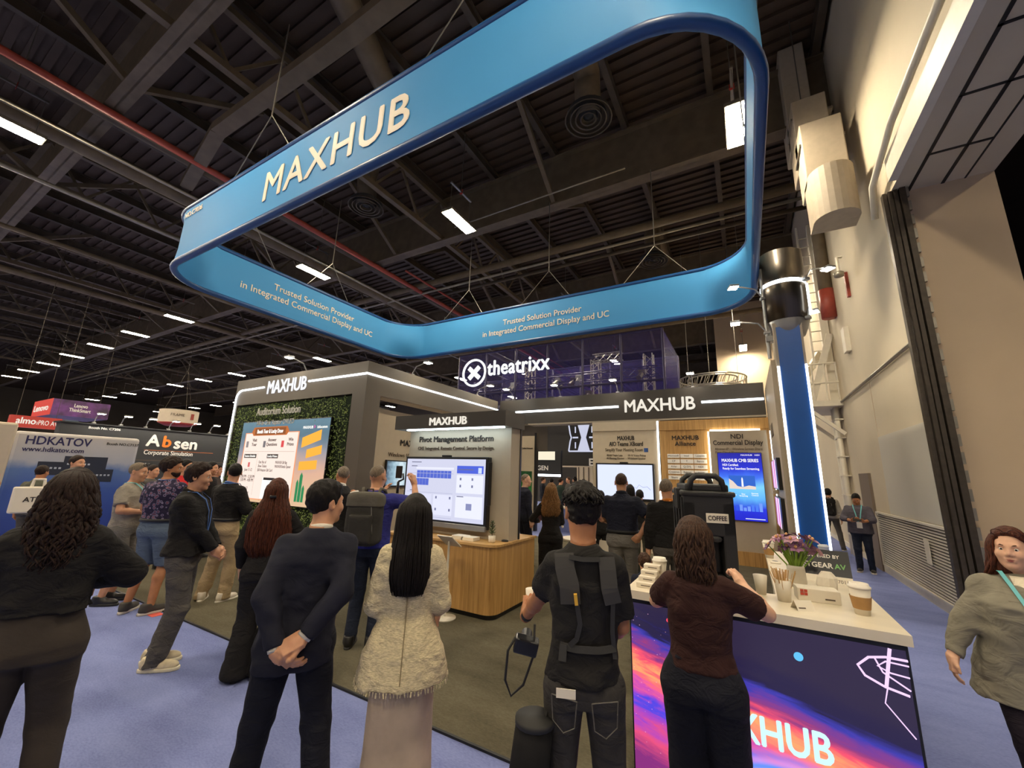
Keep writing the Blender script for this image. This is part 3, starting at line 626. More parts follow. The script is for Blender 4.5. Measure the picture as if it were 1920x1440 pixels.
# right side wall with bar displays, blue pillar
rw = thing('booth_side_wall', 'grey booth side wall beside the blue pillar carrying two slim displays', 'booth', (0.57, 9.4, 0))
MB().box((0.53, 8.2, 0.012), (0.63, BY+0.15, 3.9)).build('panel', M_TAUPE_L, rw)
MB().box((0.515, BY-0.18, 0.9), (0.53, BY-0.15, 2.9)).build('led_strip', M_LED, rw)
for k in range(4): MB().bar((0.526, 9.5+k*0.16, 2.7), (0.526, 9.62+k*0.16, 2.95), 0.05, 0.012, up=(1, 0, 0)).build('stripe_mark', M_INK2, rw)
for z0, z1, ly in ((1.66, 2.22, 'upper'), (0.95, 1.52, 'lower')):
    sd_ = thing('slim_display', '%s slim display with pink lit picture on the booth side wall' % ly, 'screen', (0.45, 9.3, z0))
    MB().box((0.47, 8.6, z0), (0.53, 10.2, z1), 0.01).build('housing', M_BEZEL, sd_)
    for k, col in enumerate(((230, 206, 236), (206, 96, 170), (236, 220, 240), (190, 110, 190))):
        y0 = 8.95+k*0.31; MB().add([(0.467, y0, z0+0.02), (0.467, y0+0.28, z0+0.02), (0.467, y0+0.28, z1-0.02), (0.467, y0, z1-0.02)], [(0, 3, 2, 1)]).build('picture_band', screen('pinkscr%d' % k, srgb(*col), 0.9), sd_)
MB().box((0.42, 9.9, 1.56), (0.53, 10.1, 1.64), 0.01).build('wall_shelf', M_CREAM, rw)
pil = thing('booth_pillar', 'tall blue lit pillar topped by a dark metal drum', 'pillar', (0.82, 8.2, 0))
MB().box((0.60, 8.0, 0.0), (1.02, 8.42, 4.5)).build('shaft', M_TAUPE_L, pil)
MB().box((0.645, 7.985, 0.0), (0.985, 8.0, 4.42)).build('blue_panel', M_BLUEP, pil)
MB().box((0.60, 7.97, 0.05), (0.635, 8.0, 3.72)).build('led_strip', M_LED, pil)
MB().box((0.99, 7.97, 0.05), (1.02, 8.0, 3.72)).build('led_strip', M_LED, pil)
MB().lathe([(0.25, 4.3), (0.30, 4.42), (0.33, 4.55), (0.33, 4.58)], (0.84, 8.25, 0), 28).build('collar', M_SILVER, pil, smooth=True)
MB().lathe([(0.34, 4.55), (0.345, 5.85)], (0.84, 8.25, 0), 36).build('drum', M_CHROME, pil, smooth=True)
MB().lathe([(0.35, 5.20), (0.352, 5.235), (0.35, 5.27)], (0.84, 8.25, 0), 36, cap=False).build('led_ring', M_LED, pil)
MB().box((1.15, 8.0, 4.6), (1.18, 8.03, 5.15)).build('led_strip', M_LED, pil)
for (p, q_, lab) in (((0.52, 8.1, 5.0), PI/2*0.2-PI/2, 'arm spotlight beside the pillar drum'), ((0.52, 8.1, 4.35), -PI/2, 'arm spotlight below the pillar drum'), ((1.16, 8.0, 5.2), PI*0.72, 'arm spotlight on the wall side of the pillar drum'), ((1.12, 8.0, 4.5), PI*0.9, 'arm spotlight under the wall side of the pillar drum')):
    arm_spot(*p, q_, lab)
MB().tube([(0.52, 8.1, 3.9), (0.52, 8.1, 5.6)], 0.03, 8).build('spot_pole', M_SILVER, pil)
MB().box((0.49, 8.05, 4.2), (0.60, 8.2, 4.3)).build('spot_bracket', M_SILVER, pil)
# ---- demo kiosk with header, big screen and oak counter
ki = thing('demo_kiosk', 'taupe demo kiosk wall with MAXHUB header and Pivot Management Platform title', 'booth', (-3.8, 5.1, 0))
MB().box((-4.8, 5.0, 0.9), (-2.90, 5.3, 2.44)).build('panel', M_TAUPE_L, ki)
MB().box((-2.90, 5.0, 0.9), (-2.87, 5.26, 2.44)).build('side_cheek', M_TAUPE_L, ki); MB().box((-2.90, 5.26, 0.9), (-2.86, 5.3, 2.44)).build('edge_trim', M_BEZEL, ki)
MB().box((-4.92, 4.75, 2.44), (-2.83, 5.32, 2.66)).build('header', M_CHAR, ki)
MB().box((-4.7, 4.80, 2.425), (-2.9, 4.86, 2.44)).build('led_strip', glow('kiosk_led', (0.72, 0.9, 1.0), 12.0), ki)
text('lettering', 'MAXHUB', 0.165, M_LET, ki, (-3.83, 4.74, 2.485), ux, uz, bold=0.014, ext=0.008, fit=0.70)
text('lettering', 'Pivot Management Platform', 0.125, M_INK, ki, (-3.88, 4.998, 2.255), ux, uz, bold=0.014, fit=1.42)
text('lettering', 'CMS Integrated. Remote Control. Secure by Design.', 0.075, M_INK2, ki, (-3.88, 4.998, 2.13), ux, uz, fit=1.46)
kp = thing('interactive_panel', 'large interactive panel showing a pale management dashboard on the kiosk', 'screen', (-3.95, 4.9, 1.02))
MB().box((-4.76, 4.9, 1.02), (-3.18, 5.0, 2.02), 0.012).build('housing', M_BEZEL, kp)
MB().box((-4.76, 4.885, 1.0), (-3.18, 4.93, 1.075), 0.01).build('lower_bar', M_SILVER, kp)
MB().box((-3.185, 4.9, 1.35), (-3.16, 4.98, 1.95), 0.008).build('side_mount', M_BEZEL, kp)
MB().box((-4.03, 4.9, 2.02), (-3.88, 4.96, 2.045), 0.005).build('webcam', M_BEZEL, kp)
yk = 4.896
def kf(n, x0, z0, x1, z1, c, s=0.8, dy=0.001): flat(n, x0, z0, x1, z1, c, s, yk-dy, kp)
kf('picture', -4.72, 1.10, -3.22, 1.985, (198, 200, 222), 0.85, 0.0)
kf('dash_card', -4.52, 1.83, -3.78, 1.86, (214, 216, 234), 0.9); 
for i in range(10): kf('dash_tile', -4.5+i*0.068, 1.70, -4.436+i*0.068, 1.81, (78, 100, 200), 0.8, 0.002)
for i in range(4): kf('dash_tile', -4.5+i*0.062, 1.59, -4.44+i*0.062, 1.69, (78, 100, 200), 0.8, 0.002)
kf('dash_banner', -3.72, 1.78, -3.25, 1.89, (70, 92, 206), 0.85, 0.002)
kf('dash_card', -3.72, 1.50, -3.25, 1.755, (216, 218, 236), 0.9); kf('dash_card', -3.72, 1.16, -3.25, 1.46, (216, 218, 236), 0.9); kf('dash_card', -4.14, 1.17, -3.78, 1.46, (210, 212, 232), 0.88); kf('dash_card', -4.6, 1.17, -4.18, 1.46, (206, 208, 230), 0.86)
for x, z in ((-4.1, 1.42), (-4.1, 1.25), (-3.84, 1.42), (-3.84, 1.25), (-3.66, 1.7), (-3.45, 1.7), (-3.66, 1.6), (-3.45, 1.6)): kf('dash_dot', x, z-0.018, x+0.03, z+0.018, (120, 124, 160), 0.7, 0.003)
kf('dash_icon', -3.53, 1.27, -3.43, 1.36, (140, 146, 190), 0.7, 0.003); kf('dash_icon', -3.34, 1.785, -3.28, 1.865, (190, 204, 240), 0.9, 0.003)
for z in (1.13, 1.48, 1.765): kf('dash_rule', -4.68, z, -3.78, z+0.006, (170, 174, 204), 0.8, 0.003)
for x0, z0, w in ((-4.62, 1.93, 0.2), (-4.62, 1.87, 0.12), (-3.7, 1.445, 0.12), (-4.62, 1.5, 0.1), (-3.7, 1.83, 0.28)): kf('dash_text', x0, z0, x0+w, z0+0.012, (110, 112, 140), 0.7, 0.004)
co = thing('oak_counter', 'oak veneered demo counter with rounded corner under the kiosk screen', 'counter', (-3.8, 4.85, 0))
def rcounter(x0, x1, y0, y1, r, n=8):
    pts = [(x0, y1), (x0, y0)]
    pts += [(x1-r+r*math.sin(a), y0+r-r*math.cos(a)) for a in np.linspace(0, PI/2, n)]
    return pts+[(x1, y1)]
MB().prism(rcounter(-4.72, -2.88, 4.66, 5.72, 0.12), 0.012, 0.075).build('toe_kick', M_BEZEL, co)
MB().prism(rcounter(-4.75, -2.85, 4.62, 5.75, 0.16), 0.075, 0.87).build('carcass', M_OAK, co)
MB().prism(rcounter(-4.77, -2.83, 4.60, 5.77, 0.17), 0.87, 0.90).build('worktop', wood('oak_top', srgb(176, 134, 78), srgb(216, 174, 112), 0), co)
# ---------------------------------------------------------------- hanging banner ring
BN_X0, BN_X1, BN_Y0, BN_Y1, BZ0, BZ1, BR = -9.95, 0.42, 2.83, 9.65, 5.5, 6.6, 1.0
M_BANNER = mat('blue_stretch_fabric', srgb(62, 148, 206), 0.7, var=0.02, scale=0.5)
M_FRAME = mat('banner_frame', srgb(24, 74, 130), 0.4)
def ring(off=0.0, n=10):
    x0, x1, y0, y1, r = BN_X0-off, BN_X1+off, BN_Y0-off, BN_Y1+off, BR+off
    P = []
    for cx, cy, a0 in ((x1-r, y0+r, -PI/2), (x1-r, y1-r, 0), (x0+r, y1-r, PI/2), (x0+r, y0+r, PI)):
        for k in range(n+1):
            a = a0+PI/2*k/n; P.append((cx+r*math.cos(a), cy+r*math.sin(a), cx+0.0, cy, math.sin(PI*k/n)))
    return P
bn = thing('hanging_banner', 'large blue ring banner hanging over the booth with white MAXHUB lettering', 'banner', ((BN_X0+BN_X1)/2, (BN_Y0+BN_Y1)/2, BZ0))
def skin(off):
    P = ring(off); n = len(P); NZ = 9; q = MB(); vs = []; fs = []
    for j in range(NZ+1):
        t_ = j/NZ; z = BZ0+(BZ1-BZ0)*t_
        for (x, y, cx, cy, w) in P:
            d = Vector((cx-x, cy-y)).normalized() if w > 0.01 else Vector((0, 0))
            k = 0.20*w*math.sin(PI*t_); vs.append((x+d.x*k, y+d.y*k, z))
    for j in range(NZ):
        for i in range(n): fs.append((j*n+i, j*n+(i+1) % n, (j+1)*n+(i+1) % n, (j+1)*n+i))
    return q.add(vs, fs)
skin(0.05).build('outer_fabric', M_BANNER, bn, smooth=True)
s_in = skin(-0.03); s_in.f = [f[::-1] for f in s_in.f]; s_in.build('inner_fabric', M_BANNER, bn, smooth=True)
for z in (BZ0, BZ1): MB().tube([(x, y, z) for x, y, *_ in ring(0.01)], 0.062, 8, closed=True).build('frame_tube', M_FRAME, bn, smooth=True)
M_BNW = mat('banner_print', srgb(244, 232, 208), 0.6)
def banner_text(tx, px0, px1, size, Y, z, u, fit, bold=0.02): pass
a0 = at_y(488, 375, BN_Y0-0.06); a1 = at_y(768, 230, BN_Y0-0.06)
text('lettering', 'MAXHUB', 0.72, M_BNW, bn, ((a0.x+a1.x)/2, BN_Y0-0.055, 5.78), ux, uz, bold=0.016, fit=(a1.x-a0.x)*0.97, space=1.1, ext=0.002)
c0 = at_y(352, 408, BN_Y0-0.06)
text('lettering', 'NO.C7036', 0.15, M_BNW, bn, (BN_X0+1.35, BN_Y0-0.055, 6.36), ux, uz, bold=0.012, ext=0.002)
XL, YB = BN_X0+0.034, BN_Y1-0.034
for tx, la, lb_, ba, bb_ in (('Trusted Solution Provider', (513, 543), (663, 603), (943, 609), (1090, 584)), ('in Integrated Commercial Display and UC', (450, 538), (697, 632), (905, 630), (1142, 596))):
    p0, p1 = at_x(*la, XL), at_x(*lb_, XL); text('lettering', tx, 0.24, M_BNW, bn, (XL, (p0.y+p1.y)/2, (p0.z+p1.z)/2), uy, uz, bold=0.008, ext=0.002, fit=p1.y-p0.y)
    p0, p1 = at_y(*ba, YB), at_y(*bb_, YB); text('lettering', tx, 0.24, M_BNW, bn, ((p0.x+p1.x)/2, YB, (p0.z+p1.z)/2), ux, uz, bold=0.008, ext=0.002, fit=p1.x-p0.x)
def tripod(x, y, z, pts, zc=10.0):
    q = MB(); q.tube([(x, y, z), (x, y, zc)], 0.012, 5)
    for p in pts: q.tube([(x, y, z), p], 0.009, 5)
    q.build('suspension_cable', M_CABLE, bn)
for x in (-6.6, -2.2): tripod(x, BN_Y0+0.05, 7.7, [(x-0.9, BN_Y0, BZ1), (x+0.9, BN_Y0, BZ1)], 9.7)
for x in (-7.5, -4.6, -1.6): tripod(x, BN_Y1+0.3, 7.7, [(x-0.8, BN_Y1, BZ1), (x+0.8, BN_Y1, BZ1)], 10.0)
for y in (4.4, 6.6): tripod(BN_X0, y, 7.6, [(BN_X0, y-0.7, BZ1), (BN_X0, y+0.7, BZ1)], 9.7); tripod(BN_X1, y, 7.6, [(BN_X1, y-0.7, BZ1), (BN_X1, y+0.7, BZ1)], 10.0)
# ================================================================ neighbouring booths
# trade-show wall at X=-13.86 (blue network picture)
def grad(name, stops, axis=2, noise=0.0, nscale=3.0, rough=0.6):
    """printed picture: colour ramp along one axis of the panel with cloudy variation"""
    if name in MATS: return MATS[name]
    m = ramp_screen(name, stops, axis, 0, 1, 0.0, noise, nscale); b = m.node_tree.nodes['Principled BSDF']
    src = b.inputs['Emission Color'].links[0].from_socket; m.node_tree.links.new(src, b.inputs['Base Color']); b.inputs['Roughness'].default_value = rough
    return m
HX = -13.86
hd = thing('popup_wall', 'pop-up stretch wall printed HDKATOV over a blue city picture', 'sign', (HX, 3.4, 0))
MB().box((HX-0.3, 2.3, 0.0), (HX, 4.45, 2.4), 0.06).build('fabric', grad('hdk_print', [(0.0, (30, 50, 130)), (0.45, (62, 92, 170)), (0.66, (100, 130, 186)), (0.74, (190, 192, 200)), (1.0, (216, 208, 200))], 2, 0.15, 6), hd)
uY = (0, 1, 0)
text('lettering', 'HDKATOV', 0.26, mat('navy_print', srgb(48, 44, 92), 0.6), hd, (HX+0.002, 3.0, 2.13), uY, uz, bold=0.014, fit=1.05)
text('lettering', 'www.hdkatov.com', 0.15, mat('navy_print', srgb(48, 44, 92), 0.6), hd, (HX+0.002, 2.95, 1.97), uY, uz, bold=0.008, fit=0.98)
text('lettering', 'Booth NO.C7137', 0.085, M_INK, hd, (HX+0.002, 4.12, 2.2), uY, uz, bold=0.01)
for y0, z0, w, h, dt in ((2.75, 1.45, 0.5, 0.3, 0.004), (3.15, 1.55, 0.75, 0.34, 0.007), (3.55, 1.3, 0.5, 0.3, 0.010)):
    e = MB().box((HX, y0, z0), (HX+dt, y0+w, z0+h)).build('printed_device', mat('device_print', srgb(44, 50, 66), 0.5), hd)
    for k in range(6): MB().box((HX+dt, y0+0.06+k*0.07, z0+0.14), (HX+dt+0.002, y0+0.10+k*0.07, z0+0.18)).build('printed_port', mat('port_print', srgb(190, 196, 206), 0.5), e)
MB().box((HX+0.05, 1.2, 0.0), (HX+0.25, 2.28, 2.55), 0.05).build('popup_panel', M_CREAM, None, label='plain cream pop-up panel beside the HDKATOV wall', cat='panel')
# charcoal Absen booth behind it
AX = -17.0
ab = thing('absen_booth', 'charcoal booth wall with white and orange Absen lettering', 'booth', (AX, 6.5, 0))
MB().box((AX-0.4, 3.6, 0.0), (AX, 9.6, 2.86)).build('wall', mat('absen_charcoal', srgb(52, 52, 52), 0.5), ab)
MB().box((AX-0.5, 3.55, 2.86), (AX+0.05, 9.65, 2.9)).build('cap', M_BLACK, ab)
ay = lambda p: at_x(*p, AX)
text('lettering', 'A', 0.52, M_PRINTW, ab, (AX+0.003, 5.62, 2.34), uY, uz, align='LEFT', bold=0.03)
text('lettering', 'b', 0.52, mat('orange_print', srgb(236, 124, 40), 0.5), ab, (AX+0.003, 6.03, 2.33), uY, uz, align='LEFT', bold=0.03)
text('lettering', 'sen', 0.52, M_PRINTW, ab, (AX+0.003, 6.36, 2.3), uY, uz, align='LEFT', bold=0.03)
text('lettering', 'Corporate Simulation', 0.2, M_PRINTW, ab, (AX+0.003, 5.6, 2.06), uY, uz, align='LEFT', bold=0.012, fit=1.36)
MB().box((AX, 5.6, 2.19), (AX+0.004, 7.6, 2.205)).build('rule', mat('orange_rule', srgb(190, 110, 60), 0.5), ab)
MB().box((AX, 5.4, 1.86), (AX+0.004, 9.4, 1.88)).build('rule', M_INK2, ab)
text('lettering', 'Booth No. C7206', 0.1, M_PRINTW, ab, (AX+0.003, 4.55, 2.74), uY, uz, bold=0.008)
for k in range(9):
    arm_spot(AX-0.1, 4.3+k*0.62, 2.9, PI/2, 'arm spotlight along the top of the charcoal Absen wall')
al = thing('almo_sign', 'red hanging sign lettered almo PRO AV', 'sign', (-24.0, 4.4, 2.98))
MB().box((-24.3, 3.75, 2.98), (-24.0, 5.1, 3.42)).build('panel', glow('red_sign', srgb(196, 52, 34), 0.55), al)
text('lettering', 'almo', 0.34, M_LET, al, (-23.99, 3.9, 3.12), uY, uz, align='LEFT', bold=0.02, fit=0.5)
text('lettering', '\u203aPRO AV', 0.26, M_LET, al, (-23.99, 4.42, 3.11), uY, uz, align='LEFT', fit=0.58)
for y in (3.9, 4.95): MB().tube([(-24.15, y, 3.42), (-24.15, y, 12.16)], 0.008, 5).build('cable', M_STEEL2, al)
MB().box((-24.4, 5.15, 0), (-23.9, 5.55, 3.4)).build('booth_column', mat('slate_column', srgb(84, 96, 108), 0.6), None, label='slate blue booth column beside the red almo sign', cat='column')
le = thing('lenovo_sign', 'hanging box sign with red Lenovo end and purple ThinkSmart side', 'sign', (-29.5, 6.5, 3.9))
MB().box((-31.0, 5.5, 3.85), (-28.0, 7.5, 4.62)).build('box', mat('plum_sign', srgb(70, 48, 74), 0.5, var=0.3, scale=2, col2=srgb(112, 60, 128)), le)
MB().box((-31.0, 5.48, 3.85), (-28.0, 5.5, 4.62)).build('red_end', glow('lenovo_red', srgb(226, 60, 48), 0.6), le)
text('lettering', 'Lenovo', 0.42, M_LET, le, (-29.5, 5.46, 4.08), ux, uz, bold=0.02, fit=2.3)
text('lettering', 'Lenovo\nThinkSmart', 0.24, M_PRINTW, le, (-27.99, 6.45, 4.3), uY, uz, bold=0.015, line=0.9, fit=0.75)
for x, y in ((-30.5, 5.8), (-28.4, 7.2)): MB().tube([(x, y, 4.6), (x, y, 12.16)], 0.008, 5).build('cable', M_STEEL2, le)
fr_ = thing('round_sign', 'cream round hanging sign with red underside', 'sign', (-29.5, 11.0, 4.0))
MB().lathe([(0.95, 4.15), (0.95, 4.9)], (-29.5, 11.0, 0), 28, cap=False).build('drum', M_CREAM, fr_, smooth=True)
MB().lathe([(0.6, 3.98), (0.95, 4.15)], (-29.5, 11.0, 0), 28).build('underside', mat('red_underside', srgb(150, 40, 34), 0.6), fr_, smooth=True)
text('lettering', 'FRAME', 0.22, M_INK2, fr_, (-28.6, 10.6, 4.5), (0.25, 0.97, 0), uz)
MB().box((-28.58, 11.25, 4.35), (-28.55, 11.4, 4.7)).build('red_mark', M_RED, fr_)
for a in (0, 2, 4): MB().tube([(-29.5+0.8*math.cos(a), 11+0.8*math.sin(a), 4.9), (-29.5, 11, 7.5)], 0.008, 5).build('cable', M_STEEL2, fr_)
MB().tube([(-29.5, 11, 7.5), (-29.5, 11, 12.16)], 0.008, 5).build('cable', M_STEEL2, fr_)
# farther booths filling the hall on the left: each its own blocky stand with a fascia and a lit panel
FB = [(-40, 1, 3.0, 5, (66, 60, 56), (206, 200, 190)), (-44, 9, 3.4, 6, (58, 54, 52), (190, 205, 225)), (-36, 15, 3.2, 5, (90, 84, 78), (230, 226, 216)),
      (-30, 20, 3.6, 6, (52, 50, 54), (90, 120, 190)), (-48, 18, 3.3, 7, (110, 102, 92), (200, 90, 70)), (-56, 6, 3.5, 7, (60, 56, 52), (210, 210, 214)),
      (-22, 12.5, 3.0, 4, (70, 66, 62), (214, 208, 196)), (-60, 16, 3.2, 8, (74, 68, 62), (160, 170, 190)), (-34, -3.5, 3.0, 5, (96, 90, 84), (218, 212, 200))]
FBW = ['brick-red', 'blue', 'white', 'royal blue', 'terracotta', 'silver', 'cream', 'steel-grey', 'ivory']
for i, (x, y, h, w, c, pcol) in enumerate(FB):
    o = thing('far_booth', 'distant booth stand with a pale lit panel across the hall', 'booth', (x, y, 0), group='distant booth stands')
    m = mat('farbooth%d' % i, srgb(*c), 0.7)
    MB().box((x-2.5, y-w/2, 0), (x-2.2, y+w/2, h)).build('rear_wall', m, o)
    MB().box((x-2.5, y-w/2, h-0.7), (x, y+w/2, h)).build('fascia', m, o)
    for yy_ in (y-w/2+0.1, y+w/2-0.1): MB().box((x-0.2, yy_-0.1, 0), (x, yy_+0.1, h-0.7)).build('post', m, o)
    MB().box((x-2.2, y-w/2+0.6, 0.9), (x-2.17, y+w/2-0.6, h-0.9)).build('lit_panel', screen('fbscr%d' % i, srgb(*pcol), 0.5), o)
# truss booth with white lettering and violet mesh, behind the back fascia
TY = 15.0
th = thing('truss_sign', 'violet mesh truss box with white lit theatrixx lettering', 'sign', (-6.8, TY+1.5, 4.5))
M_MESH = mat('violet_mesh', srgb(60, 48, 150), 0.5, alpha=0.11)
M_TRUSSB = mat('truss_dark', srgb(56, 50, 84), 0.4, metal=0.3)
M_TRUSSA = mat('truss_alu', srgb(170, 164, 150), 0.35, metal=0.6)
tx0, tx1, tz0, tz1 = -11.6, -2.3, 4.4, 7.25
MB().box((tx0, TY, tz0), (tx1, TY+0.02, tz1)).build('mesh_front', M_MESH, th)
MB().box((tx1, TY, tz0), (tx1+0.02, TY+4, tz1)).build('mesh_side', M_MESH, th)
MB().box((tx0, TY+4, tz0), (tx1, TY+4.02, tz1)).build('mesh_rear', M_MESH, th)
for z in (tz0, 5.3, tz1): 
    for y in (TY, TY+4): MB().tube([(tx0, y, z), (tx1, y, z)], 0.045, 6).build('rail', M_TRUSSB, th)
for x in np.linspace(tx0, tx1, 7):
    for y in (TY, TY+4): MB().tube([(x, y, 0.0 if x in (tx0, tx1) else tz0), (x, y, tz1)], 0.05, 6).build('upright', M_TRUSSB, th)
def truss(p, q, s, m, parent, n=10):
    p = Vector(p); q = Vector(q); d = (q-p); x = d.normalized(); up = Vector((0, 0, 1)) if abs(x.z) < 0.9 else Vector((1, 0, 0)); sdv = x.cross(up).normalized()*s/2; uv = up*s/2; B = MB()
    C_ = [sdv+uv, -sdv+uv, -sdv-uv, sdv-uv]
    for c in C_: B.tube([p+c, q+c], 0.025, 5)
    for k in range(n):
        a = p+d*k/n; e = p+d*(k+1)/n
        for i in range(4): B.tube([a+C_[i], e+C_[(i+1) % 4]], 0.014, 4)
    return B.build('lattice_truss', m, parent)
for z in (4.7, 5.9): truss((tx0+0.3, TY+1, z), (tx1-0.3, TY+1, z), 0.35, M_TRUSSA if z < 5 else M_TRUSSB, th, 22)
for x in (-8.8, -5.5, -3.2): truss((x, TY+2, 4.4), (x, TY+2, 6.9), 0.35, M_TRUSSA, th, 7)
truss((-5.2, TY+0.8, 6.6), (-4.0, TY+0.8, 6.6), 0.3, M_TRUSSA, th, 4)
hd_m = M_BLACK
for k in range(24):
    x = random.uniform(tx0+0.6, tx1-0.4); z = random.choice([4.55, 5.1, 5.75]); y = TY+random.uniform(0.6, 1.6)
    B = MB(); B.box((x-0.12, y-0.1, z), (x+0.12, y+0.1, z+0.16), 0.02); B.tube([(x, y-0.05, z), (x+random.uniform(-.12, .12), y-0.3, z-0.22)], [0.08, 0.11], 8); B.build('moving_head', random.choice([M_BLACK, M_SILVER, M_STEEL2]), th)
B = MB(); lr = [(-10.7+0.62*math.cos(a), TY-0.05, 6.35+0.62*math.sin(a)) for a in np.linspace(0, 2*PI, 33)[:-1]]
M_THX = glow('theatrixx_white', (0.95, 1.0, 0.95), 0.8)
B.tube(lr, 0.055, 6, closed=True); B.build('logo_ring', M_THX, th)
B = MB(); B.bar((-10.98, TY-0.05, 6.08), (-10.42, TY-0.05, 6.62), 0.2, 0.06, up=(0, 1, 0)); B.build('logo_stroke', M_THX, th)
B = MB(); B.bar((-11.0, TY-0.05, 6.6), (-10.82, TY-0.05, 6.44), 0.2, 0.06, up=(0, 1, 0)); B.build('logo_stroke', M_THX, th)
B = MB(); B.bar((-10.6, TY-0.05, 6.25), (-10.4, TY-0.05, 6.08), 0.2, 0.06, up=(0, 1, 0)); B.build('logo_stroke', M_THX, th)
text('lettering', 'theatrixx', 0.98, M_THX, th, (-9.95, TY-0.03, 6.15), ux, uz, align='LEFT', bold=0.018, ext=0.02, fit=3.1, space=1.06)
ct = thing('circular_truss', 'curved aluminium circular truss hanging behind the back fascia', 'truss', (-0.9, 17.5, 5.3))
B = MB(); CR = [(1.2, -0.9, 17.5), (0.9, -0.9, 17.5)]
for dz in (0, 0.4):
    for r, cx_, cy_ in CR: B.tube([(cx_+r*math.cos(a), cy_+r*math.sin(a), 5.3+dz) for a in np.linspace(0, 2*PI, 41)[:-1]], 0.03, 5, closed=True)
for k in range(40):
    a, c = 2*PI*k/40, 2*PI*(k+1)/40
    for r, cx_, cy_ in CR: B.tube([(cx_+r*math.cos(a), cy_+r*math.sin(a), 5.3), (cx_+r*math.cos(c), cy_+r*math.sin(c), 5.7)], 0.014, 4)
B.build('lattice_ring', M_TRUSSA, ct)
for a in (0.5, 2.6, 4.7): MB().tube([(-0.9+1.05*math.cos(a), 17.5+1.05*math.sin(a), 5.7), (-0.9+1.05*math.cos(a), 17.5+1.05*math.sin(a), 12.1)], 0.01, 5).build('cable', M_CABLE, ct)
# through the doorway: partition with green picture, black LED booth, red panel
pa = thing('white_partition', 'white free-standing partition with small label and green picture beyond the doorway', 'panel', (-6.3, 12.4, 0))
p0 = at_y(969, 818, 12.4); p1 = at_y(1003, 818, 12.4)
MB().box((p0.x, 12.4, 0), (p1.x, 12.5, p0.z)).build('panel', M_CREAM, pa)
MB().box((p1.x, 12.38, 0), (p1.x+0.08, 12.52, p0.z+0.1)).build('post', M_BEZEL, pa)
text('lettering', 'Unified Network', 0.08, M_INK, pa, ((p0.x+p1.x)/2+0.08, 12.397, at_y(985, 842, 12.4).z), ux, uz, fit=0.4)
g0 = at_y(971, 883, 12.395); g1 = at_y(997, 905, 12.395)
MB().box((g0.x, 12.385, g1.z-0.9), (g1.x, 12.4, g0.z)).build('green_picture', grad('green_pic', [(0.0, (20, 60, 30)), (0.5, (40, 140, 60)), (1.0, (20, 80, 40))], 2, 0.6, 3), pa)
bb = thing('black_booth', 'tall black LED booth header with white X-shaped cabinet picture', 'booth', (-8.5, 20.0, 0))
q0 = at_y(1027, 800, 20); q1 = at_y(1120, 874, 20)
MB().box((q0.x, 20.0, q1.z), (q1.x+2.0, 20.3, q0.z+0.5)).build('header', mat('charcoal_header', srgb(46, 43, 40), 0.6), bb)
for x in (q0.x+0.1, q1.x+1.9): MB().box((x-0.1, 20.1, 0), (x+0.1, 20.3, q1.z)).build('leg', M_BLACK, bb)
c0 = at_y(1067, 795, 20); c1 = at_y(1124, 847, 20)
MB().box((c0.x, 19.98, c1.z), (c1.x, 20.0, c0.z)).build('picture_back', M_BLACK, bb)
M_XW = glow('cabinet_white', srgb(200, 204, 226), 0.7)
cx_, cz_ = (c0.x+c1.x)/2, (c0.z+c1.z)/2; hw, hh = (c1.x-c0.x)/2, (c0.z-c1.z)/2
B = MB()
for s_ in (-1, 1):
    B.tube([(cx_-hw*s_, 19.96, c1.z+0.03), (cx_-hw*0.9*s_, 19.96, cz_-0.2), (cx_-hw*0.82*s_, 19.96, cz_), (cx_-hw*0.9*s_, 19.96, cz_+0.2), (cx_-hw*s_, 19.96, c0.z-0.03)], 0.04, 5)
    B.tube([(cx_-hw, 19.96, cz_+s_*hh*0.97), (cx_+hw, 19.96, cz_+s_*hh*0.97)], 0.04, 5)
    B.add([(cx_-hw*0.42, 19.965, cz_+s_*hh), (cx_+hw*0.42, 19.965, cz_+s_*hh), (cx_+hw*0.16, 19.965, cz_), (cx_-hw*0.16, 19.965, cz_)], [(0, 1, 2, 3)] if s_ < 0 else [(3, 2, 1, 0)])
    for t_ in (-1, 1): B.box((cx_+s_*hw*0.55-0.03, 19.95, cz_+t_*hh*0.55-0.16), (cx_+s_*hw*0.55+0.03, 19.97, cz_+t_*hh*0.55+0.16))
    B.box((cx_+s_*hw*0.55-0.15, 19.95, cz_-0.04), (cx_+s_*hw*0.55+0.15, 19.97, cz_+0.04))
B.build('cabinet_picture', M_XW, bb)
text('lettering', 'E', 0.5, M_PRINTW, bb, (at_y(1108, 873, 19.98).x, 19.99, at_y(1108, 873, 19.98).z), ux, uz, bold=0.03)
eg = thing('neon_sign_booth', 'dark stand with white and red lettered sign seen through the doorway', 'booth', (-10.0, 18.0, 0))
e0 = at_y(1004, 868, 18); e1 = at_y(1044, 884, 18)
MB().box((e0.x-0.3, 18, e1.z-0.25), (e1.x+0.2, 18.2, e0.z+0.6)).build('header', M_BLACK, eg)
MB().box((e0.x-0.3, 17.98, e1.z-0.24), (e1.x+0.2, 18.0, e1.z-0.14)).build('led_strip', M_LED, eg)
MB().box((e0.x-0.3, 17.98, e0.z+0.15), (e1.x-0.1, 18.0, e0.z+0.55)).build('lit_panel', screen('cream_lit', srgb(236, 226, 200), 0.8), eg)
text('lettering', 'E', 0.3, mat('red_print', srgb(200, 60, 60), 0.5, emit=srgb(200, 60, 60), es=0.5), eg, (e0.x-0.15, 17.98, e1.z+0.05), ux, uz, align='LEFT', bold=0.02)
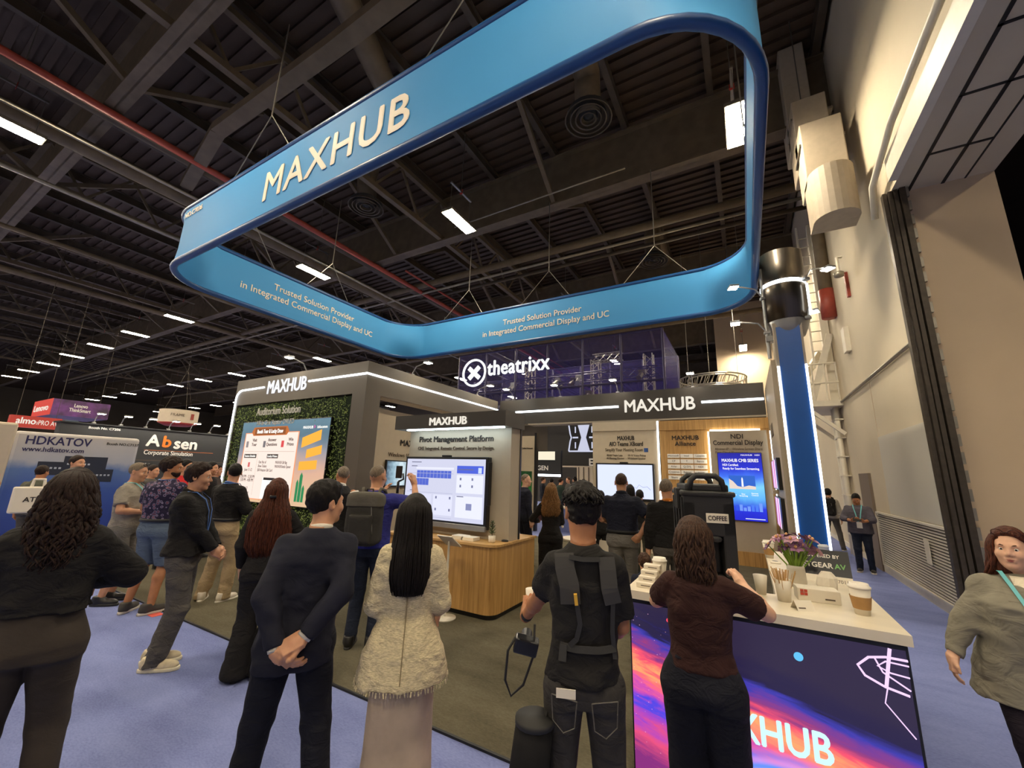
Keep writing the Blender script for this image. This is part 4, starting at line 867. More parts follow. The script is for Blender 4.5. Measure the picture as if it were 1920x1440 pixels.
text('lettering', 'GEN', 0.3, M_PRINTW, eg, (e0.x+0.1, 17.98, e1.z+0.05), ux, uz, align='LEFT', bold=0.02)
for x in (e0.x-0.25, e1.x+0.15): MB().box((x-0.05, 18.05, 0), (x+0.05, 18.15, e1.z-0.2)).build('leg', M_BLACK, eg)
MB().box((e0.x-0.3, 19.5, 0), (e1.x+0.4, 19.6, 2.2)).build('rear_wall', mat('dim_wall', srgb(60, 56, 52), 0.7), eg)
rd = thing('red_panel_booth', 'cream stand with orange-red panel seen through the doorway', 'booth', (-7.5, 24.0, 0))
r0 = at_y(1045, 872, 24); r1 = at_y(1112, 905, 24)
MB().box((r0.x, 24, 0), (r1.x, 24.2, r0.z)).build('wall', M_CREAM, rd)
o0 = at_y(1056, 885, 23.98); o1 = at_y(1078, 915, 23.98)
MB().box((o0.x, 23.96, 0.6), (o1.x, 24, o0.z)).build('red_panel', screen('redorange', srgb(232, 84, 48), 0.7), rd)
for k in range(5): MB().box((r0.x+1.4+k*0.32, 23.95, 0.2), (r0.x+1.45+k*0.32, 24.0, r0.z-0.1)).build('mullion', M_INK2, rd)
text('lettering', 'V', 0.5, M_PRINTW, bb, (at_y(1030, 798, 19.98).x, 19.99, at_y(1030, 798, 19.98).z), ux, uz, bold=0.03)
# more stands beyond the doorway and behind the back run
for i, (x0, x1, y, h, c) in enumerate(((-16, -12, 26, 3.2, (70, 66, 60)), (-4, 0.5, 22, 3.0, (96, 88, 78)), (-11, -4, 30, 3.6, (84, 78, 70)))):
    o = thing('rear_stand', 'plain back wall of %s stand beyond the booth' % ('a brown', 'a tan', 'a wide umber')[i], 'booth', ((x0+x1)/2, y, 0))
    MB().box((x0, y, 0), (x1, y+0.2, h)).build('wall', mat('rear_stand%d' % i, srgb(*c), 0.7), o)
    MB().box((x0, y-0.6, h-0.5), (x1, y, h)).build('fascia', mat('rear_stand%d' % i, srgb(*c), 0.7), o)
# ================================================================ coffee counter
M_MARBLE = mat('white_worktop', srgb(232, 220, 196), 0.3, var=0.05, scale=3, stretch=(1, 3, 1))
M_PAPERW = mat('white_paper', srgb(236, 226, 206), 0.6)
M_CERAM = mat('white_ceramic', srgb(230, 220, 200), 0.35)
M_KRAFT = mat('kraft_sleeve', srgb(176, 134, 82), 0.8, var=0.06, scale=20)
M_LID = mat('white_cup_lid', srgb(238, 230, 214), 0.35)
CT = 1.08
cc = thing('coffee_counter', 'white-topped coffee counter with a glowing video front', 'counter', (0, 3.4, 0))
b = MB(); b.prism([(-0.76, 2.89), (0.64, 2.89), (0.64, 5.35), (0.10, 5.35), (0.10, 3.36), (-0.76, 3.36)], 1.03, CT); b.build('worktop', M_MARBLE, cc)
MB().box((-0.74, 2.97, 0.012), (0.60, 3.30, 1.03)).build('front_carcass', M_WHITE, cc)
MB().box((0.14, 3.30, 0.012), (0.60, 5.30, 1.03)).build('side_carcass', M_WHITE, cc)
def nebula():
    m = bpy.data.materials.new('nebula_video'); m.use_nodes = True
    N = m.node_tree.nodes; L = m.node_tree.links; bs = N['Principled BSDF']; bs.inputs['Base Color'].default_value = (0.01, 0.01, 0.012, 1); bs.inputs['Roughness'].default_value = 0.3
    tc = N.new('ShaderNodeTexCoord'); sp = N.new('ShaderNodeSeparateXYZ'); L.new(tc.outputs['Generated'], sp.inputs[0])
    def M(op, a, b_=None, c=None):
        n = N.new('ShaderNodeMath'); n.operation = op
        for i, v in enumerate((a, b_, c)):
            if v is None: continue
            if isinstance(v, (int, float)): n.inputs[i].default_value = v
            else: L.new(v, n.inputs[i])
        return n.outputs[0]
    x, z = sp.outputs[0], sp.outputs[2]
    t = M('ADD', z, M('MULTIPLY', x, 0.34))                   # bands fall to the right
    cb = N.new('ShaderNodeCombineXYZ'); L.new(M('MULTIPLY', x, 2.2), cb.inputs[0]); L.new(M('MULTIPLY', t, 9.0), cb.inputs[2])
    nz = N.new('ShaderNodeTexNoise'); nz.inputs['Scale'].default_value = 1.6; nz.inputs['Detail'].default_value = 8; nz.inputs['Roughness'].default_value = 0.62; nz.inputs['Distortion'].default_value = 0.7; L.new(cb.outputs[0], nz.inputs['Vector'])
    amp = M('MULTIPLY_ADD', x, -0.30, 0.42)
    tt = M('ADD', t, M('MULTIPLY', M('SUBTRACT', nz.outputs['Fac'], 0.5), amp))
    r = N.new('ShaderNodeValToRGB'); L.new(tt, r.inputs[0]); e = r.color_ramp.elements
    st = [(0.12, (120, 40, 110)), (0.24, (206, 70, 110)), (0.33, (150, 60, 170)), (0.40, (64, 60, 200)), (0.47, (176, 66, 160)), (0.56, (236, 96, 104)), (0.63, (250, 150, 96)), (0.69, (226, 74, 96)), (0.75, (130, 50, 110)), (0.82, (52, 50, 150)), (0.88, (30, 24, 58)), (1.0, (40, 32, 56))]
    e[0].position = st[0][0]; e[0].color = (*srgb(*st[0][1]), 1); e[1].position = st[-1][0]; e[1].color = (*srgb(*st[-1][1]), 1)
    for p, c in st[1:-1]: k = e.new(p); k.color = (*srgb(*c), 1)
    # cool pool with ring ripples at the foot of the picture
    dx = M('SUBTRACT', x, 0.62); dz = M('SUBTRACT', z, 0.12); rad = M('SQRT', M('ADD', M('POWER', dx, 2.0), M('POWER', M('MULTIPLY', dz, 1.6), 2.0)))
    mask = N.new('ShaderNodeMapRange'); L.new(M('ADD', rad, M('MULTIPLY', nz.outputs['Fac'], 0.1)), mask.inputs[0]); mask.inputs[1].default_value = 0.30; mask.inputs[2].default_value = 0.44; mask.inputs[3].default_value = 1.0; mask.inputs[4].default_value = 0.0
    rr = N.new('ShaderNodeValToRGB'); L.new(M('MULTIPLY_ADD', M('SINE', M('MULTIPLY', rad, 70.0)), 0.5, 0.5), rr.inputs[0]); rr.color_ramp.elements[0].color = (*srgb(90, 130, 226), 1); rr.color_ramp.elements[1].color = (*srgb(190, 140, 214), 1)
    mx = N.new('ShaderNodeMix'); mx.data_type = 'RGBA'; L.new(mask.outputs[0], mx.inputs[0]); L.new(r.outputs[0], mx.inputs[6]); L.new(rr.outputs[0], mx.inputs[7])
    # bright specks
    vo = N.new('ShaderNodeTexVoronoi'); vo.inputs['Scale'].default_value = 34; L.new(tc.outputs['Generated'], vo.inputs['Vector'])
    sk = N.new('ShaderNodeMapRange'); L.new(vo.outputs['Distance'], sk.inputs[0]); sk.inputs[1].default_value = 0.05; sk.inputs[2].default_value = 0.10; sk.inputs[3].default_value = 0.5; sk.inputs[4].default_value = 0.0
    m3 = N.new('ShaderNodeMix'); m3.data_type = 'RGBA'; L.new(M('MULTIPLY', sk.outputs[0], M('GREATER_THAN', 0.4, x)), m3.inputs[0]); L.new(mx.outputs[2], m3.inputs[6]); m3.inputs[7].default_value = (*srgb(250, 190, 220), 1)
    L.new(m3.outputs[2], bs.inputs['Emission Color']); bs.inputs['Emission Strength'].default_value = 1.0
    return m
vw = thing('video_front', 'glowing nebula video panel on the front of the coffee counter', 'screen', (-0.07, 2.93, 0.05))
MB().box((-0.745, 2.925, 0.05), (0.625, 2.965, 1.02), 0.004).build('cabinet', M_BEZEL, vw)
VY = 2.922
MB().add([(-0.735, VY, 0.06), (0.612, VY, 0.06), (0.612, VY, 1.0), (-0.735, VY, 1.0)], [(0, 1, 2, 3)]).build('picture', nebula(), vw)
h0 = at_y(1425, 1370, VY); h1 = at_y(1558, 1400, VY)
SCW = screen('cyan_white_letter', srgb(190, 228, 236), 0.95)
hw_ = (h1.x-h0.x)
text('screen_lettering', 'MAXHUB', 0.2, SCW, vw, (h1.x-hw_*1.06, VY-0.002, (h0.z+h1.z)/2-0.075), ux, uz, bold=0.02, ext=0.001, fit=hw_*2.12)
d0 = at_y(1497, 1231, VY); MB().lathe([(0.0, 0), (0.02, 0)], (0, 0, 0), 8)
MB().add([(d0.x+0.022*math.cos(a), VY-0.002, d0.z+0.022*math.sin(a)) for a in np.linspace(0, 2*PI, 17)[:-1]], [tuple(range(16))]).build('screen_disc', screen('sky_disc', srgb(90, 180, 226), 0.9), vw)
d1 = at_y(1253, 1163, VY); MB().add([(d1.x+0.012*math.cos(a), VY-0.002, d1.z+0.012*math.sin(a)) for a in np.linspace(0, 2*PI, 17)[:-1]], [tuple(range(16))]).build('screen_disc', screen('red_disc', srgb(226, 70, 90), 0.9), vw)
SL = screen('lilac_line', srgb(226, 196, 236), 0.95)
def vline(pts, r=0.004):
    MB().tube([Vector((at_y(x, y, VY).x, VY-0.002, at_y(x, y, VY).z)) for x, y in pts], r, 5).build('screen_line', SL, vw)
vline([(1702, 1240), (1660, 1232), (1628, 1232), (1608, 1246), (1622, 1266), (1660, 1288), (1706, 1306)], 0.006); vline([(1704, 1250), (1660, 1240), (1645, 1248), (1670, 1262), (1706, 1272)]); vline([(1640, 1234), (1655, 1260), (1708, 1296)]); vline([(1664, 1292), (1660, 1318), (1718, 1386)], 0.003); vline([(1668, 1216), (1662, 1290)], 0.008)
# ---- coffee dispenser
cd = thing('coffee_dispenser', 'tall black insulated drink dispenser with COFFEE label on the counter', 'dispenser', (-0.28, 3.2, CT+0.06), math.radians(16))
M_PLAST = mat('black_roto_plastic', srgb(34, 33, 33), 0.5, bump=0.15, bscale=220)
def lb(a, c, bev=0.012): return MB().box(a, c, bev)
lb((-0.125, -0.13, -0.06), (0.125, 0.12, 0.06)).build('foot', M_PLAST, cd, local=True)
q = MB(); W_ = 0.155
for (a, c) in (((-W_, -0.16, 0.06), (-0.075, 0.26, 0.52)), ((0.075, -0.16, 0.06), (W_, 0.26, 0.52)), ((-0.075, -0.06, 0.06), (0.075, 0.26, 0.52)), ((-W_, -0.16, 0.30), (W_, 0.26, 0.56))): q.box(a, c, 0.012)
q.prism([(0.075*math.cos(a), 0) for a in (0, 1)], 0, 0) if False else None
q.build('body', M_PLAST, cd, local=True)
lb((-0.075, -0.165, 0.26), (0.075, -0.10, 0.31), 0.03).build('niche_hood', M_PLAST, cd, local=True)
lb((-W_-0.012, -0.172, 0.55), (W_+0.012, 0.272, 0.585)).build('lid_rim', M_PLAST, cd, local=True)
lb((-W_+0.02, -0.14, 0.58), (W_-0.02, 0.24, 0.63)).build('lid', M_PLAST, cd, local=True)
for y in (-0.13, 0.21):
    MB().tube([(-0.11, y, 0.57), (-0.095, y, 0.655), (-0.06, y, 0.685), (0.06, y, 0.685), (0.095, y, 0.655), (0.11, y, 0.57)], 0.02, 8).build('handle', M_PLAST, cd, local=True, smooth=True)
for y in (-0.08, 0.0):
    lb((-W_-0.03, y, 0.46), (-W_, y+0.035, 0.60), 0.008).build('latch', M_PLAST, cd, local=True)
for y in (-0.14, -0.02, 0.1, 0.22): lb((-W_-0.012, y, 0.08), (-W_+0.002, y+0.02, 0.54), 0.004).build('rib', M_PLAST, cd, local=True)
MB().tube([(0, -0.07, 0.20), (0, -0.14, 0.20), (0, -0.15, 0.15)], 0.016, 8).build('spigot', M_BEZEL, cd, local=True)
lbl = lb((-0.02, -0.163, 0.385), (0.115, -0.158, 0.445), 0.002).build('label_plate', M_PAPERW, cd, local=True)
# lettering built in the dispenser's own frame
cu_t = text('label_text', 'COFFEE', 0.04, M_INK, None, (0, 0, 0), ux, uz, bold=0.02, ext=0.0005, fit=0.112)
cu_t.parent = lbl; cu_t.location = (0.0475, -0.1645, 0.401)
# ---- cups, flowers and small things on the counter
def cup(x, y, z, label, lid=True, sleeve=True, s=1.0, group=None):
    c = thing('paper_cup', label, 'cup', (x, y, z), group=group)
    h = 0.115*s
    MB().lathe([(0.028*s, 0), (0.041*s, h)], n=20).build('body', M_PAPERW, c, smooth=True, local=True)
    if sleeve: MB().lathe([(0.0325*s, 0.025*s), (0.0405*s, 0.078*s)], n=20, cap=False).build('sleeve', M_KRAFT, c, smooth=True, local=True)
    if lid:
        MB().lathe([(0.0435*s, h-0.004), (0.0435*s, h+0.006), (0.038*s, h+0.008), (0.036*s, h+0.022), (0.032*s, h+0.022), (0.03*s, h+0.016)], n=20).build('lid', M_LID, c, smooth=True, local=True)
    else: MB().lathe([(0.039*s, h-0.012), (0.0, h-0.012)], n=20, cap=False).build('coffee', mat('coffee_surface', srgb(70, 44, 26), 0.2), c, local=True)
    return c
p = at_z(1618, 1152, CT); cup(p.x, p.y, CT, 'lidded paper cup with kraft sleeve alone at the counter corner', s=1.25)
p = at_z(1443, 1046, CT); cup(p.x, p.y, CT, 'lidded paper cup behind the purple flowers', s=1.2)
cup(-0.60, 3.25, CT, 'lidded paper cup beside the stack of small boxes', s=1.2, sleeve=False)
p = at_z(1385, 1085, CT); cup(0.02, 3.32, CT, 'open paper cup in front of the coffee dispenser', lid=False, sleeve=False)
ic = thing('iced_drink', 'clear plastic cup of iced coffee at the far end of the counter', 'cup', (0.57, 4.95, CT))
MB().lathe([(0.03, 0), (0.045, 0.14)], n=18, cap=False).build('cup', mat('clear_plastic', (0.9, 0.9, 0.88), 0.08, alpha=0.35), ic, smooth=True, local=True)
MB().lathe([(0.029, 0.004), (0.036, 0.06)], n=18).build('coffee', mat('iced_coffee', srgb(170, 132, 92), 0.2), ic, smooth=True, local=True)
MB().lathe([(0.047, 0.138), (0.047, 0.146), (0.03, 0.158)], n=18).build('lid', mat('clear_lid', (0.9, 0.9, 0.88), 0.1, alpha=0.5), ic, smooth=True, local=True)
st = thing('stirrer_cup', 'white cup packed with wooden stir sticks', 'cup', (0.14, 3.22, CT))
MB().lathe([(0.035, 0), (0.048, 0.125), (0.044, 0.125), (0.03, 0.01)], n=22).build('cup', M_CERAM, st, smooth=True, local=True)
M_STICK = mat('birch_stick', srgb(206, 164, 106), 0.7, var=0.12, scale=30)
for k in range(34):
    a = random.uniform(0, 2*PI); r = random.uniform(0.0, 0.034); tp = Vector((math.cos(a), math.sin(a), 0)); p0_ = tp*r*0.6+Vector((0, 0, 0.02)); p1_ = tp*(r*2.0+0.01)+Vector((0, 0, random.uniform(0.165, 0.185)))
    MB().bar(p0_, p1_, 0.006, 0.0018, up=(math.sin(a*3), math.cos(a*3), 0)).build('stir_stick', M_STICK, st, local=True)
fl = thing('flower_vase', 'white vase of purple and peach orchids with green stems', 'flowers', (0.25, 3.72, CT))
MB().lathe([(0.05, 0), (0.06, 0.03), (0.055, 0.12), (0.05, 0.14), (0.04, 0.12)], n=22).build('vase', M_CERAM, fl, smooth=True, local=True)
M_STEM = mat('flower_stem', srgb(118, 150, 44), 0.5, var=0.2, scale=20)
M_PET = [mat('orchid_purple', srgb(150, 104, 140), 0.6, var=0.25, scale=40), mat('orchid_pink', srgb(196, 150, 168), 0.6, var=0.2, scale=40), mat('orchid_plum', srgb(110, 66, 108), 0.6, var=0.2, scale=40)]
M_PEACH = mat('orchid_peach', srgb(220, 166, 110), 0.6)
for k in range(26):
    a = random.uniform(0, 2*PI); sp_ = random.uniform(0.02, 0.16); h = random.uniform(0.26, 0.36)-sp_*0.35
    tip = Vector((math.cos(a)*sp_*1.1, math.sin(a)*sp_*0.9, h)); mid = Vector((tip.x*0.35, tip.y*0.35, h*0.55))
    MB().tube([Vector((math.cos(a)*0.02, math.sin(a)*0.02, 0.05)), mid, tip], [0.006, 0.006, 0.004], 6).build('stem', M_STEM, fl, local=True, smooth=True)
    B = MB(); nrm = (tip-Vector((0, 0, 0.15))).normalized(); t1 = nrm.cross(Vector((0.3, 0.2, 1))).normalized(); t2 = nrm.cross(t1)
    for j in range(6):
        aa = 2*PI*j/6+random.uniform(-.2, .2); d = (t1*math.cos(aa)+t2*math.sin(aa)); sd2 = nrm.cross(d); L2 = random.uniform(0.04, 0.06)
        B.add([tip, tip+d*L2*0.55+sd2*0.016+nrm*0.014, tip+d*L2+nrm*random.uniform(0.0, 0.02), tip+d*L2*0.55-sd2*0.016+nrm*0.014], [(0, 1, 2, 3)])
    f_ = B.build('blossom', random.choice(M_PET), fl, local=True)
    MB().lathe([(0.003, 0), (0.011, 0.012), (0.004, 0.024)], tuple(tip+nrm*0.004), 8).build('blossom_heart', M_PEACH, f_, local=True, smooth=True)
for k in range(10):
    a = random.uniform(0, 2*PI); t_ = Vector((math.cos(a)*0.09, math.sin(a)*0.08, random.uniform(0.2, 0.27))); o_ = Vector((math.cos(a)*0.02, math.sin(a)*0.02, 0.1)); sd3 = Vector((-math.sin(a), math.cos(a), 0))*0.012; m_ = (o_+t_)/2+Vector((0, 0, 0.02))
    MB().add([o_, m_+sd3, t_, m_-sd3], [(0, 1, 2), (0, 2, 3)]).build('leaf', M_STEM, fl, local=True)
sg = thing('netgear_sign', 'black tilted counter sign reading POWERED BY NETGEAR AV', 'sign', (0.47, 4.05, CT))
uq = Vector((0.995, -0.06, 0.0)).normalized(); vq = Vector((0.0, 0.42, 0.9)); vq = (vq-uq*vq.dot(uq)).normalized(); O_ = Vector((0.27, 4.02, CT+0.045))
MB().plate(O_, uq, vq, 0, 0, 0.34, 0.19, 0.004, -0.004).build('board', M_BEZEL, sg)
MB().plate(O_, uq, vq, 0, -0.05, 0.34, 0.0, 0.003, -0.003).build('foot_strip', M_PAPERW, sg)
MB().bar(O_+uq*0.17+vq*0.15, O_+uq*0.17+Vector((0, 0.16, -0.03)), 0.05, 0.004).build('strut', M_BEZEL, sg)
text('lettering', 'POWERED BY', 0.036, M_PRINTW, sg, O_+uq*0.17+vq*0.13, uq, vq, bold=0.015, ext=0.0006)
text('lettering', 'NETGEAR', 0.052, M_PRINTW, sg, O_+uq*0.235+vq*0.055, uq, vq, align='RIGHT', bold=0.02, ext=0.0006)
text('lettering', 'AV', 0.052, mat('green_print', srgb(130, 190, 110), 0.5), sg, O_+uq*0.245+vq*0.055, uq, vq, align='LEFT', bold=0.02, ext=0.0006)
text('lettering', 'N7011', 0.034, M_INK2, sg, O_+uq*0.27-vq*0.045, uq, vq, ext=0.0006)
nb = thing('napkin_bag', 'crumpled white paper bag in front of the black sign', 'bag', (0.41, 3.62, CT))
B = MB()
for k in range(12):
    pass
B.lathe([(0.05, 0), (0.062, 0.05), (0.055, 0.1), (0.03, 0.135), (0.012, 0.13)], (0, 0, 0), 9); B.v = [(x*1.0+random.uniform(-.006, .006), y*0.7+random.uniform(-.006, .006), z) for x, y, z in B.v]; B.build('bag', M_PAPERW, nb, local=True)
bx_ = thing('napkin_box', 'low white carton with red emblem beside the stir sticks', 'box', (0.30, 3.36, CT), 0.1)
MB().box((-0.09, -0.06, 0), (0.13, 0.06, 0.075), 0.004).build('carton', M_PAPERW, bx_, local=True)
for i in range(2):
    for j in range(2): MB().box((-0.075+i*0.02, -0.063, 0.035+j*0.018), (-0.058+i*0.02, -0.06, 0.05+j*0.018)).build('red_emblem', mat('red_emblem', srgb(186, 66, 50), 0.6), bx_, local=True)
MB().box((0.05, -0.062, 0.02), (0.10, -0.06, 0.028)).build('small_print', M_INK2, bx_, local=True)
tc_ = thing('tent_card', 'small folded white tent card lying on the worktop', 'card', (0.22, 3.08, CT), 0.5)
MB().add([(-0.05, -0.035, 0), (0.05, -0.035, 0), (0.05, 0, 0.05), (-0.05, 0, 0.05), (0.05, 0.035, 0), (-0.05, 0.035, 0)], [(0, 1, 2, 3), (3, 2, 4, 5)]).build('card', M_PAPERW, tc_, local=True)
MB().add([(-0.04, -0.028, 0.0115), (0.0, -0.028, 0.0115), (0.0, -0.024, 0.0172), (-0.04, -0.024, 0.0172)], [(0, 1, 2, 3)]).build('print', M_INK2, tc_, local=True)
MB().box((0.30, 4.55, CT), (0.56, 4.75, CT+0.08), 0.02).build('black_pouch', M_BLACK, None, label='black soft pouch lying behind the black sign', cat='pouch')
ph = MB().box((0.12, 4.55, CT), (0.2, 4.72, CT+0.012), 0.004).build('menu_card', M_PAPERW, None, label='white card with dark oval lying by the flowers', cat='card')
MB().lathe([(0.0, 0.0125), (0.025, 0.0126)], (0.16, 4.63, CT), 14).build('oval_print', M_BEZEL, ph)
for k, (x, y, z, dx) in enumerate(((-0.71, 2.99, 0, 0), (-0.705, 3.04, 0.03, 0), (-0.70, 3.09, 0.06, 0), (-0.69, 3.14, 0.09, 0), (-0.71, 3.09, 0.0, 0), (-0.70, 3.15, 0.03, 0))):
    o = MB().box((x, y, CT+z), (x+0.11, y+0.075, CT+z+0.03), 0.002).build('carton_box', M_PAPERW, None, label='flat white printed carton in the stepped stack on the counter', cat='box', group='stepped cartons on the counter')
    MB().box((x+0.03, y-0.0008, CT+z+0.012), (x+0.09, y, CT+z+0.017)).build('print_line', M_INK2, o)
# ---- things on the oak counter
pt = thing('potted_plant', 'small conifer in a white pot on the oak counter', 'plant', (-3.02, 4.82, 0.90))
MB().lathe([(0.035, 0), (0.045, 0.01), (0.047, 0.085), (0.04, 0.085)], n=18).build('pot', M_CERAM, pt, smooth=True, local=True)
MB().tube([(0, 0, 0.07), (0, 0, 0.26)], 0.005, 6).build('stem', mat('bark', srgb(84, 64, 44), 0.8), pt, local=True)
M_NEED = mat('conifer_green', srgb(58, 84, 44), 0.7, var=0.3, scale=30)
for k in range(46):
    z = 0.09+0.18*k/46; r = 0.062*(1-((k/46-0.25)/0.85)**2)+0.012; a = k*2.4
    d = Vector((math.cos(a), math.sin(a), 0.55)).normalized(); p0_ = Vector((0, 0, z)); p1_ = p0_+d*r; sd3 = d.cross(Vector((0, 0, 1))).normalized()*0.011
    MB().add([p0_, p0_+d*r*0.6+sd3, p1_, p0_+d*r*0.6-sd3], [(0, 1, 2), (0, 2, 3)]).build('sprig', M_NEED, pt, local=True)
for k, (x, z, h) in enumerate(((-3.62, 0, 0.03), (-3.60, 0.03, 0.02), (-3.44, 0, 0.045))):
    MB().box((x, 4.70, 0.90+z), (x+0.2, 4.86, 0.90+z+h), 0.002).build('brochure_stack', M_PAPERW, None, label=['thick white brochure pile lying flat on the oak counter', 'thin brochure pile on top of the thick pile', 'low white brochure pile nearest the potted plant'][k], cat='brochures')
MB().lathe([(0.05, 0), (0.05, 0.02), (0.02, 0.025)], (-2.92, 5.0, 0.90), 20).build('speaker_puck', M_BEZEL, None, label='flat black round puck on the oak counter end', cat='puck', smooth=True)
cup(-2.95, 5.3, 0.90, 'open white mug on the far end of the oak counter', lid=False, sleeve=False)
bs_ = thing('brochure_stand', 'white slanted brochure stand in front of the oak counter', 'stand', (-3.42, 4.42, 0.012))
MB().obox(Matrix.Translation((-3.42, 4.42, 0.92)) @ Matrix.Rotation(-0.6, 4, 'X') @ Matrix.Rotation(0.0, 4, 'Z'), (-0.12, -0.13, 0), (0.12, 0.13, 0.012)).build('tray', M_PAPERW, bs_)
MB().tube([(-3.42, 4.42, 0.03), (-3.42, 4.42, 0.92)], 0.015, 8).build('post', M_WHITE, bs_)
MB().lathe([(0.14, 0), (0.14, 0.02), (0.02, 0.03)], (-3.42, 4.42, 0.012), 20).build('base', M_WHITE, bs_, smooth=True)
# ---- furniture behind the crowd
def round_table(x, y, h, r, label):
    t = thing('round_table', label, 'table', (x, y, 0.012))
    MB().lathe([(r-0.01, h-0.03), (r, h-0.02), (r, h), (0, h)], n=28).build('top', M_PAPERW, t, smooth=False, local=True)
    MB().tube([(0, 0, 0.02), (0, 0, h-0.02)], 0.03, 10).build('column', M_SILVER, t, local=True, smooth=True)
    MB().lathe([(0.26, 0), (0.26, 0.012), (0.04, 0.03)], n=24).build('base', M_SILVER, t, local=True, smooth=True)
round_table(-1.15, 7.4, 1.02, 0.38, 'round white high table between the black shirts')
round_table(-2.6, 6.95, 0.74, 0.3, 'low round white table behind the navy polo man')
def shell_chair(x, y, rz, label, grp):
    c = thing('shell_chair', label, 'chair', (x, y, 0.012), rz, group=grp)
    B = MB(); n = 9; prof = [(-0.22, 0.44), (-0.1, 0.42), (0.08, 0.42), (0.19, 0.45), (0.25, 0.54), (0.28, 0.68), (0.30, 0.80)]
    vs = []; fs = []
    for (yy_, zz) in prof:
        for k in range(n):
            u_ = (k/(n-1)-0.5)*2; w = 0.23 if zz < 0.6 else 0.2; vs.append((u_*w, yy_-0.05*u_*u_*(1 if zz > 0.5 else 0), zz+0.05*u_*u_*(1 if zz < 0.6 else 0)))
    for i in range(len(prof)-1):
        for k in range(n-1): fs.append((i*n+k, i*n+k+1, (i+1)*n+k+1, (i+1)*n+k))
    m_ = len(vs); vs += [(a_, b_, c_-0.012) for a_, b_, c_ in vs]; fs += [tuple(i+m_ for i in f[::-1]) for f in fs[:]]
    B.add(vs, fs); B.build('shell', M_CERAM, c, smooth=True, local=True)
    for sx_ in (-1, 1):
        for sy_ in (-1, 1): MB().tube([(0.12*sx_, 0.12*sy_, 0.41), (0.21*sx_, 0.21*sy_, 0.0)], 0.012, 6).build('leg', M_SILVER, c, local=True)
shell_chair(-1.0, 6.4, 0.4, 'white shell chair beside the round high table', 'white shell chairs')
shell_chair(-1.85, 7.35, 2.6, 'white shell chair by the low round table', 'white shell chairs')
shell_chair(-2.1, 6.3, -0.6, 'white shell chair behind the woman in black', 'white shell chairs')
tg = thing('tote_bag', 'patterned grey tote bag set down on the booth carpet', 'bag', (-2.15, 5.75, 0.012))
MB().box((-0.2, -0.1, 0), (0.2, 0.1, 0.42), 0.04).build('body', mat('tote_pattern', srgb(90, 84, 74), 0.8, var=0.7, scale=14, col2=srgb(190, 180, 160)), tg, local=True)
for sy_ in (-0.06, 0.06): MB().tube([(-0.1, sy_, 0.4), (-0.07, sy_, 0.56), (0.07, sy_, 0.56), (0.1, sy_, 0.4)], 0.01, 6).build('handle', M_BLACK, tg, local=True)
sk_ = thing('skirted_table', 'white-topped table with blue skirt beyond the doorway', 'table', (-4.9, 13.2, 0))
MB().box((-5.7, 12.9, 0), (-4.0, 13.6, 0.72)).build('skirt', M_BLUE, sk_); MB().box((-5.75, 12.85, 0.72), (-3.95, 13.65, 0.76)).build('top', M_PAPERW, sk_)
rc = MB().box((-6.55, 2.50, 0.0), (-6.30, 2.62, 0.004)).build('floor_sticker', mat('red_sticker', srgb(226, 90, 76), 0.6), None, label='small red sticker on the blue carpet by the sneakers', cat='sticker')
# white trolley-like sign on a pole at the far left
wt = thing('white_bag_stand', 'white printed carrier bag with handle on a slim white pole', 'bag', (-8.7, 2.2, 0))
pw = at_x(63, 940, -8.7)
MB().box((-8.72, pw.y-0.22, pw.z-0.15), (-8.64, pw.y+0.22, pw.z+0.2), 0.02).build('bag', M_PAPERW, wt)
MB().tube([(-8.68, pw.y-0.06, pw.z+0.2), (-8.68, pw.y-0.05, pw.z+0.3), (-8.68, pw.y+0.05, pw.z+0.3), (-8.68, pw.y+0.06, pw.z+0.2)], 0.02, 6).build('handle', M_PAPERW, wt)
MB().tube([(-8.68, pw.y, pw.z-0.15), (-8.68, pw.y-0.1, 0.0)], 0.018, 6).build('pole', M_WHITE, wt)
text('print', 'ATEN', 0.09, M_INK, wt, (-8.638, pw.y, pw.z), uY, uz, bold=0.02, ext=0.0005)
# ================================================================ people: distance-field bodies meshed with surface nets
_tab = np.random.default_rng(3).random((32, 32, 32)).astype(np.float32)
def vnoise(P, sc):
    q = P*np.asarray(sc, dtype=np.float32); i = np.floor(q).astype(np.int32); f = (q-i).astype(np.float32); f = f*f*(3-2*f)
    a = i & 31; b = (i+1) & 31; r = 0
    for dx in (0, 1):
        wx = f[:, 0] if dx else 1-f[:, 0]; X = b[:, 0] if dx else a[:, 0]
        for dy in (0, 1):
            wy = f[:, 1] if dy else 1-f[:, 1]; Y = b[:, 1] if dy else a[:, 1]
            for dz in (0, 1):
                wz = f[:, 2] if dz else 1-f[:, 2]; Z = b[:, 2] if dz else a[:, 2]
                r = r + _tab[X, Y, Z]*wx*wy*wz
    return r-0.5
A3 = lambda *v: np.array(v, dtype=np.float32)
def cone(P, a, b, ra, rb):
    a = np.asarray(a, np.float32); b = np.asarray(b, np.float32); d = b-a; L2 = max(float(d@d), 1e-9)
    t = np.clip((P-a)@d/L2, 0, 1); q = P-a-t[:, None]*d
    return np.sqrt((q*q).sum(1))-(ra+(rb-ra)*t)
def ell(P, c, r, R=None):
    q = P-np.asarray(c, np.float32)
    if R is not None: q = q@np.asarray(R, np.float32)
    r = np.asarray(r, np.float32); k0 = np.sqrt(((q/r)**2).sum(1)); k1 = np.sqrt(((q/(r*r))**2).sum(1))+1e-6
    return k0*(k0-1)/k1
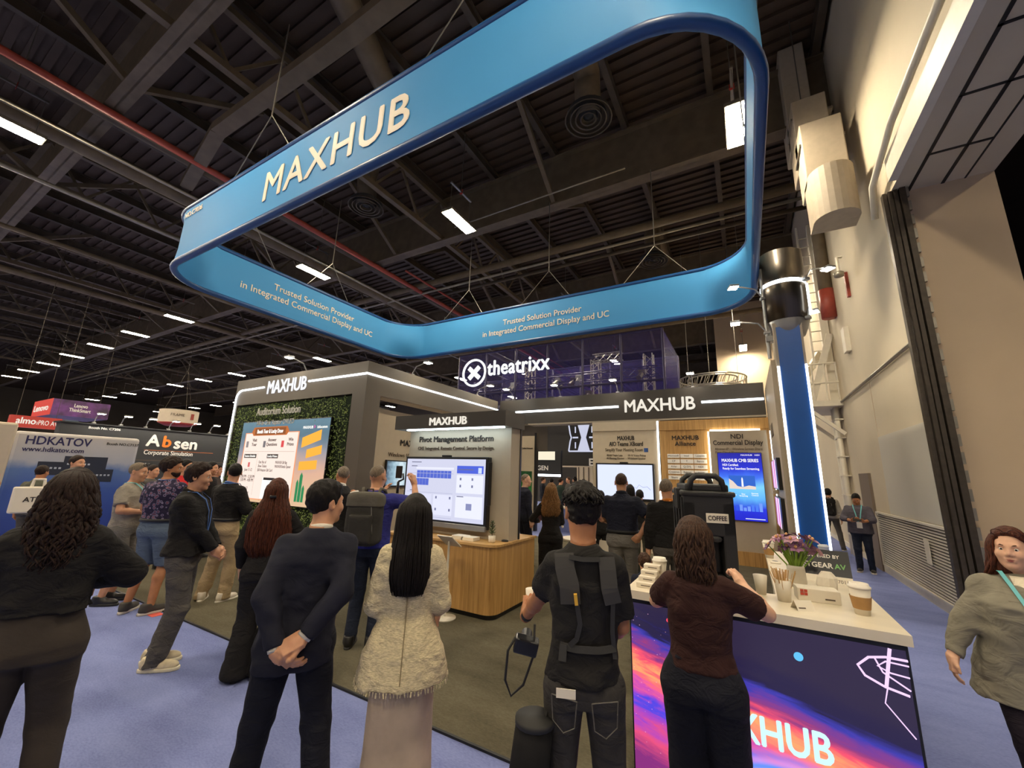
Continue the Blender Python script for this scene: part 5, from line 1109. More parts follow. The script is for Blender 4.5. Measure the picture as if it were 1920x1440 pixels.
def loft(P, T, n=2.4):
    """stack of super-ellipses: rows z, cx, cy, half-width, half-depth"""
    T = np.asarray(T, np.float32); z = P[:, 2]; zz = T[:, 0]
    cx, cy, a, b = (np.interp(z, zz, T[:, i]).astype(np.float32) for i in (1, 2, 3, 4))
    u = np.abs(P[:, 0]-cx)/a; v = np.abs(P[:, 1]-cy)/b
    q = (u**n+v**n)**(1.0/n); d = (q-1)*np.minimum(a, b)
    return np.maximum(d, np.maximum(zz[0]-z, z-zz[-1]))
def smin(a, b, k):
    h = np.maximum(k-np.abs(a-b), 0)/k
    return np.minimum(a, b)-h*h*k*0.25
def smax(a, b, k): return -smin(-a, -b, k)
def axis_pts(lo, hi, h, fine):
    out = [lo]; x = lo
    while x < hi:
        s = h
        for a, b, hf in fine:
            if a-h < x < b: s = min(s, hf)
        x += s; out.append(x)
    return np.array(out, np.float32)
def surface_nets(fn, lo, hi, h, fine=()):
    ax = [axis_pts(lo[i], hi[i], h, [(f[0][i], f[1][i], f[2]) for f in fine]) for i in range(3)]
    B = 4
    for i in range(3):
        while (len(ax[i])-1) % B: ax[i] = np.append(ax[i], ax[i][-1]+h).astype(np.float32)
    n = [len(a) for a in ax]; cx = [a[::B] for a in ax]
    G = np.stack(np.meshgrid(*cx, indexing='ij'), -1).reshape(-1, 3)
    C = fn(G).reshape([len(c) for c in cx])
    m = None; mx = None
    for dx in (0, 1):
        for dy in (0, 1):
            for dz in (0, 1):
                s = C[dx:C.shape[0]-1+dx, dy:C.shape[1]-1+dy, dz:C.shape[2]-1+dz]
                m = np.abs(s) if m is None else np.minimum(m, np.abs(s))
    d = [np.diff(c) for c in cx]; diag = np.sqrt(d[0][:, None, None]**2+d[1][None, :, None]**2+d[2][None, None, :]**2)
    act = m < diag*1.05+0.012
    D = np.empty(n, np.float32)
    for i, sl in enumerate(((0,), (1,), (2,))): pass
    Cb = C[:-1, :-1, :-1]; up = np.repeat(np.repeat(np.repeat(Cb, B, 0), B, 1), B, 2); D[:] = 1.0; D[:-1, :-1, :-1] = np.where(up < 0, -1.0, 1.0)
    am = np.zeros(n, bool); ua = np.repeat(np.repeat(np.repeat(act, B, 0), B, 1), B, 2)
    for dx in (0, 1):
        for dy in (0, 1):
            for dz in (0, 1): am[dx:n[0]-1+dx, dy:n[1]-1+dy, dz:n[2]-1+dz] |= ua
    I, J, K = np.nonzero(am)
    D[I, J, K] = fn(np.stack([ax[0][I], ax[1][J], ax[2][K]], 1))
    S_ = D < 0
    c = np.zeros([k-1 for k in n], np.int8)
    for dx in (0, 1):
        for dy in (0, 1):
            for dz in (0, 1): c += S_[dx:n[0]-1+dx, dy:n[1]-1+dy, dz:n[2]-1+dz]
    I, J, K = np.nonzero((c > 0) & (c < 8)); idx = np.full(c.shape, -1, np.int32); idx[I, J, K] = np.arange(len(I))
    pos = np.zeros((len(I), 3), np.float32); cnt = np.zeros(len(I), np.float32)
    base = np.stack([I, J, K], 1)
    for axs in range(3):
        o = [k for k in range(3) if k != axs]
        for e0 in (0, 1):
            for e1 in (0, 1):
                a = base.copy(); a[:, o[0]] += e0; a[:, o[1]] += e1; b = a.copy(); b[:, axs] += 1
                da = D[a[:, 0], a[:, 1], a[:, 2]]; db = D[b[:, 0], b[:, 1], b[:, 2]]; mk = (da < 0) != (db < 0)
                t = np.where(mk, da/np.where(mk, da-db, 1), 0)
                pa = np.stack([ax[k][a[:, k]] for k in range(3)], 1); pb = np.stack([ax[k][b[:, k]] for k in range(3)], 1)
                pos += np.where(mk[:, None], pa+(pb-pa)*t[:, None], 0); cnt += mk
    pos /= np.maximum(cnt, 1)[:, None]
    Q = []
    for axs in range(3):
        o = [(1, 2), (2, 0), (0, 1)][axs]
        s0 = [slice(1, -1)]*3; s1 = [slice(1, -1)]*3; s0[axs] = slice(0, -1); s1[axs] = slice(1, None)
        A_, B_ = S_[tuple(s0)], S_[tuple(s1)]; i3 = np.stack(np.nonzero(A_ != B_), 1); ins = A_[tuple(i3.T)]
        g = i3.copy()
        for k in range(3):
            if k != axs: g[:, k] += 1
        def cell(du, dv):
            q = g.copy(); q[:, o[0]] += du; q[:, o[1]] += dv; return idx[q[:, 0], q[:, 1], q[:, 2]]
        quad = np.stack([cell(-1, -1), cell(0, -1), cell(0, 0), cell(-1, 0)], 1)
        quad[~ins] = quad[~ins][:, ::-1]; Q.append(quad)
    Q = np.concatenate(Q); Q = Q[(Q >= 0).all(1)]
    return pos, Q
def np_mesh(name, V, Q, m, parent, mi=None):
    me = bpy.data.meshes.new(name); me.vertices.add(len(V)); me.vertices.foreach_set('co', np.ascontiguousarray(V, np.float32).ravel())
    me.loops.add(Q.size); me.loops.foreach_set('vertex_index', np.ascontiguousarray(Q, np.int32).ravel())
    me.polygons.add(len(Q)); me.polygons.foreach_set('loop_start', np.arange(0, Q.size, Q.shape[1], dtype=np.int32))
    me.update(calc_edges=True); me.validate(); me.polygons.foreach_set('use_smooth', np.ones(len(me.polygons), bool))
    for x in (m if isinstance(m, (list, tuple)) else [m]): me.materials.append(x)
    if mi is not None and len(mi) == len(me.polygons): me.polygons.foreach_set('material_index', mi)
    o = bpy.data.objects.new(name, me); COL.objects.link(o); o.parent = parent
    return o
def rot(ax, a): return np.array(Matrix.Rotation(a, 3, ax), dtype=np.float32)
def nrm(v): v = np.asarray(v, np.float32); return v/max(np.linalg.norm(v), 1e-6)
def ik(Sh, Wr, a, b, pole):
    d = Wr-Sh; L = np.linalg.norm(d); mx_ = (a+b)*0.995
    if L > mx_: Wr = Sh+d/L*mx_; d = Wr-Sh; L = mx_
    u = d/L; x = (a*a-b*b+L*L)/(2*L); y = math.sqrt(max(a*a-x*x, 0)); p = np.asarray(pole, np.float32); p = p-u*(p@u); p = nrm(p)
    return Sh+u*x+p*y, Wr
# ---- materials for people
def cloth(name, col, rough=0.85, var=0.12, scale=6, wr=0.6, ws=9.0, weave=0.0, col2=None, stretch=(1, 1, 1)):
    """garment: soft noise creases plus weave"""
    if name in MATS: return MATS[name]
    m = mat(name, col, rough, var=var, scale=scale, col2=col2, spec=0.25, stretch=stretch)
    N = m.node_tree.nodes; L = m.node_tree.links; b = N['Principled BSDF']
    tc = N.new('ShaderNodeTexCoord'); mp = N.new('ShaderNodeMapping'); mp.inputs['Scale'].default_value = (1, 1, 1.7); mp.inputs['Rotation'].default_value = (0.3, 0.25, 0); L.new(tc.outputs['Object'], mp.inputs[0])
    n1 = N.new('ShaderNodeTexNoise'); n1.inputs['Scale'].default_value = ws; n1.inputs['Detail'].default_value = 3; n1.inputs['Distortion'].default_value = 1.2; L.new(mp.outputs[0], n1.inputs['Vector'])
    b1 = N.new('ShaderNodeBump'); b1.inputs['Strength'].default_value = wr; b1.inputs['Distance'].default_value = 0.03; L.new(n1.outputs['Fac'], b1.inputs['Height'])
    n2 = N.new('ShaderNodeTexNoise'); n2.inputs['Scale'].default_value = 420; L.new(tc.outputs['Object'], n2.inputs['Vector'])
    b2 = N.new('ShaderNodeBump'); b2.inputs['Strength'].default_value = 0.25; b2.inputs['Distance'].default_value = 0.002; L.new(n2.outputs['Fac'], b2.inputs['Height']); L.new(b1.outputs[0], b2.inputs['Normal']); L.new(b2.outputs[0], b.inputs['Normal'])
    return m
def skin_mat(name, col):
    m = mat(name, col, 0.5, var=0.10, scale=14, bump=0.06, bscale=260, spec=0.4); b = m.node_tree.nodes['Principled BSDF']
    b.inputs['Subsurface Weight'].default_value = 0.08; b.inputs['Subsurface Radius'].default_value = (0.02, 0.008, 0.004); return m
def hair_mat(name, col, col2):
    m = mat(name, col, 0.55, var=0.0, scale=30, col2=col2, stretch=(6, 6, 0.6), bump=0.5, bscale=60, spec=0.22); return m
SK_L = skin_mat('skin_light', srgb(206, 152, 118)); SK_P = skin_mat('skin_pale', srgb(220, 172, 142)); SK_T = skin_mat('skin_tan', srgb(182, 124, 86)); SK_B = skin_mat('skin_brown', srgb(150, 98, 68))
M_LIP = mat('lips', srgb(168, 92, 82), 0.5); M_EYEW = mat('eye_white', srgb(226, 218, 208), 0.25); M_IRIS = mat('iris_dark', srgb(44, 30, 22), 0.2)
H_BLACK = hair_mat('hair_black', srgb(14, 11, 10), srgb(30, 24, 21)); H_DBROWN = hair_mat('hair_dark_brown', srgb(26, 17, 14), srgb(52, 34, 26)); H_BROWN = hair_mat('hair_brown', srgb(40, 26, 19), srgb(84, 58, 42))
H_RED = hair_mat('hair_auburn', srgb(48, 23, 15), srgb(98, 52, 34)); H_GREY = hair_mat('hair_grey_brown', srgb(92, 80, 68), srgb(140, 124, 106)); H_GOLD = hair_mat('hair_golden_brown', srgb(92, 64, 38), srgb(170, 126, 78))
def hand_sdf(P, W, u, w, side, curl=0.35, spread=0.0, k=1.0, curls=None, thumb=0.5):
    u = nrm(u); w = np.asarray(w, np.float32); w = nrm(w-u*(w@u)); v = np.cross(u, w)*(1 if side > 0 else -1)
    R = np.stack([u, v, w], 1)
    q = (P-W)@R
    d = np.maximum(np.maximum(np.abs(q[:, 0]-0.05*k)-0.043*k, np.abs(q[:, 1])-0.038*k), np.abs(q[:, 2])-0.012*k)-0.004
    d = smin(d, cone(q, (0, 0, 0), (0.03*k, 0, 0), 0.026*k, 0.026*k), 0.03)
    for j, (vy, L_) in enumerate(((0.029, 0.072), (0.010, 0.082), (-0.010, 0.076), (-0.028, 0.058))):
        c = curl if curls is None else curls[j]; p = np.array([0.088*k-(0.006*k if j in (0, 3) else 0), vy*k, 0]); an = c*0.5; r = 0.0095*k
        for f, (fr, rr) in enumerate(((0.42, 0.95), (0.32, 0.88), (0.26, 0.8))):
            dirn = np.array([math.cos(an), (vy*4)*spread, math.sin(an)]); e = p+dirn*L_*k*fr
            d = smin(d, cone(q, p, e, r*rr*1.03, r*rr*0.95), 0.006); p = e; an += c*0.9
    p = np.array([0.025*k, 0.034*k, 0.004]); an = thumb
    e = p+np.array([math.cos(0.7), math.sin(0.7)*0.9, 0.25*thumb])*0.042*k; d = smin(d, cone(q, p, e, 0.0135*k, 0.011*k), 0.012)
    e2 = e+np.array([0.9, 0.15-0.4*thumb*0.5, 0.5*thumb])*0.034*k; d = smin(d, cone(q, e, e2, 0.011*k, 0.0085*k), 0.006)
    return d
def head_sdf(q, sex, fat=0.0):
    """q in head frame, +y forward"""
    f = 1.0 if sex == 'm' else 0.94
    d = ell(q, (0, -0.012, 0.035), (0.076, 0.098, 0.088))
    d = smin(d, ell(q, (0, 0.026, -0.03), (0.059*f+fat*0.5, 0.066, 0.082)), 0.04)
    d = smin(d, ell(q, (0, 0.018, -0.07), (0.052*f+fat, 0.058, 0.04+fat*0.6)), 0.03)
    d = smin(d, ell(q, (0, 0.068, -0.098), (0.022, 0.022, 0.018)), 0.03)
    for s in (-1, 1): d = smin(d, ell(q, (s*0.04, 0.066, -0.028), (0.022, 0.02, 0.02)), 0.03)
    d = smin(d, cone(q, (-0.034, 0.080, 0.026), (0.034, 0.080, 0.026), 0.010, 0.010), 0.02)
    ax = np.abs(q[:, 0]); qs = q.copy(); qs[:, 0] = ax
    d = smax(d, -(np.sqrt(((qs-A3(0.031, 0.100, 0.006))**2).sum(1))-0.014), 0.014)
    d = smin(d, cone(q, (0, 0.086, 0.016), (0, 0.106, -0.024), 0.008, 0.012), 0.012)
    d = smin(d, np.sqrt(((qs-A3(0.011, 0.094, -0.028))**2).sum(1))-0.009, 0.01)
    d = smin(d, cone(q, (-0.018, 0.089, -0.054), (0.018, 0.089, -0.054), 0.0075, 0.0075), 0.008)
    d = smin(d, cone(q, (-0.015, 0.087, -0.066), (0.015, 0.087, -0.066), 0.0085, 0.0085), 0.008)
    ear = ell(qs, (0.080, -0.012, 0.0), (0.010, 0.020, 0.032), np.array(Matrix.Rotation(-0.35, 3, 'Z') @ Matrix.Rotation(0.2, 3, 'X')))
    ear = smax(ear, -ell(qs, (0.090, -0.004, 0.002), (0.008, 0.011, 0.020)), 0.006)
    return smin(d, ear, 0.008)
def rib(pts_list, radii, n=5):
    B = MB()
    for p, r in zip(pts_list, radii): B.tube(p, r, n)
    return B
def strap_mesh(name, pts, w, t, nhint, m, parent):
    """flat strap that follows points; nhint gives the outward direction per point"""
    pts = [Vector(p) for p in pts]; N_ = len(pts); B = MB(); vs = []; fs = []
    for i, p in enumerate(pts):
        tt = (pts[min(i+1, N_-1)]-pts[max(i-1, 0)]).normalized(); o = Vector(nhint[i] if isinstance(nhint, list) else nhint); o = (o-tt*o.dot(tt)).normalized(); s = tt.cross(o)
        vs += [p-s*w/2, p+s*w/2, p+s*w/2+o*t, p-s*w/2+o*t]
    for i in range(N_-1):
        for k in range(4): fs.append((i*4+k, i*4+(k+1) % 4, (i+1)*4+(k+1) % 4, (i+1)*4+k))
    fs += [(3, 2, 1, 0), tuple((N_-1)*4+k for k in range(4))]
    B.add(vs, fs); return B.build(name, m, parent, local=True)
class Person: pass
def person(label, x, y, h, rz, sex='m', bw=1.0, belly=0.0, bust=0.0, skin=None, top=None, bottom=None, hair=None, arms=(None, None), feet=None, head=(0, 0, 0),
           lean=(0, 0), shoes=None, det=1, z0=0.0, group=None, fat=0.0, face=False, hipshift=0.0, shw=1.0, sit=False):
    p = Person(); s = h/1.75; p.s = s; rz = math.radians(rz)
    root = thing('person', label, 'person', (x, y, z0), rz, group); p.root = root
    p.M = Matrix.Translation((x, y, z0)) @ Matrix.Rotation(rz, 4, 'Z')
    p.world = lambda v: p.M @ (Vector([float(c) for c in v])*s)
    skin = skin or SK_L
    sw = (0.170 if sex == 'm' else 0.146)*bw**0.7*shw; hw = 0.088
    Lz = lambda z: np.array([lean[0], lean[1], 0], np.float32)*min(max((z-0.95)/0.5, 0), 1.3)
    sh = [A3(-sw, -0.015, 1.405)+Lz(1.41), A3(sw, -0.015, 1.405)+Lz(1.41)]
    hc = A3(0, 0.02, 1.622)+Lz(1.6); p.hc = hc
    Rh = rot('Z', math.radians(head[0])) @ rot('X', math.radians(head[1])) @ rot('Y', math.radians(head[2])); p.Rh = Rh
    feet = feet or ((-0.11, 0, 8), (0.11, 0, -8))
    hip = [A3(-hw+hipshift, 0, 0.92), A3(hw+hipshift, 0, 0.92)]; ank = [A3(f[0], f[1]-0.03, 0.09) for f in feet]; knee = []
    for i in (0, 1): k_, a_ = ik(hip[i], ank[i], 0.425, 0.42, (0, 1, 0)); knee.append(k_); ank[i] = a_
    elb = []; wri = []; hspec = []
    for i in (0, 1):
        sg_ = -1 if i == 0 else 1; a = dict(w=(sg_*(sw+0.07), 0.03, 0.87), p=(sg_*0.6, -1, 0), u=(0, 0.12, -1), n=(-sg_, 0, 0), curl=0.45)
        if arms[i]: a.update(arms[i])
        e_, w_ = ik(sh[i], np.asarray(a['w'], np.float32), 0.285, 0.255, a['p']); elb.append(e_); wri.append(w_); hspec.append(a)
    p.wrist = wri; p.elbow = elb; p.sh = sh
    lgk = 1.0 if (bottom or {}).get('hem', 0.035) > 0.3 else 0.78
    # torso rows
    if sex == 'm': ZA = [(0.80, .165, .118, 0), (0.90, .168, .12, -.005), (0.98, .162, .115, 0), (1.08, .152, .11, .005), (1.20, .160, .12, .002), (1.32, .168, .125, -.004), (1.40, .145, .108, -.012), (1.45, .098, .082, -.018), (1.49, .064, .06, -.015)]
    else: ZA = [(0.80, .170, .125, -.01), (0.90, .168, .122, -.008), (0.98, .152, .112, -.002), (1.08, .128, .10, .005), (1.20, .138, .115, .012), (1.30, .145, .122, .012), (1.40, .125, .098, -.008), (1.45, .085, .076, -.014), (1.49, .056, .054, -.014)]
    def rows(e, hem, flare=0.0, zt=1.49, slim=1.0):
        R_ = []
        for z, a, b, cy in ZA:
            bl = belly*math.exp(-((z-1.10)/0.13)**2); a2 = a*bw*slim+e+bl*0.5; b2 = b*bw*slim+e+bl*0.5
            if sex == 'f': b2 += bust*0.5*math.exp(-((z-1.28)/0.06)**2); cy = cy+bust*0.5*math.exp(-((z-1.28)/0.06)**2)
            if z > 1.3: k_ = min(1, (z-1.3)/0.1); a2 *= 1+(shw-1)*k_
            if z > 1.42: a2 = a*bw**0.5*shw+e*0.8; b2 = b+e*0.6
            R_.append([z, 0, cy+bl*0.5, a2, b2])
        R_ = np.array(R_, np.float32); zs = np.array(sorted(set([hem, zt]+[r for r in R_[:, 0] if hem < r < zt])), np.float32)
        T = np.stack([zs]+[np.interp(zs, R_[:, 0], R_[:, i]) for i in range(1, 5)], 1)
        if hem < 0.80: T[zs < 0.80, 3] += 0.0
        for r in T:
            l_ = Lz(r[0]); r[1] += l_[0]; r[2] += l_[1]
            if flare: w_ = max(0, min(1, (1.08-r[0])/(1.08-hem))); r[3] += flare*w_; r[4] += flare*w_
            r[1] += hipshift*max(0, min(1, (1.1-r[0])/0.2))
        return T
    near = lambda P, c, r: np.nonzero(((P-c)**2).sum(1) < r*r)[0]
    def body(P):
        d = loft(P, rows(-0.022, 0.86, slim=0.92))
        d = smin(d, cone(P, A3(0, -0.012, 1.44)+Lz(1.44), hc+A3(0, -0.012, -0.05), (0.060 if sex == 'm' else 0.048)+fat*0.4, (0.056 if sex == 'm' else 0.045)+fat*0.5), 0.04)
        for i in (0, 1):
            d = smin(d, cone(P, sh[i]-A3(0, 0, 0.01), elb[i], 0.050*bw**0.5, 0.041*bw**0.4), 0.03); d = np.minimum(d, smin(cone(P, elb[i], elb[i]+(wri[i]-elb[i])*0.35, 0.041*bw**0.4, 0.040*bw**0.4), cone(P, elb[i]+(wri[i]-elb[i])*0.35, wri[i], 0.040*bw**0.4, 0.026), 0.02))
            d = smin(d, cone(P, hip[i], knee[i], 0.080*bw**0.5*lgk, 0.052*lgk), 0.02); d = smin(d, cone(P, knee[i], knee[i]+(ank[i]-knee[i])*0.3+A3(0, -0.015*lgk, 0), 0.050*lgk, 0.054*bw**0.3*lgk), 0.02); d = smin(d, cone(P, knee[i]+(ank[i]-knee[i])*0.3+A3(0, -0.015*lgk, 0), ank[i], 0.054*bw**0.3*lgk, 0.036*lgk), 0.02)
            fa = math.radians(feet[i][2]); fd = A3(math.sin(-fa), math.cos(fa), 0); d = smin(d, cone(P, ank[i]-A3(0, 0, 0.05)-fd*0.03, ank[i]-A3(0, 0, 0.06)+fd*0.10, 0.032, 0.022), 0.03)
            j = near(P, wri[i], 0.30)
            if len(j):
                a = hspec[i]; d[j] = smin(d[j], hand_sdf(P[j], wri[i], np.asarray(a['u'], np.float32), np.asarray(a['n'], np.float32), 1 if i else -1, a['curl'], a.get('spread', 0), 1.0 if sex == 'm' else 0.9, a.get('curls'), a.get('thumb', 0.5)), 0.02)
        j = near(P, hc, 0.26)
        if len(j): d[j] = smin(d[j], head_sdf((P[j]-hc)@Rh, sex, fat), 0.03)
        return d
    allp = np.array(sh+elb+wri+knee+ank+[hc]+[w_+nrm(a['u'])*0.2 for w_, a in zip(wri, hspec)])
    lo = allp.min(0)-A3(0.22, 0.22, 0.12); hi = allp.max(0)+A3(0.22, 0.22, 0.16)
    hb = {0: 0.022, 1: 0.016, 2: 0.012}[det]; hf = {0: 0.0085, 1: 0.006, 2: 0.0045}[det]; gh = {0: 0.020, 1: 0.013, 2: 0.0095}[det]
    fine = [(hc-0.13, hc+0.14, hf)]+[(np.minimum(w_, w_+nrm(a['u'])*0.17)-0.05, np.maximum(w_, w_+nrm(a['u'])*0.17)+0.05, hf) for w_, a in zip(wri, hspec)]
    V, Q = surface_nets(body, lo, hi, hb, fine)
    p.body = np_mesh('body', V*s, Q, skin, root)
    # ---- top
    def local_build(B, name, m, smooth=True, parent=None, **k): B.v = [tuple(c*s for c in v) for v in B.v]; return B.build(name, m, parent or root, local=True, smooth=smooth, **k)
    p.lb = local_build
    if top:
        t = dict(e=0.012, hem=0.92, sleeve=0.6, flare=0.0, fold=0.006, fs=(9, 9, 14), sr=1.0, name='shirt', cuff=1.0); t.update(top); T = rows(t['e'], t['hem'], t['flare'], t.get('zt', 1.49))
        def topf(P):
            d = loft(P, T, 2.3)
            for i in (0, 1):
                sl = t['sleeve']; k_ = t['sr']
                if sl <= 0: continue
                if sl <= 1:
                    c_ = sh[i]+(elb[i]-sh[i])*sl; dv = nrm(elb[i]-sh[i]); a = cone(P, sh[i]-A3(0, 0, 0.012), elb[i], (0.052+t['e']*0.5)*bw**0.5*k_, (0.060+t['e']*0.6)*bw**0.5*k_); a = np.maximum(a, (P-c_)@dv)
                    d = smin(d, a, 0.045)
                else:
                    fr = min(sl-1, 1.0); c_ = elb[i]+(wri[i]-elb[i])*fr; dv = nrm(wri[i]-elb[i])
                    d = smin(d, cone(P, sh[i]-A3(0, 0, 0.012), elb[i], (0.053+t['e']*0.5)*bw**0.5*k_, (0.047+t['e']*0.5)*bw**0.5*k_), 0.045)
                    a = cone(P, elb[i], wri[i], (0.047+t['e']*0.5)*bw**0.5*k_, (0.036+t['e']*0.4)*k_*t['cuff']); a = np.maximum(a, (P-c_)@dv); d = np.minimum(d, smin(d, a, 0.02))
            if t['fold']:
                j = np.nonzero(np.abs(d) < 0.05)[0]; Pj = P[j]; d[j] += t['fold']*(vnoise(Pj+A3(0, 0, x*3.1), t['fs'])*1.6+vnoise(Pj+A3(7, 3, 1), (22, 22, 30))*0.7)
            return d
        lo3 = lo.copy(); lo3[2] = min(t['hem'], min(w[2] for w in wri+elb)-0.08)-0.05; hi3 = hi.copy(); hi3[2] = max(1.56, max(w[2] for w in wri+elb)+0.1)
        V, Q = surface_nets(topf, lo3, hi3, gh); p.T = T
        p.top = np_mesh(t['name'], V*s, Q, t['m'], root)
    # ---- bottom
    if bottom:
        t = dict(kind='trousers', e=0.0, hem=0.035, waist=1.03, leg=1.0, ank=1.0, fold=0.007, name='trousers'); t.update(bottom)
        if t['kind'] == 'skirt':
            T = [[z, hipshift, cy, a, b] for z, cy, a, b in t['rows']]
            fbot = lambda P: loft(P, T, 2.2)+t['fold']*(vnoise(P, (16, 16, 1.6))*1.6+vnoise(P, (9, 9, 5))*0.6)
        else:
            T = rows(0.010+t['e'], 0.84, 0, t['waist']); T[0][3] *= 0.95; T[0][4] *= 0.9
            def fbot(P):
                d = loft(P, T, 2.2); lg_ = None
                for i in (0, 1):
                    l_ = t['leg']; a = cone(P, hip[i]+A3(0, -0.004, -0.03), knee[i], (0.096+t['e'])*bw**0.6*l_**0.5, 0.070*bw**0.5*l_); b = cone(P, knee[i], ank[i]-A3(0, 0, 0.04), 0.070*bw**0.5*l_, 0.060*l_*t['ank'])
                    g = smin(a, b, 0.02); lg_ = g if lg_ is None else smin(lg_, g, 0.012)
                d = smin(d, lg_, 0.045)
                d = np.maximum(d, t['hem']-P[:, 2])
                zz = P[:, 2]; w_ = 0.5+1.3*np.exp(-((zz-0.12)/0.10)**2)+0.9*np.exp(-((zz-0.50)/0.10)**2)+0.5*np.exp(-((zz-0.85)/0.08)**2)
                j = np.nonzero(np.abs(d) < 0.05)[0]; Pj = P[j]; d[j] += t['fold']*w_[j]*(vnoise(Pj+A3(y*2, 0, 0), (8, 8, 17))*1.5+vnoise(Pj, (20, 20, 26))*0.5); return d
        lo2 = lo.copy(); hi2 = hi.copy(); hi2[2] = 1.12; lo2[2] = -0.02
        if t['kind'] == 'skirt': lo2[:2] = np.minimum(lo2[:2], -0.5); hi2[:2] = np.maximum(hi2[:2], 0.5)
        V, Q = surface_nets(fbot, lo2, hi2, gh)
        p.bottom = np_mesh(t['name'], V*s, Q, t['m'], root)
        if t.get('belt'):
            r_ = rows(0.018+t['e'], 0.98, 0, 1.03); r0 = r_[np.argmin(abs(r_[:, 0]-1.0))]; vs = []; n = 28; B = MB()
            for dz, o in ((-0.018, 0), (-0.018, 0.006), (0.018, 0.006), (0.018, 0)):
                for k in range(n): a = 2*PI*k/n; c_, s_ = math.cos(a), math.sin(a); q_ = (abs(c_)**2.3+abs(s_)**2.3)**(-1/2.3); vs.append((r0[1]+(r0[3]+o)*q_*c_, r0[2]+(r0[4]+o)*q_*s_, t.get('beltz', 1.02)+dz))
            fs = [(j*n+k, j*n+(k+1) % n, ((j+1) % 4)*n+(k+1) % n, ((j+1) % 4)*n+k) for j in range(4) for k in range(n)]
            B.add(vs, fs); local_build(B, 'belt', t['belt'])
    # ---- shoes
    if shoes and not sit:
        um, sm = shoes[0], shoes[1]; k_ = 1.0 if sex == 'm' else 0.9
        for i in (0, 1):
            fa = math.radians(feet[i][2]); Rf = rot('Z', fa); o = A3(ank[i][0], ank[i][1]+0.02, 0.0)
            def fsh(P, o=o, Rf=Rf):
                q = (P-o)@Rf/k_; d = ell(q, (0, 0.07, 0.042), (0.047, 0.105, 0.042)); d = smin(d, ell(q, (0, -0.06, 0.055), (0.039, 0.058, 0.06)), 0.05); d = smin(d, cone(q, (0, -0.05, 0.06), (0, -0.055, 0.10), 0.042, 0.044), 0.03); d = smin(d, cone(q, (0, 0.0, 0.07), (0, -0.03, 0.10), 0.036, 0.04), 0.03)
                return np.maximum(np.maximum(d, 0.018-q[:, 2]), q[:, 2]-0.115)
            def fso(P, o=o, Rf=Rf):
                q = (P-o)@Rf/k_; w_ = 0.043+0.010*np.clip((q[:, 1]+0.02)/0.12, 0, 1); u = np.abs(q[:, 0])/w_; v = np.abs(q[:, 1]-0.03)/0.155; d = ((u**2.6+v**2.6)**(1/2.6)-1)*w_
                return np.maximum(np.maximum(d, q[:, 2]-0.03), -q[:, 2]-0.0)
            hs = 0.008 if det else 0.012
            V, Q = surface_nets(fsh, o-A3(0.2, 0.22, 0.03), o+A3(0.2, 0.25, 0.14), hs); so = np_mesh('shoe', V*s, Q, um, root)
            V, Q = surface_nets(fso, o-A3(0.2, 0.22, 0.03), o+A3(0.2, 0.25, 0.05), hs); np_mesh('sole', V*s, Q, sm, so)
    # ---- hair
    hx = lambda q: hc+Rh@np.asarray(q, np.float32)
    if hair:
        t = dict(style='short', thick=0.012, back=-0.075, c=0.012, rough=0.004, top=0.0); t.update(hair)
        def fcap(P):
            q = (P-hc)@Rh; th = t['thick']; o = ell(q, (0, -0.014, 0.040), (0.074+th*0.8, 0.097+th, 0.088+th+t['top']))
            if t['top']: o = smin(o, ell(q, (0, 0.02, 0.09), (0.062, 0.07, 0.03+t['top'])), 0.03)
            d = smax(o, q[:, 1]*0.8-q[:, 2]*0.6-t['c'], 0.008); d = smax(d, t['back']-q[:, 2], 0.01)
            return d+t['rough']*(vnoise(P, t.get('fs', (60, 60, 40)))*2.0)+t['rough']*vnoise(P, (24, 24, 16))
        if t['style'] != 'none':
            V, Q = surface_nets(fcap, hc-0.16, hc+0.18, {0: 0.010, 1: 0.007, 2: 0.005}[det])
            cap = np_mesh('hair', V*s, Q, t['m'], root); p.hair = cap
        if 'rows' in t:     # long hair: drape table (dz, cx, cy, a, b) relative to head centre, in body axes
            T = np.array([[hc[2]+r[0], hc[0]+r[1], hc[1]+r[2], r[3], r[4]] for r in t['rows']], np.float32); T = T[np.argsort(T[:, 0])]
            T2 = T.copy(); T2[:, 3:] *= 0.93
            fbk = lambda P: np.maximum(loft(P, T2, 2.0), (P[:, 1]-hc[1])-t.get('fcut', 0.02)-0.25*np.maximum(P[:, 2]-hc[2], 0))+0.006*vnoise(P, (30, 30, 6))
            V, Q = surface_nets(fbk, A3(hc[0]-0.4, hc[1]-0.4, T[0][0]-0.02), A3(hc[0]+0.4, hc[1]+0.3, hc[2]+0.18), 0.011 if det < 2 else 0.009)
            np_mesh('long_hair', V*s, Q, t['m'], root)
            B = MB(); N_ = t.get('n', 160); wav = t.get('wave', 0.004); rr = random.Random(int(abs(x*100)+abs(y*10)))
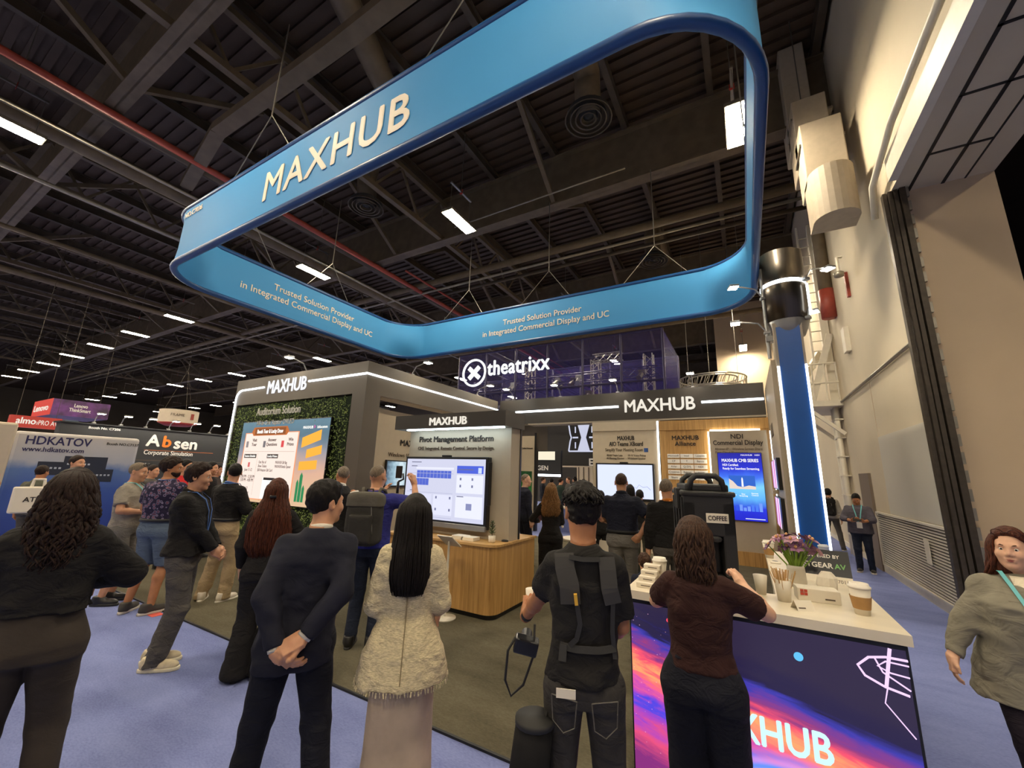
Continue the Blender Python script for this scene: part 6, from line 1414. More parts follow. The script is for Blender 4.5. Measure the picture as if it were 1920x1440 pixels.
            for k in range(N_):
                ph = rr.uniform(-t.get('arc', 1.9), t.get('arc', 1.9)); j = rr.uniform(0.93, 1.05); en = rr.uniform(0.0, 0.10); n = t.get('seg', 14); f1, f2 = rr.uniform(0, 6), rr.uniform(0, 6); fq = rr.uniform(0.8, 1.2)*t.get('freq', 20)
                z1 = T[-1][0]-0.004; z2 = T[0][0]+en*(z1-T[0][0]); P_ = []; R_ = []
                for q in range(n+1):
                    tt = q/n; z = z1+(z2-z1)*tt**0.9; cx, cy, a, b = [float(np.interp(z, T[:, 0], T[:, i])) for i in (1, 2, 3, 4)]
                    w_ = wav*min(1, tt*2.5); pph = ph+0.25*(rr.random()-0.5)*wav*10
                    P_.append((cx+a*j*math.sin(pph)+w_*math.sin(z*fq+f1), cy-b*j*math.cos(pph)+w_*math.cos(z*fq+f2), z)); R_.append(t.get('lock', 0.008)*(1-0.75*max(0, (tt-0.55)/0.45))*(0.5 if q == 0 else 1))
                B.tube(P_, R_, 5)
            local_build(B, 'hair_locks', t['m'])
    if face:
        for sg_ in (-1, 1):
            e = hx((sg_*0.031, 0.0775, 0.006)); B = MB(); bm = bmesh.new(); bmesh.ops.create_uvsphere(bm, u_segments=12, v_segments=8, radius=0.0115); B.bm(bm, Matrix.Translation(Vector(e.tolist()))); eo = local_build(B, 'eye', M_EYEW)
            i_ = hx((sg_*0.031, 0.0855, 0.005)); B = MB(); bm = bmesh.new(); bmesh.ops.create_uvsphere(bm, u_segments=10, v_segments=6, radius=0.006); B.bm(bm, Matrix.Translation(Vector(i_.tolist())) ); local_build(B, 'iris', M_IRIS, parent=eo)
            B = MB(); B.tube([hx((sg_*0.016, 0.0915, 0.027)), hx((sg_*0.032, 0.091, 0.032)), hx((sg_*0.046, 0.080, 0.027))], [0.0035, 0.004, 0.002], 5); local_build(B, 'eyebrow', (hair or {}).get('m', H_DBROWN))
        B = MB(); B.tube([hx((-0.023, 0.092, -0.059)), hx((0, 0.0985, -0.0575)), hx((0.023, 0.092, -0.059))], [0.002, 0.0045, 0.002], 6); B.tube([hx((-0.02, 0.091, -0.064)), hx((0, 0.0965, -0.067)), hx((0.02, 0.091, -0.064))], [0.002, 0.0055, 0.002], 6); local_build(B, 'lips', M_LIP)
    p.hx = hx; T_ = p.T; p.front = lambda z: float(np.interp(z, T_[:, 0], T_[:, 2]+T_[:, 4])); p.backy = lambda z: float(np.interp(z, T_[:, 0], T_[:, 2]-T_[:, 4]))
    return p
def lanyard(p, m, front=True, badge=None, z=1.12, e=0.0, back=0.085):
    cx = float(p.hc[0])*0.9; oy = float(p.hc[1])-0.02; fy = lambda zz: p.front(zz)+0.008+e
    arc = [(cx+0.080*math.cos(a), oy-0.018-0.075*math.sin(a), 1.492-0.010*math.sin(a)) for a in np.linspace(0, PI, 9)]
    pts = [(cx+0.015, fy(z), z), (cx+0.03, fy(1.2), 1.2), (cx+0.05, fy(1.32), 1.32), (cx+0.07, fy(1.42)+0.01, 1.42), (cx+0.08, oy+0.05, 1.485)]+arc+[(cx-0.08, oy+0.05, 1.485), (cx-0.07, fy(1.42)+0.01, 1.42), (cx-0.05, fy(1.32), 1.32), (cx-0.03, fy(1.2), 1.2), (cx-0.015, fy(z), z)]
    nn = [(a-cx, b-oy+0.02, 0.3) for a, b, c in pts]
    pts = [tuple(c*p.s for c in q) for q in pts]
    strap_mesh('lanyard', pts, 0.018, 0.003, nn, m, p.root)
    if badge:
        y_ = fy(z)+0.004; B = MB(); B.box((cx-0.05, y_, z-0.14), (cx+0.05, y_+0.004, z-0.005), 0.001); p.lb(B, 'badge', badge, smooth=False)
def collar(p, m, r=0.068, z=1.475, hgt=0.04, tilt=0.02):
    cx, cy = float(p.hc[0])*0.9, float(p.hc[1])-0.035; B = MB(); n = 20; vs = []; fs = []
    for (dr, dz) in ((0.008, -0.012), (0.004, hgt), (-0.004, hgt), (-0.004, -0.012)):
        for k in range(n): a = 2*PI*k/n; vs.append((cx+(r+dr)*math.cos(a), cy+(r+dr)*math.sin(a)*0.95, z+dz-tilt*math.sin(a)*1.2))
    fs = [(j*n+k, j*n+(k+1) % n, ((j+1) % 4)*n+(k+1) % n, ((j+1) % 4)*n+k) for j in range(4) for k in range(n)]
    B.add(vs, fs); return p.lb(B, 'collar', m)
def wrist_band(p, i, m, name='watch', r=0.031, w=0.022, back=0.02):
    d = nrm(p.wrist[i]-p.elbow[i]); a = p.wrist[i]-d*(back+w); b = p.wrist[i]-d*back; B = MB(); B.tube([a, b], r, 12); return p.lb(B, name, m)
# ================================================================ the crowd
def away(x, y): return math.degrees(math.atan2(-x, y))
C_BLACK = cloth('black_cotton', srgb(30, 28, 28)); C_BLACK2 = cloth('black_jersey', srgb(36, 34, 33), ws=7); C_NAVY = cloth('navy_pique', srgb(34, 36, 50)); C_SUIT = cloth('navy_suit_wool', srgb(33, 34, 46), ws=6, wr=0.25)
C_KHAKI = cloth('khaki_twill', srgb(168, 146, 112)); C_GREYT = cloth('grey_melange', srgb(146, 138, 126)); C_GREYP = cloth('charcoal_grey_twill', srgb(84, 80, 76)); C_LEGG = cloth('dark_taupe_stretch', srgb(60, 53, 47), wr=0.15)
C_DENIMB = cloth('washed_black_denim', srgb(62, 59, 56), var=0.2, scale=10); C_JEAN = cloth('dark_blue_denim', srgb(36, 42, 58), var=0.2, scale=10); C_JEANS = cloth('slate_denim', srgb(92, 106, 124), var=0.12); C_BLUE = cloth('royal_blue_polo', srgb(50, 52, 128)); C_GREYP2 = cloth('mid_grey_slacks', srgb(116, 112, 106))
C_BEIGE = cloth('beige_slub_linen', srgb(202, 188, 154), var=0.25, scale=60, stretch=(1, 1, 5), ws=8); C_SKIRT = cloth('beige_crepe', srgb(192, 172, 150), wr=0.1); C_BROWN = cloth('dark_brown_knit', srgb(56, 32, 28)); C_NAVYP = cloth('midnight_trousers', srgb(26, 27, 36)); C_BLAZER = cloth('grey_green_blazer', srgb(136, 130, 114), ws=7); C_CREAM = cloth('cream_top', srgb(226, 214, 190)); C_PLUM = cloth('plum_black_trousers', srgb(36, 30, 40)); C_SLATE = cloth('slate_shirt', srgb(88, 84, 94)); C_WHITE = cloth('white_cotton', srgb(222, 214, 200)); C_OLIVE = cloth('olive_shirt', srgb(90, 90, 76)); C_GREYLT = cloth('pale_grey_shirt', srgb(176, 170, 158)); C_RED = cloth('red_cotton', srgb(190, 44, 48)); C_GREEN = cloth('dark_green_jersey', srgb(44, 58, 50))
def paisley():
    m = cloth('floral_print', srgb(40, 34, 54)); N = m.node_tree.nodes; L = m.node_tree.links; b = N['Principled BSDF']
    tc = N.new('ShaderNodeTexCoord'); v = N.new('ShaderNodeTexVoronoi'); v.inputs['Scale'].default_value = 22; L.new(tc.outputs['Object'], v.inputs['Vector'])
    r = N.new('ShaderNodeValToRGB'); L.new(v.outputs['Distance'], r.inputs[0]); e = r.color_ramp.elements; r.color_ramp.interpolation = 'LINEAR'
    e[0].position = 0.0; e[0].color = (*srgb(176, 120, 120), 1); e[1].position = 0.62; e[1].color = (*srgb(44, 38, 62), 1)
    for p_, c_ in ((0.2, (120, 74, 92)), (0.3, (50, 42, 66)), (0.38, (150, 140, 170)), (0.46, (46, 40, 64))): k = e.new(p_); k.color = (*srgb(*c_), 1)
    L.new(r.outputs[0], b.inputs['Base Color']); return m
C_FLORAL = paisley()
S_BLACK = (mat('black_leather', (0.015, 0.014, 0.014), 0.4), mat('black_sole', (0.02, 0.02, 0.02), 0.6)); S_CREAM = (mat('cream_mesh', srgb(216, 200, 166), 0.7, var=0.08, scale=30), mat('cream_sole', srgb(228, 218, 190), 0.6)); S_WHITE = (mat('white_leather', srgb(214, 204, 186), 0.5), mat('white_sole', srgb(224, 216, 200), 0.6)); S_GREY = (mat('grey_knit_shoe', srgb(70, 66, 62), 0.8), mat('pale_sole', srgb(206, 198, 184), 0.6))
L_BLUE = mat('blue_lanyard', srgb(70, 110, 180), 0.6); L_ORANGE = mat('orange_lanyard', srgb(226, 140, 50), 0.6); L_TEAL = mat('teal_lanyard', srgb(110, 190, 196), 0.6); M_BADGE = mat('badge_card', srgb(232, 226, 216), 0.5)
FRONT = lambda w=0.10, z=1.05, y=0.24: (dict(w=(-w, y, z), p=(-1, -0.6, -0.4), u=(0.7, 0.5, 0), n=(0, 0.3, 1), curl=0.8), dict(w=(w, y, z), p=(1, -0.6, -0.4), u=(-0.7, 0.5, 0), n=(0, 0.3, 1), curl=0.8))
long_rows = lambda L_, w=0.10, yb=-0.035: [(0.118, 0, -0.015, 0.03, 0.035), (0.105, 0, -0.015, 0.055, 0.07), (0.07, 0, -0.018, 0.082, 0.105), (0.02, 0, -0.02, 0.094, 0.115), (-0.05, 0, -0.022, 0.098, 0.115), (-0.13, 0, yb, w, 0.10), (-0.2, 0, yb-0.02, w*1.08, 0.09), (-L_*0.75, 0, yb-0.05, w*1.12, 0.075), (-L_, 0, yb-0.05, w*0.85, 0.05)]
# -- woman with curly dark hair, back to us
person('woman with voluminous curly dark hair, cropped black jacket and taupe leggings', -3.17, 0.78, 1.74, 72, 'f', 1.04, shw=0.9, skin=SK_T, det=2,
       top=dict(m=C_BLACK, e=0.03, hem=1.06, sleeve=1.95, flare=0.012, fold=0.012, sr=1.1, name='jacket'), bottom=dict(m=C_LEGG, leg=1.06, ank=0.95, e=0.006, fold=0.005, waist=1.10),
       arms=(dict(w=(-0.2, 0.26, 1.12), p=(-1, -0.5, -0.3)), dict(w=(0.16, 0.24, 1.14), p=(1, -0.4, -0.5))), feet=((-0.13, 0, 10), (0.15, 0.02, -10)), shoes=S_BLACK,
       hair=dict(m=H_DBROWN, thick=0.02, back=-0.09, rough=0.010, fs=(40, 40, 40), wave=0.02, freq=46, n=300, lock=0.0095, seg=20, arc=2.3, fcut=0.05, rows=[(0.135, 0, -0.015, 0.03, 0.04), (0.12, 0, -0.015, 0.055, 0.07), (0.07, 0, -0.018, 0.082, 0.108), (-0.01, 0, -0.02, 0.098, 0.12), (-0.10, 0, -0.03, 0.108, 0.12), (-0.19, 0, -0.045, 0.112, 0.11), (-0.28, 0, -0.065, 0.105, 0.09), (-0.37, -0.01, -0.085, 0.075, 0.06)]))
# -- man in navy suit, hands clasped behind
p8 = person('man in dark navy suit with hands clasped behind his back', -2.18, 1.54, 1.72, 50, 'm', 0.97, lean=(0.045, 0.02), skin=SK_L, det=2, head=(-52, 3, 0), face=True,
       top=dict(m=C_SUIT, e=0.026, hem=0.80, sleeve=1.93, flare=0.016, fold=0.012, sr=1.04, name='jacket'), bottom=dict(m=C_NAVYP, leg=1.1, e=0.004), shw=0.93, feet=((-0.20, 0.05, 12), (0.20, -0.02, -12)), shoes=S_BLACK,
       arms=(dict(w=(-0.07, -0.20, 0.93), p=(-1, -0.55, 0.25), u=(0.75, -0.12, -0.5), n=(0.3, 0.6, 0.5), curl=0.5), dict(w=(0.045, -0.215, 0.985), p=(1, -0.45, 0.25), u=(-0.85, -0.1, -0.42), n=(0.2, 0.6, -0.6), curl=0.65)),
       hair=dict(m=H_BLACK, thick=0.012, back=-0.06, rough=0.005, c=0.016, top=0.008))
collar(p8, C_WHITE, 0.058, 1.478, 0.024, 0.014)
for i in (0, 1): wrist_band(p8, i, C_WHITE, 'shirt_cuff', 0.037, 0.02, 0.004)
B = MB(); B.box((-0.002, -0.152, 0.81), (0.002, -0.14, 1.0)); p8.lb(B, 'back_vent', S_BLACK[0], smooth=False)
# -- woman with straight black hair, beige jacket and skirt
p11 = person('woman with long straight black hair, beige linen jacket and long beige skirt', -1.72, 1.88, 1.66, 40, 'f', 0.96, shw=0.86, skin=SK_P, det=2,
       top=dict(m=C_BEIGE, e=0.024, hem=0.755, sleeve=1.45, flare=0.07, fold=0.013, fs=(10, 10, 5), sr=1.1, name='jacket'), bottom=dict(kind='skirt', m=C_SKIRT, name='skirt', fold=0.008, rows=[(0.10, -0.005, 0.21, 0.16), (0.4, -0.005, 0.185, 0.145), (0.7, -0.005, 0.178, 0.14), (0.9, -0.005, 0.17, 0.13), (1.0, 0, 0.15, 0.12)]),
       arms=(dict(w=(-0.16, 0.22, 1.02), p=(-0.35, -1, -0.6)), dict(w=(0.18, 0.22, 1.02), p=(0.35, -1, -0.6))), shoes=S_WHITE,
       hair=dict(m=H_BLACK, thick=0.012, back=-0.08, rough=0.002, n=300, lock=0.0062, wave=0.003, freq=9, arc=1.95, fcut=0.05, seg=12, rows=[(0.122, 0, -0.015, 0.03, 0.035), (0.108, 0, -0.015, 0.058, 0.072), (0.07, 0, -0.018, 0.086, 0.108), (0.02, 0, -0.02, 0.098, 0.118), (-0.05, 0, -0.025, 0.102, 0.12), (-0.13, 0, -0.04, 0.106, 0.115), (-0.2, 0, -0.07, 0.112, 0.105), (-0.31, 0, -0.10, 0.115, 0.085), (-0.425, 0, -0.105, 0.09, 0.07)]))
B = MB()
for k in range(90):
    a = 2*PI*k/90; B.box((0, 0, 0), (0, 0, 0)) if False else None
    c_, s_ = math.cos(a), math.sin(a); q_ = (abs(c_)**2.3+abs(s_)**2.3)**(-1/2.3); ax_, by_ = 0.170*0.96+0.024+0.07, 0.125*0.96+0.024+0.07
    p_ = Vector((ax_*q_*c_, -0.01+by_*q_*s_, 0.762)); B.bar(p_, p_+Vector((random.uniform(-.005, .005), random.uniform(-.005, .005), -0.022)), 0.008, 0.003)
p11.lb(B, 'fringe', C_BEIGE, smooth=False)
B = MB(); [B.bar((0, p11.backy(z_)-0.001, z_), (0, p11.backy(z_+0.05)-0.001, z_+0.05), 0.006, 0.008) for z_ in np.arange(0.79, 1.2, 0.05)]; p11.lb(B, 'back_seam', cloth('beige_seam', srgb(140, 126, 98)), smooth=False)
# -- man in black tee with harness
Mi13 = (Matrix.Translation((-0.70, 1.93, 0)) @ Matrix.Rotation(math.radians(20), 4, 'Z')).inverted(); W13 = tuple((Mi13 @ at_y(984, 1160, 2.16)))
p13 = person('man in black t-shirt and camera harness holding a paper cup', -0.70, 1.93, 1.75, 20, 'm', 0.80, shw=0.92, skin=SK_T, det=2, head=(10, -6, 0),
       top=dict(m=C_BLACK2, e=0.022, hem=0.93, sleeve=0.78, flare=0.016, fold=0.014, sr=1.02), bottom=dict(m=C_DENIMB, leg=1.05, e=0.004), feet=((-0.13, 0, 8), (0.13, 0, -8)), shoes=S_BLACK,
       arms=(dict(w=W13, p=(0.45, -1, -0.5), u=(-0.10, 0.65, 0.55), n=(0.9, 0.1, 0.05), curl=0.9, thumb=0.9), dict(w=(0.13, 0.28, 1.02), p=(0.4, -1, -0.6))),
       hair=dict(m=H_BLACK, thick=0.010, back=-0.05, c=0.012, rough=0.007, fs=(70, 70, 60), top=0.018, rows=[(0.135, 0, 0.01, 0.03, 0.04), (0.115, 0, 0.0, 0.066, 0.075), (0.08, 0, -0.01, 0.082, 0.10), (0.045, 0, -0.012, 0.088, 0.112)], n=170, wave=0.014, freq=90, lock=0.008, seg=8, arc=3.0, fcut=0.2))
M_WEB = mat('black_webbing', srgb(44, 43, 42), 0.7); M_PAD = mat('grey_foam_pad', srgb(62, 60, 58), 0.8)
def ls(p, pts): return [tuple(c*p.s for c in q) for q in pts]
def bk(z, x, e): # outer back surface of the shirt
    T_ = p13.T; cy_, a_, b_ = [float(np.interp(z, T_[:, 0], T_[:, i])) for i in (2, 3, 4)]; return cy_-(b_+e)*max(0.05, 1-(abs(x)/(a_+e+0.03))**2.3)**(1/2.3)
def dense(pts, n=5): return [tuple(np.array(pts[i])*(1-t)+np.array(pts[i+1])*t) for i in range(len(pts)-1) for t in np.linspace(0, 1, n)[:-1]]+[tuple(pts[-1])]
def back_strap(p, pts, w, t, m, name='harness_strap', e=0.006):
    pts = dense(pts); strap_mesh(name, ls(p, [(x_, bk(z_, x_, e)-0.004, z_) for x_, z_ in pts]), w*p.s, t, (0, -1, 0.25), m, p.root)
back_strap(p13, [(-0.085, 1.455), (-0.08, 1.40), (-0.06, 1.33), (-0.055, 1.26)], 0.085, 0.012, M_PAD, 'shoulder_pad'); back_strap(p13, [(0.10, 1.45), (0.105, 1.40), (0.11, 1.33), (0.125, 1.27)], 0.07, 0.012, M_PAD, 'shoulder_pad')
back_strap(p13, [(-0.10, 1.38), (-0.03, 1.27), (-0.015, 1.18), (-0.03, 1.12), (-0.06, 1.09)], 0.02, 0.006, M_WEB); back_strap(p13, [(0.125, 1.28), (0.12, 1.15), (0.13, 1.05)], 0.018, 0.006, M_WEB)
back_strap(p13, [(-0.10, 1.085), (-0.03, 1.08), (0.06, 1.082), (0.13, 1.09)], 0.028, 0.008, M_WEB); back_strap(p13, [(-0.10, 1.06), (-0.07, 1.06)], 0.06, 0.016, M_WEB, 'buckle'); back_strap(p13, [(-0.06, 1.445), (0.0, 1.44), (0.07, 1.442)], 0.02, 0.008, M_WEB)
back_strap(p13, [(-0.035, 1.305), (-0.030, 1.262)], 0.014, 0.016, mat('yellow_tab', srgb(226, 176, 60), 0.6), 'yellow_tag', 0.016)
wrist_band(p13, 0, M_BLACK, 'watch', 0.033, 0.025, 0.012)
B = MB(); B.box((-0.115, -0.135, 0.90), (-0.035, -0.131, 0.935)); p13.lb(B, 'folded_paper', M_PAPERW, smooth=False)
for sx_ in (-1, 1): B = MB(); B.tube([(sx_*0.03, -0.139, 0.895), (sx_*0.135, -0.120, 0.905)], 0.003, 4); B.tube([(sx_*0.03, -0.139, 0.895), (sx_*0.04, -0.137, 0.80), (sx_*0.085, -0.13, 0.775), (sx_*0.13, -0.115, 0.81), (sx_*0.135, -0.12, 0.905)], 0.0025, 4); p13.lb(B, 'pocket_seam', cloth('denim_seam', srgb(96, 92, 86)), smooth=False)
wl = p13.world(p13.wrist[0]+A3(0.028, 0.075, 0.0)); cp = cup(wl.x, wl.y, wl.z, 'white paper cup held by the man in the harness', lid=False, sleeve=False, s=1.05)
cm = thing('camera', 'black camera hanging by its strap from the hand with the cup', 'camera', tuple(p13.world(p13.wrist[0]+A3(-0.01, 0.04, -0.19)))); cm.rotation_euler = (0.3, 0.2, 0.5)
MB().box((-0.065, -0.03, 0), (0.065, 0.03, 0.085), 0.01).build('body', M_BEZEL, cm, local=True); MB().tube([(0, 0.03, 0.04), (0, 0.10, 0.04)], 0.032, 14).build('lens', M_BEZEL, cm, local=True)
MB().tube([(-0.065, 0, 0.07), (-0.09, -0.02, 0.0), (-0.07, -0.03, -0.16), (-0.02, -0.03, -0.24), (0.03, -0.03, -0.16), (0.05, -0.01, 0.0), (0.02, 0, 0.17)], 0.007, 6).build('strap', M_WEB, cm, local=True, smooth=True)
hb_ = thing('hip_bag', 'black rounded lens pouch hanging on the hip of the man in the harness', 'bag', tuple(p13.world((-0.21, -0.06, 0.47))), math.radians(20))
Bb = MB(); Bb.tube([(0, 0, 0.02), (0, 0, 0.0), (-0.02, 0.0, 0.12), (0, 0, 0.30)], [0.03, 0.075, 0.085, 0.08], 18); Bb.build('pouch', cloth('black_nylon', srgb(26, 25, 26), wr=0.1), hb_, local=True, smooth=True)
MB().tube([(0, 0, 0.29), (0, 0, 0.315)], 0.084, 18).build('lid', M_WEB, hb_, local=True, smooth=True); MB().bar((0.04, 0.02, 0.3), (0.10, 0.05, 0.52), 0.03, 0.006).build('clip_strap', M_WEB, hb_, local=True)
# -- woman at the coffee counter
p16 = person('woman with half-tied wavy brown hair and dark brown tee at the coffee counter', -0.27, 2.42, 1.60, -2, 'f', 1.02, belly=0.012, shw=0.86, skin=SK_P, det=2, head=(-14, 0, 0),
       top=dict(m=C_BROWN, e=0.016, hem=0.99, sleeve=0.78, flare=0.0, fold=0.008, sr=1.0), bottom=dict(m=C_NAVYP, leg=1.42, ank=1.2, e=0.004, fold=0.006, waist=1.06), shoes=S_BLACK,
       arms=(dict(w=(-0.10, 0.36, 1.26), p=(-1, -0.5, -0.5), u=(0.2, 0.9, 0.2), n=(0.8, 0, 0.2)), dict(w=(0.20, 0.34, 1.36), p=(1, -0.1, -0.7), u=(-0.25, 0.7, 0.5), n=(-0.6, 0.2, -0.3), curl=0.9)),
       hair=dict(m=H_BROWN, thick=0.014, back=-0.085, rough=0.004, wave=0.014, freq=40, n=190, lock=0.0075, seg=16, arc=1.7, fcut=0.03, rows=[(0.118, 0, -0.015, 0.03, 0.035), (0.1, 0, -0.015, 0.06, 0.075), (0.05, 0, -0.02, 0.086, 0.11), (-0.03, 0, -0.03, 0.088, 0.105), (-0.10, 0.0, -0.045, 0.085, 0.09), (-0.17, 0.01, -0.06, 0.09, 0.07), (-0.235, 0.015, -0.065, 0.06, 0.045)]))
B = MB(); B.box((0.02, -0.115+0.02, 1.60), (0.07, -0.085+0.02, 1.625), 0.006); p16.lb(B, 'hair_clip', M_BEZEL)
# -- woman in grey blazer walking towards us
p18 = person('woman in grey blazer with badge walking along the hall wall', 1.30, 3.62, 1.57, 176, 'f', 1.26, belly=0.06, bust=0.05, shw=0.84, skin=SK_P, det=2, head=(-24, 2, 0), fat=0.014, face=True,
       top=dict(m=C_BLAZER, e=0.03, hem=0.74, sleeve=1.93, flare=0.05, fold=0.014, sr=0.92, name='blazer'), bottom=dict(m=C_PLUM, leg=1.2, e=0.01), feet=((-0.12, -0.28, 0), (0.12, 0.30, 0)), shoes=S_BLACK,
       arms=(dict(w=(-0.40, 0.10, 0.90), p=(-0.4, -1, 0)), dict(w=(0.40, 0.12, 0.92), p=(0.3, -1, 0), u=(0.1, 0.15, -1))),
       hair=dict(m=H_RED, thick=0.018, back=-0.09, rough=0.005, c=0.004, n=150, wave=0.008, freq=24, arc=1.95, fcut=0.03, lock=0.008, rows=long_rows(0.26, 0.112)))
B = MB(); zs_ = [1.47, 1.42, 1.34, 1.26, 1.19]; ws_ = [0.05, 0.05, 0.052, 0.03, 0.002]; vs = []
for z_, w_ in zip(zs_, ws_):
    y_ = (p18.front(z_) if z_ < 1.46 else p18.front(1.46))+0.006; vs += [(-w_, y_-0.012 if w_ > 0.03 else y_, z_), (0, y_+0.003, z_), (w_, y_-0.012 if w_ > 0.03 else y_, z_)]
B.add(vs, [(3*k+c, 3*k+c+1, 3*k+c+4, 3*k+c+3) for k in range(4) for c in (0, 1)]); p18.lb(B, 'cream_shirt', C_CREAM, smooth=False)
for sg_ in (-1, 1):
    B = MB(); q_ = []
    for z_, w_, o_ in ((1.47, 0.052, 0.02), (1.42, 0.055, 0.05), (1.34, 0.056, 0.055), (1.26, 0.035, 0.05), (1.17, 0.0, 0.02)): y_ = p18.front(min(z_, 1.46))+0.009; q_ += [(sg_*w_, y_-0.006, z_), (sg_*(w_+o_), y_-0.022, z_)]
    B.add(q_, [(2*k, 2*k+1, 2*k+3, 2*k+2) if sg_ < 0 else (2*k+2, 2*k+3, 2*k+1, 2*k) for k in range(4)]); p18.lb(B, 'lapel', C_BLAZER, smooth=False)
lanyard(p18, L_TEAL, badge=M_BADGE, z=1.10)
B = MB(); yb_ = p18.front(1.10)+0.016; B.box((-0.05, yb_, 0.965), (0.05, yb_+0.002, 0.985)); p18.lb(B, 'badge_band', mat('badge_pink', srgb(206, 120, 120), 0.5), smooth=False)
hx = p18.hx; B = MB()
for sg_ in (-1, 1):
    B.tube([hx((sg_*0.036+0.026*math.cos(a), 0.075+0.01*math.sin(a), 0.105+0.02*math.sin(a))) for a in np.linspace(0, 2*PI, 17)[:-1]], 0.003, 5, closed=True); B.tube([hx((sg_*0.062, 0.072, 0.105)), hx((sg_*0.085, -0.03, 0.07))], 0.003, 5)
B.tube([hx((-0.012, 0.08, 0.108)), hx((0.012, 0.08, 0.108))], 0.003, 5); p18.lb(B, 'eyeglasses', mat('tortoise_frame', srgb(70, 36, 30), 0.35))
# -- men at the left, watching the hedge screen
p3 = person('man in grey t-shirt with sunglasses on his head, watching the screen', -7.36, 2.40, 1.79, -40, 'm', 1.08, belly=0.02, skin=SK_L, det=1, head=(-8, -4, 0), face=True, top=dict(m=C_GREYT, e=0.02, hem=0.92, sleeve=0.75, sr=1.06), bottom=dict(m=C_GREYP2, hem=0.48, leg=1.15, name='shorts'), shoes=S_BLACK, arms=FRONT(0.1, 1.12, 0.2), hair=dict(m=H_GREY, thick=0.006, rough=0.002))
lanyard(p3, L_TEAL)
B = MB()
for sg_ in (-1, 1): B.tube([p3.hx((sg_*0.035+0.026*math.cos(a), 0.07, 0.11+0.016*math.sin(a))) for a in np.linspace(0, 2*PI, 13)[:-1]], 0.006, 5, closed=True)
p3.lb(B, 'sunglasses', M_BEZEL)
bd3 = dict(m=H_DBROWN)
p4 = person('bearded man in dark floral shirt and slate blue shorts', -6.62, 2.50, 1.87, 28, 'm', 1.12, skin=SK_T, det=1, head=(-62, -4, 0), face=True, top=dict(m=C_FLORAL, e=0.02, hem=1.0, sleeve=0.72, sr=1.06), bottom=dict(m=C_JEANS, hem=0.50, leg=1.2, name='shorts', belt=M_BLACK), shoes=S_GREY, arms=FRONT(0.06, 1.12, 0.2), feet=((-0.16, 0, 12), (0.14, -0.02, -25)), hair=dict(m=H_DBROWN, thick=0.026, rough=0.008, back=-0.08))
def beard(p, m, th=0.008):
    f = lambda P: smax(smax(ell((P-p.hc)@p.Rh, (0, 0.024, -0.058), (0.062+th, 0.070+th, 0.062+th)), ((P-p.hc)@p.Rh)[:, 2]+0.035+0.0*P[:, 0], 0.01), -(((P-p.hc)@p.Rh)[:, 1]-0.0), 0.01)+0.004*vnoise(P, (60, 60, 60))
    V, Q = surface_nets(f, p.hc-0.16, p.hc+0.14, 0.007); np_mesh('beard', V*p.s, Q, m, p.root)
beard(p4, H_DBROWN); lanyard(p4, L_BLUE)
p5 = person('man in black shirt, grey trousers and cream running shoes standing in profile', -4.76, 2.05, 1.80, -38, 'm', 0.98, skin=SK_L, det=2, head=(2, -2, 0), face=True, lean=(0, -0.02), top=dict(m=C_BLACK, e=0.026, hem=0.93, sleeve=1.9, flare=0.03, fold=0.012, sr=1.08), bottom=dict(m=C_GREYP, leg=1.22, ank=1.05, fold=0.012), shoes=S_CREAM, hipshift=0.0, feet=((-0.09, -0.07, 4), (0.10, -0.02, -6)), arms=(dict(w=(-0.06, 0.24, 0.95), p=(-0.7, -1, 0), u=(0.5, 0.5, -0.4), n=(0.4, -0.8, 0)), dict(w=(0.06, 0.25, 0.94), p=(0.7, -1, 0), u=(-0.5, 0.5, -0.4), n=(-0.4, -0.8, 0))), hair=dict(m=H_DBROWN, thick=0.016, rough=0.007, top=0.008))
lanyard(p5, L_BLUE); collar(p5, C_BLACK, 0.066, 1.487, 0.025); wrist_band(p5, 1, M_SILVER)
p6 = person('man in black shirt and khaki trousers facing the hedge screen', -6.42, 3.18, 1.82, 18, 'm', 1.06, skin=SK_L, det=1, head=(48, 0, 0), face=True, top=dict(m=C_BLACK, e=0.02, hem=1.0, sleeve=1.6, sr=1.06, fold=0.010), bottom=dict(m=C_KHAKI, leg=1.15, ank=1.1, fold=0.012, belt=M_BLACK), shoes=S_WHITE, arms=FRONT(0.08, 1.12, 0.2), hair=dict(m=H_BLACK, thick=0.010, rough=0.003), feet=((-0.14, 0.0, 35), (0.15, 0.06, -5)))
lanyard(p6, L_BLUE); collar(p6, L_BLUE, 0.067, 1.482, 0.012)
p7 = person('woman with waist-long auburn hair in black clothes', -3.93, 2.36, 1.68, 48, 'f', 1.0, skin=SK_P, det=2, top=dict(m=C_BLACK, e=0.02, hem=0.9, sleeve=1.9, sr=1.05), bottom=dict(m=C_BLACK, leg=1.3, ank=1.5, hem=0.02), shoes=S_BLACK, arms=(dict(w=(-0.22, 0.10, 0.90),), dict(w=(0.16, 0.24, 1.05), p=(1, -0.6, -0.4))), hair=dict(m=H_RED, thick=0.014, rough=0.004, n=320, lock=0.0075, wave=0.007, freq=18, arc=2.0, seg=18, fcut=0.05, rows=long_rows(0.62, 0.15)[:5]+[(-0.13, 0, -0.04, 0.125, 0.12), (-0.22, 0, -0.06, 0.165, 0.115), (-0.36, 0, -0.08, 0.185, 0.09), (-0.5, 0, -0.09, 0.175, 0.075), (-0.60, 0, -0.09, 0.12, 0.05)]))
B = MB(); B.box((-0.03, -0.15, 1.575), (0.03, -0.125, 1.60), 0.008); p7.lb(B, 'hair_claw', M_BEZEL)
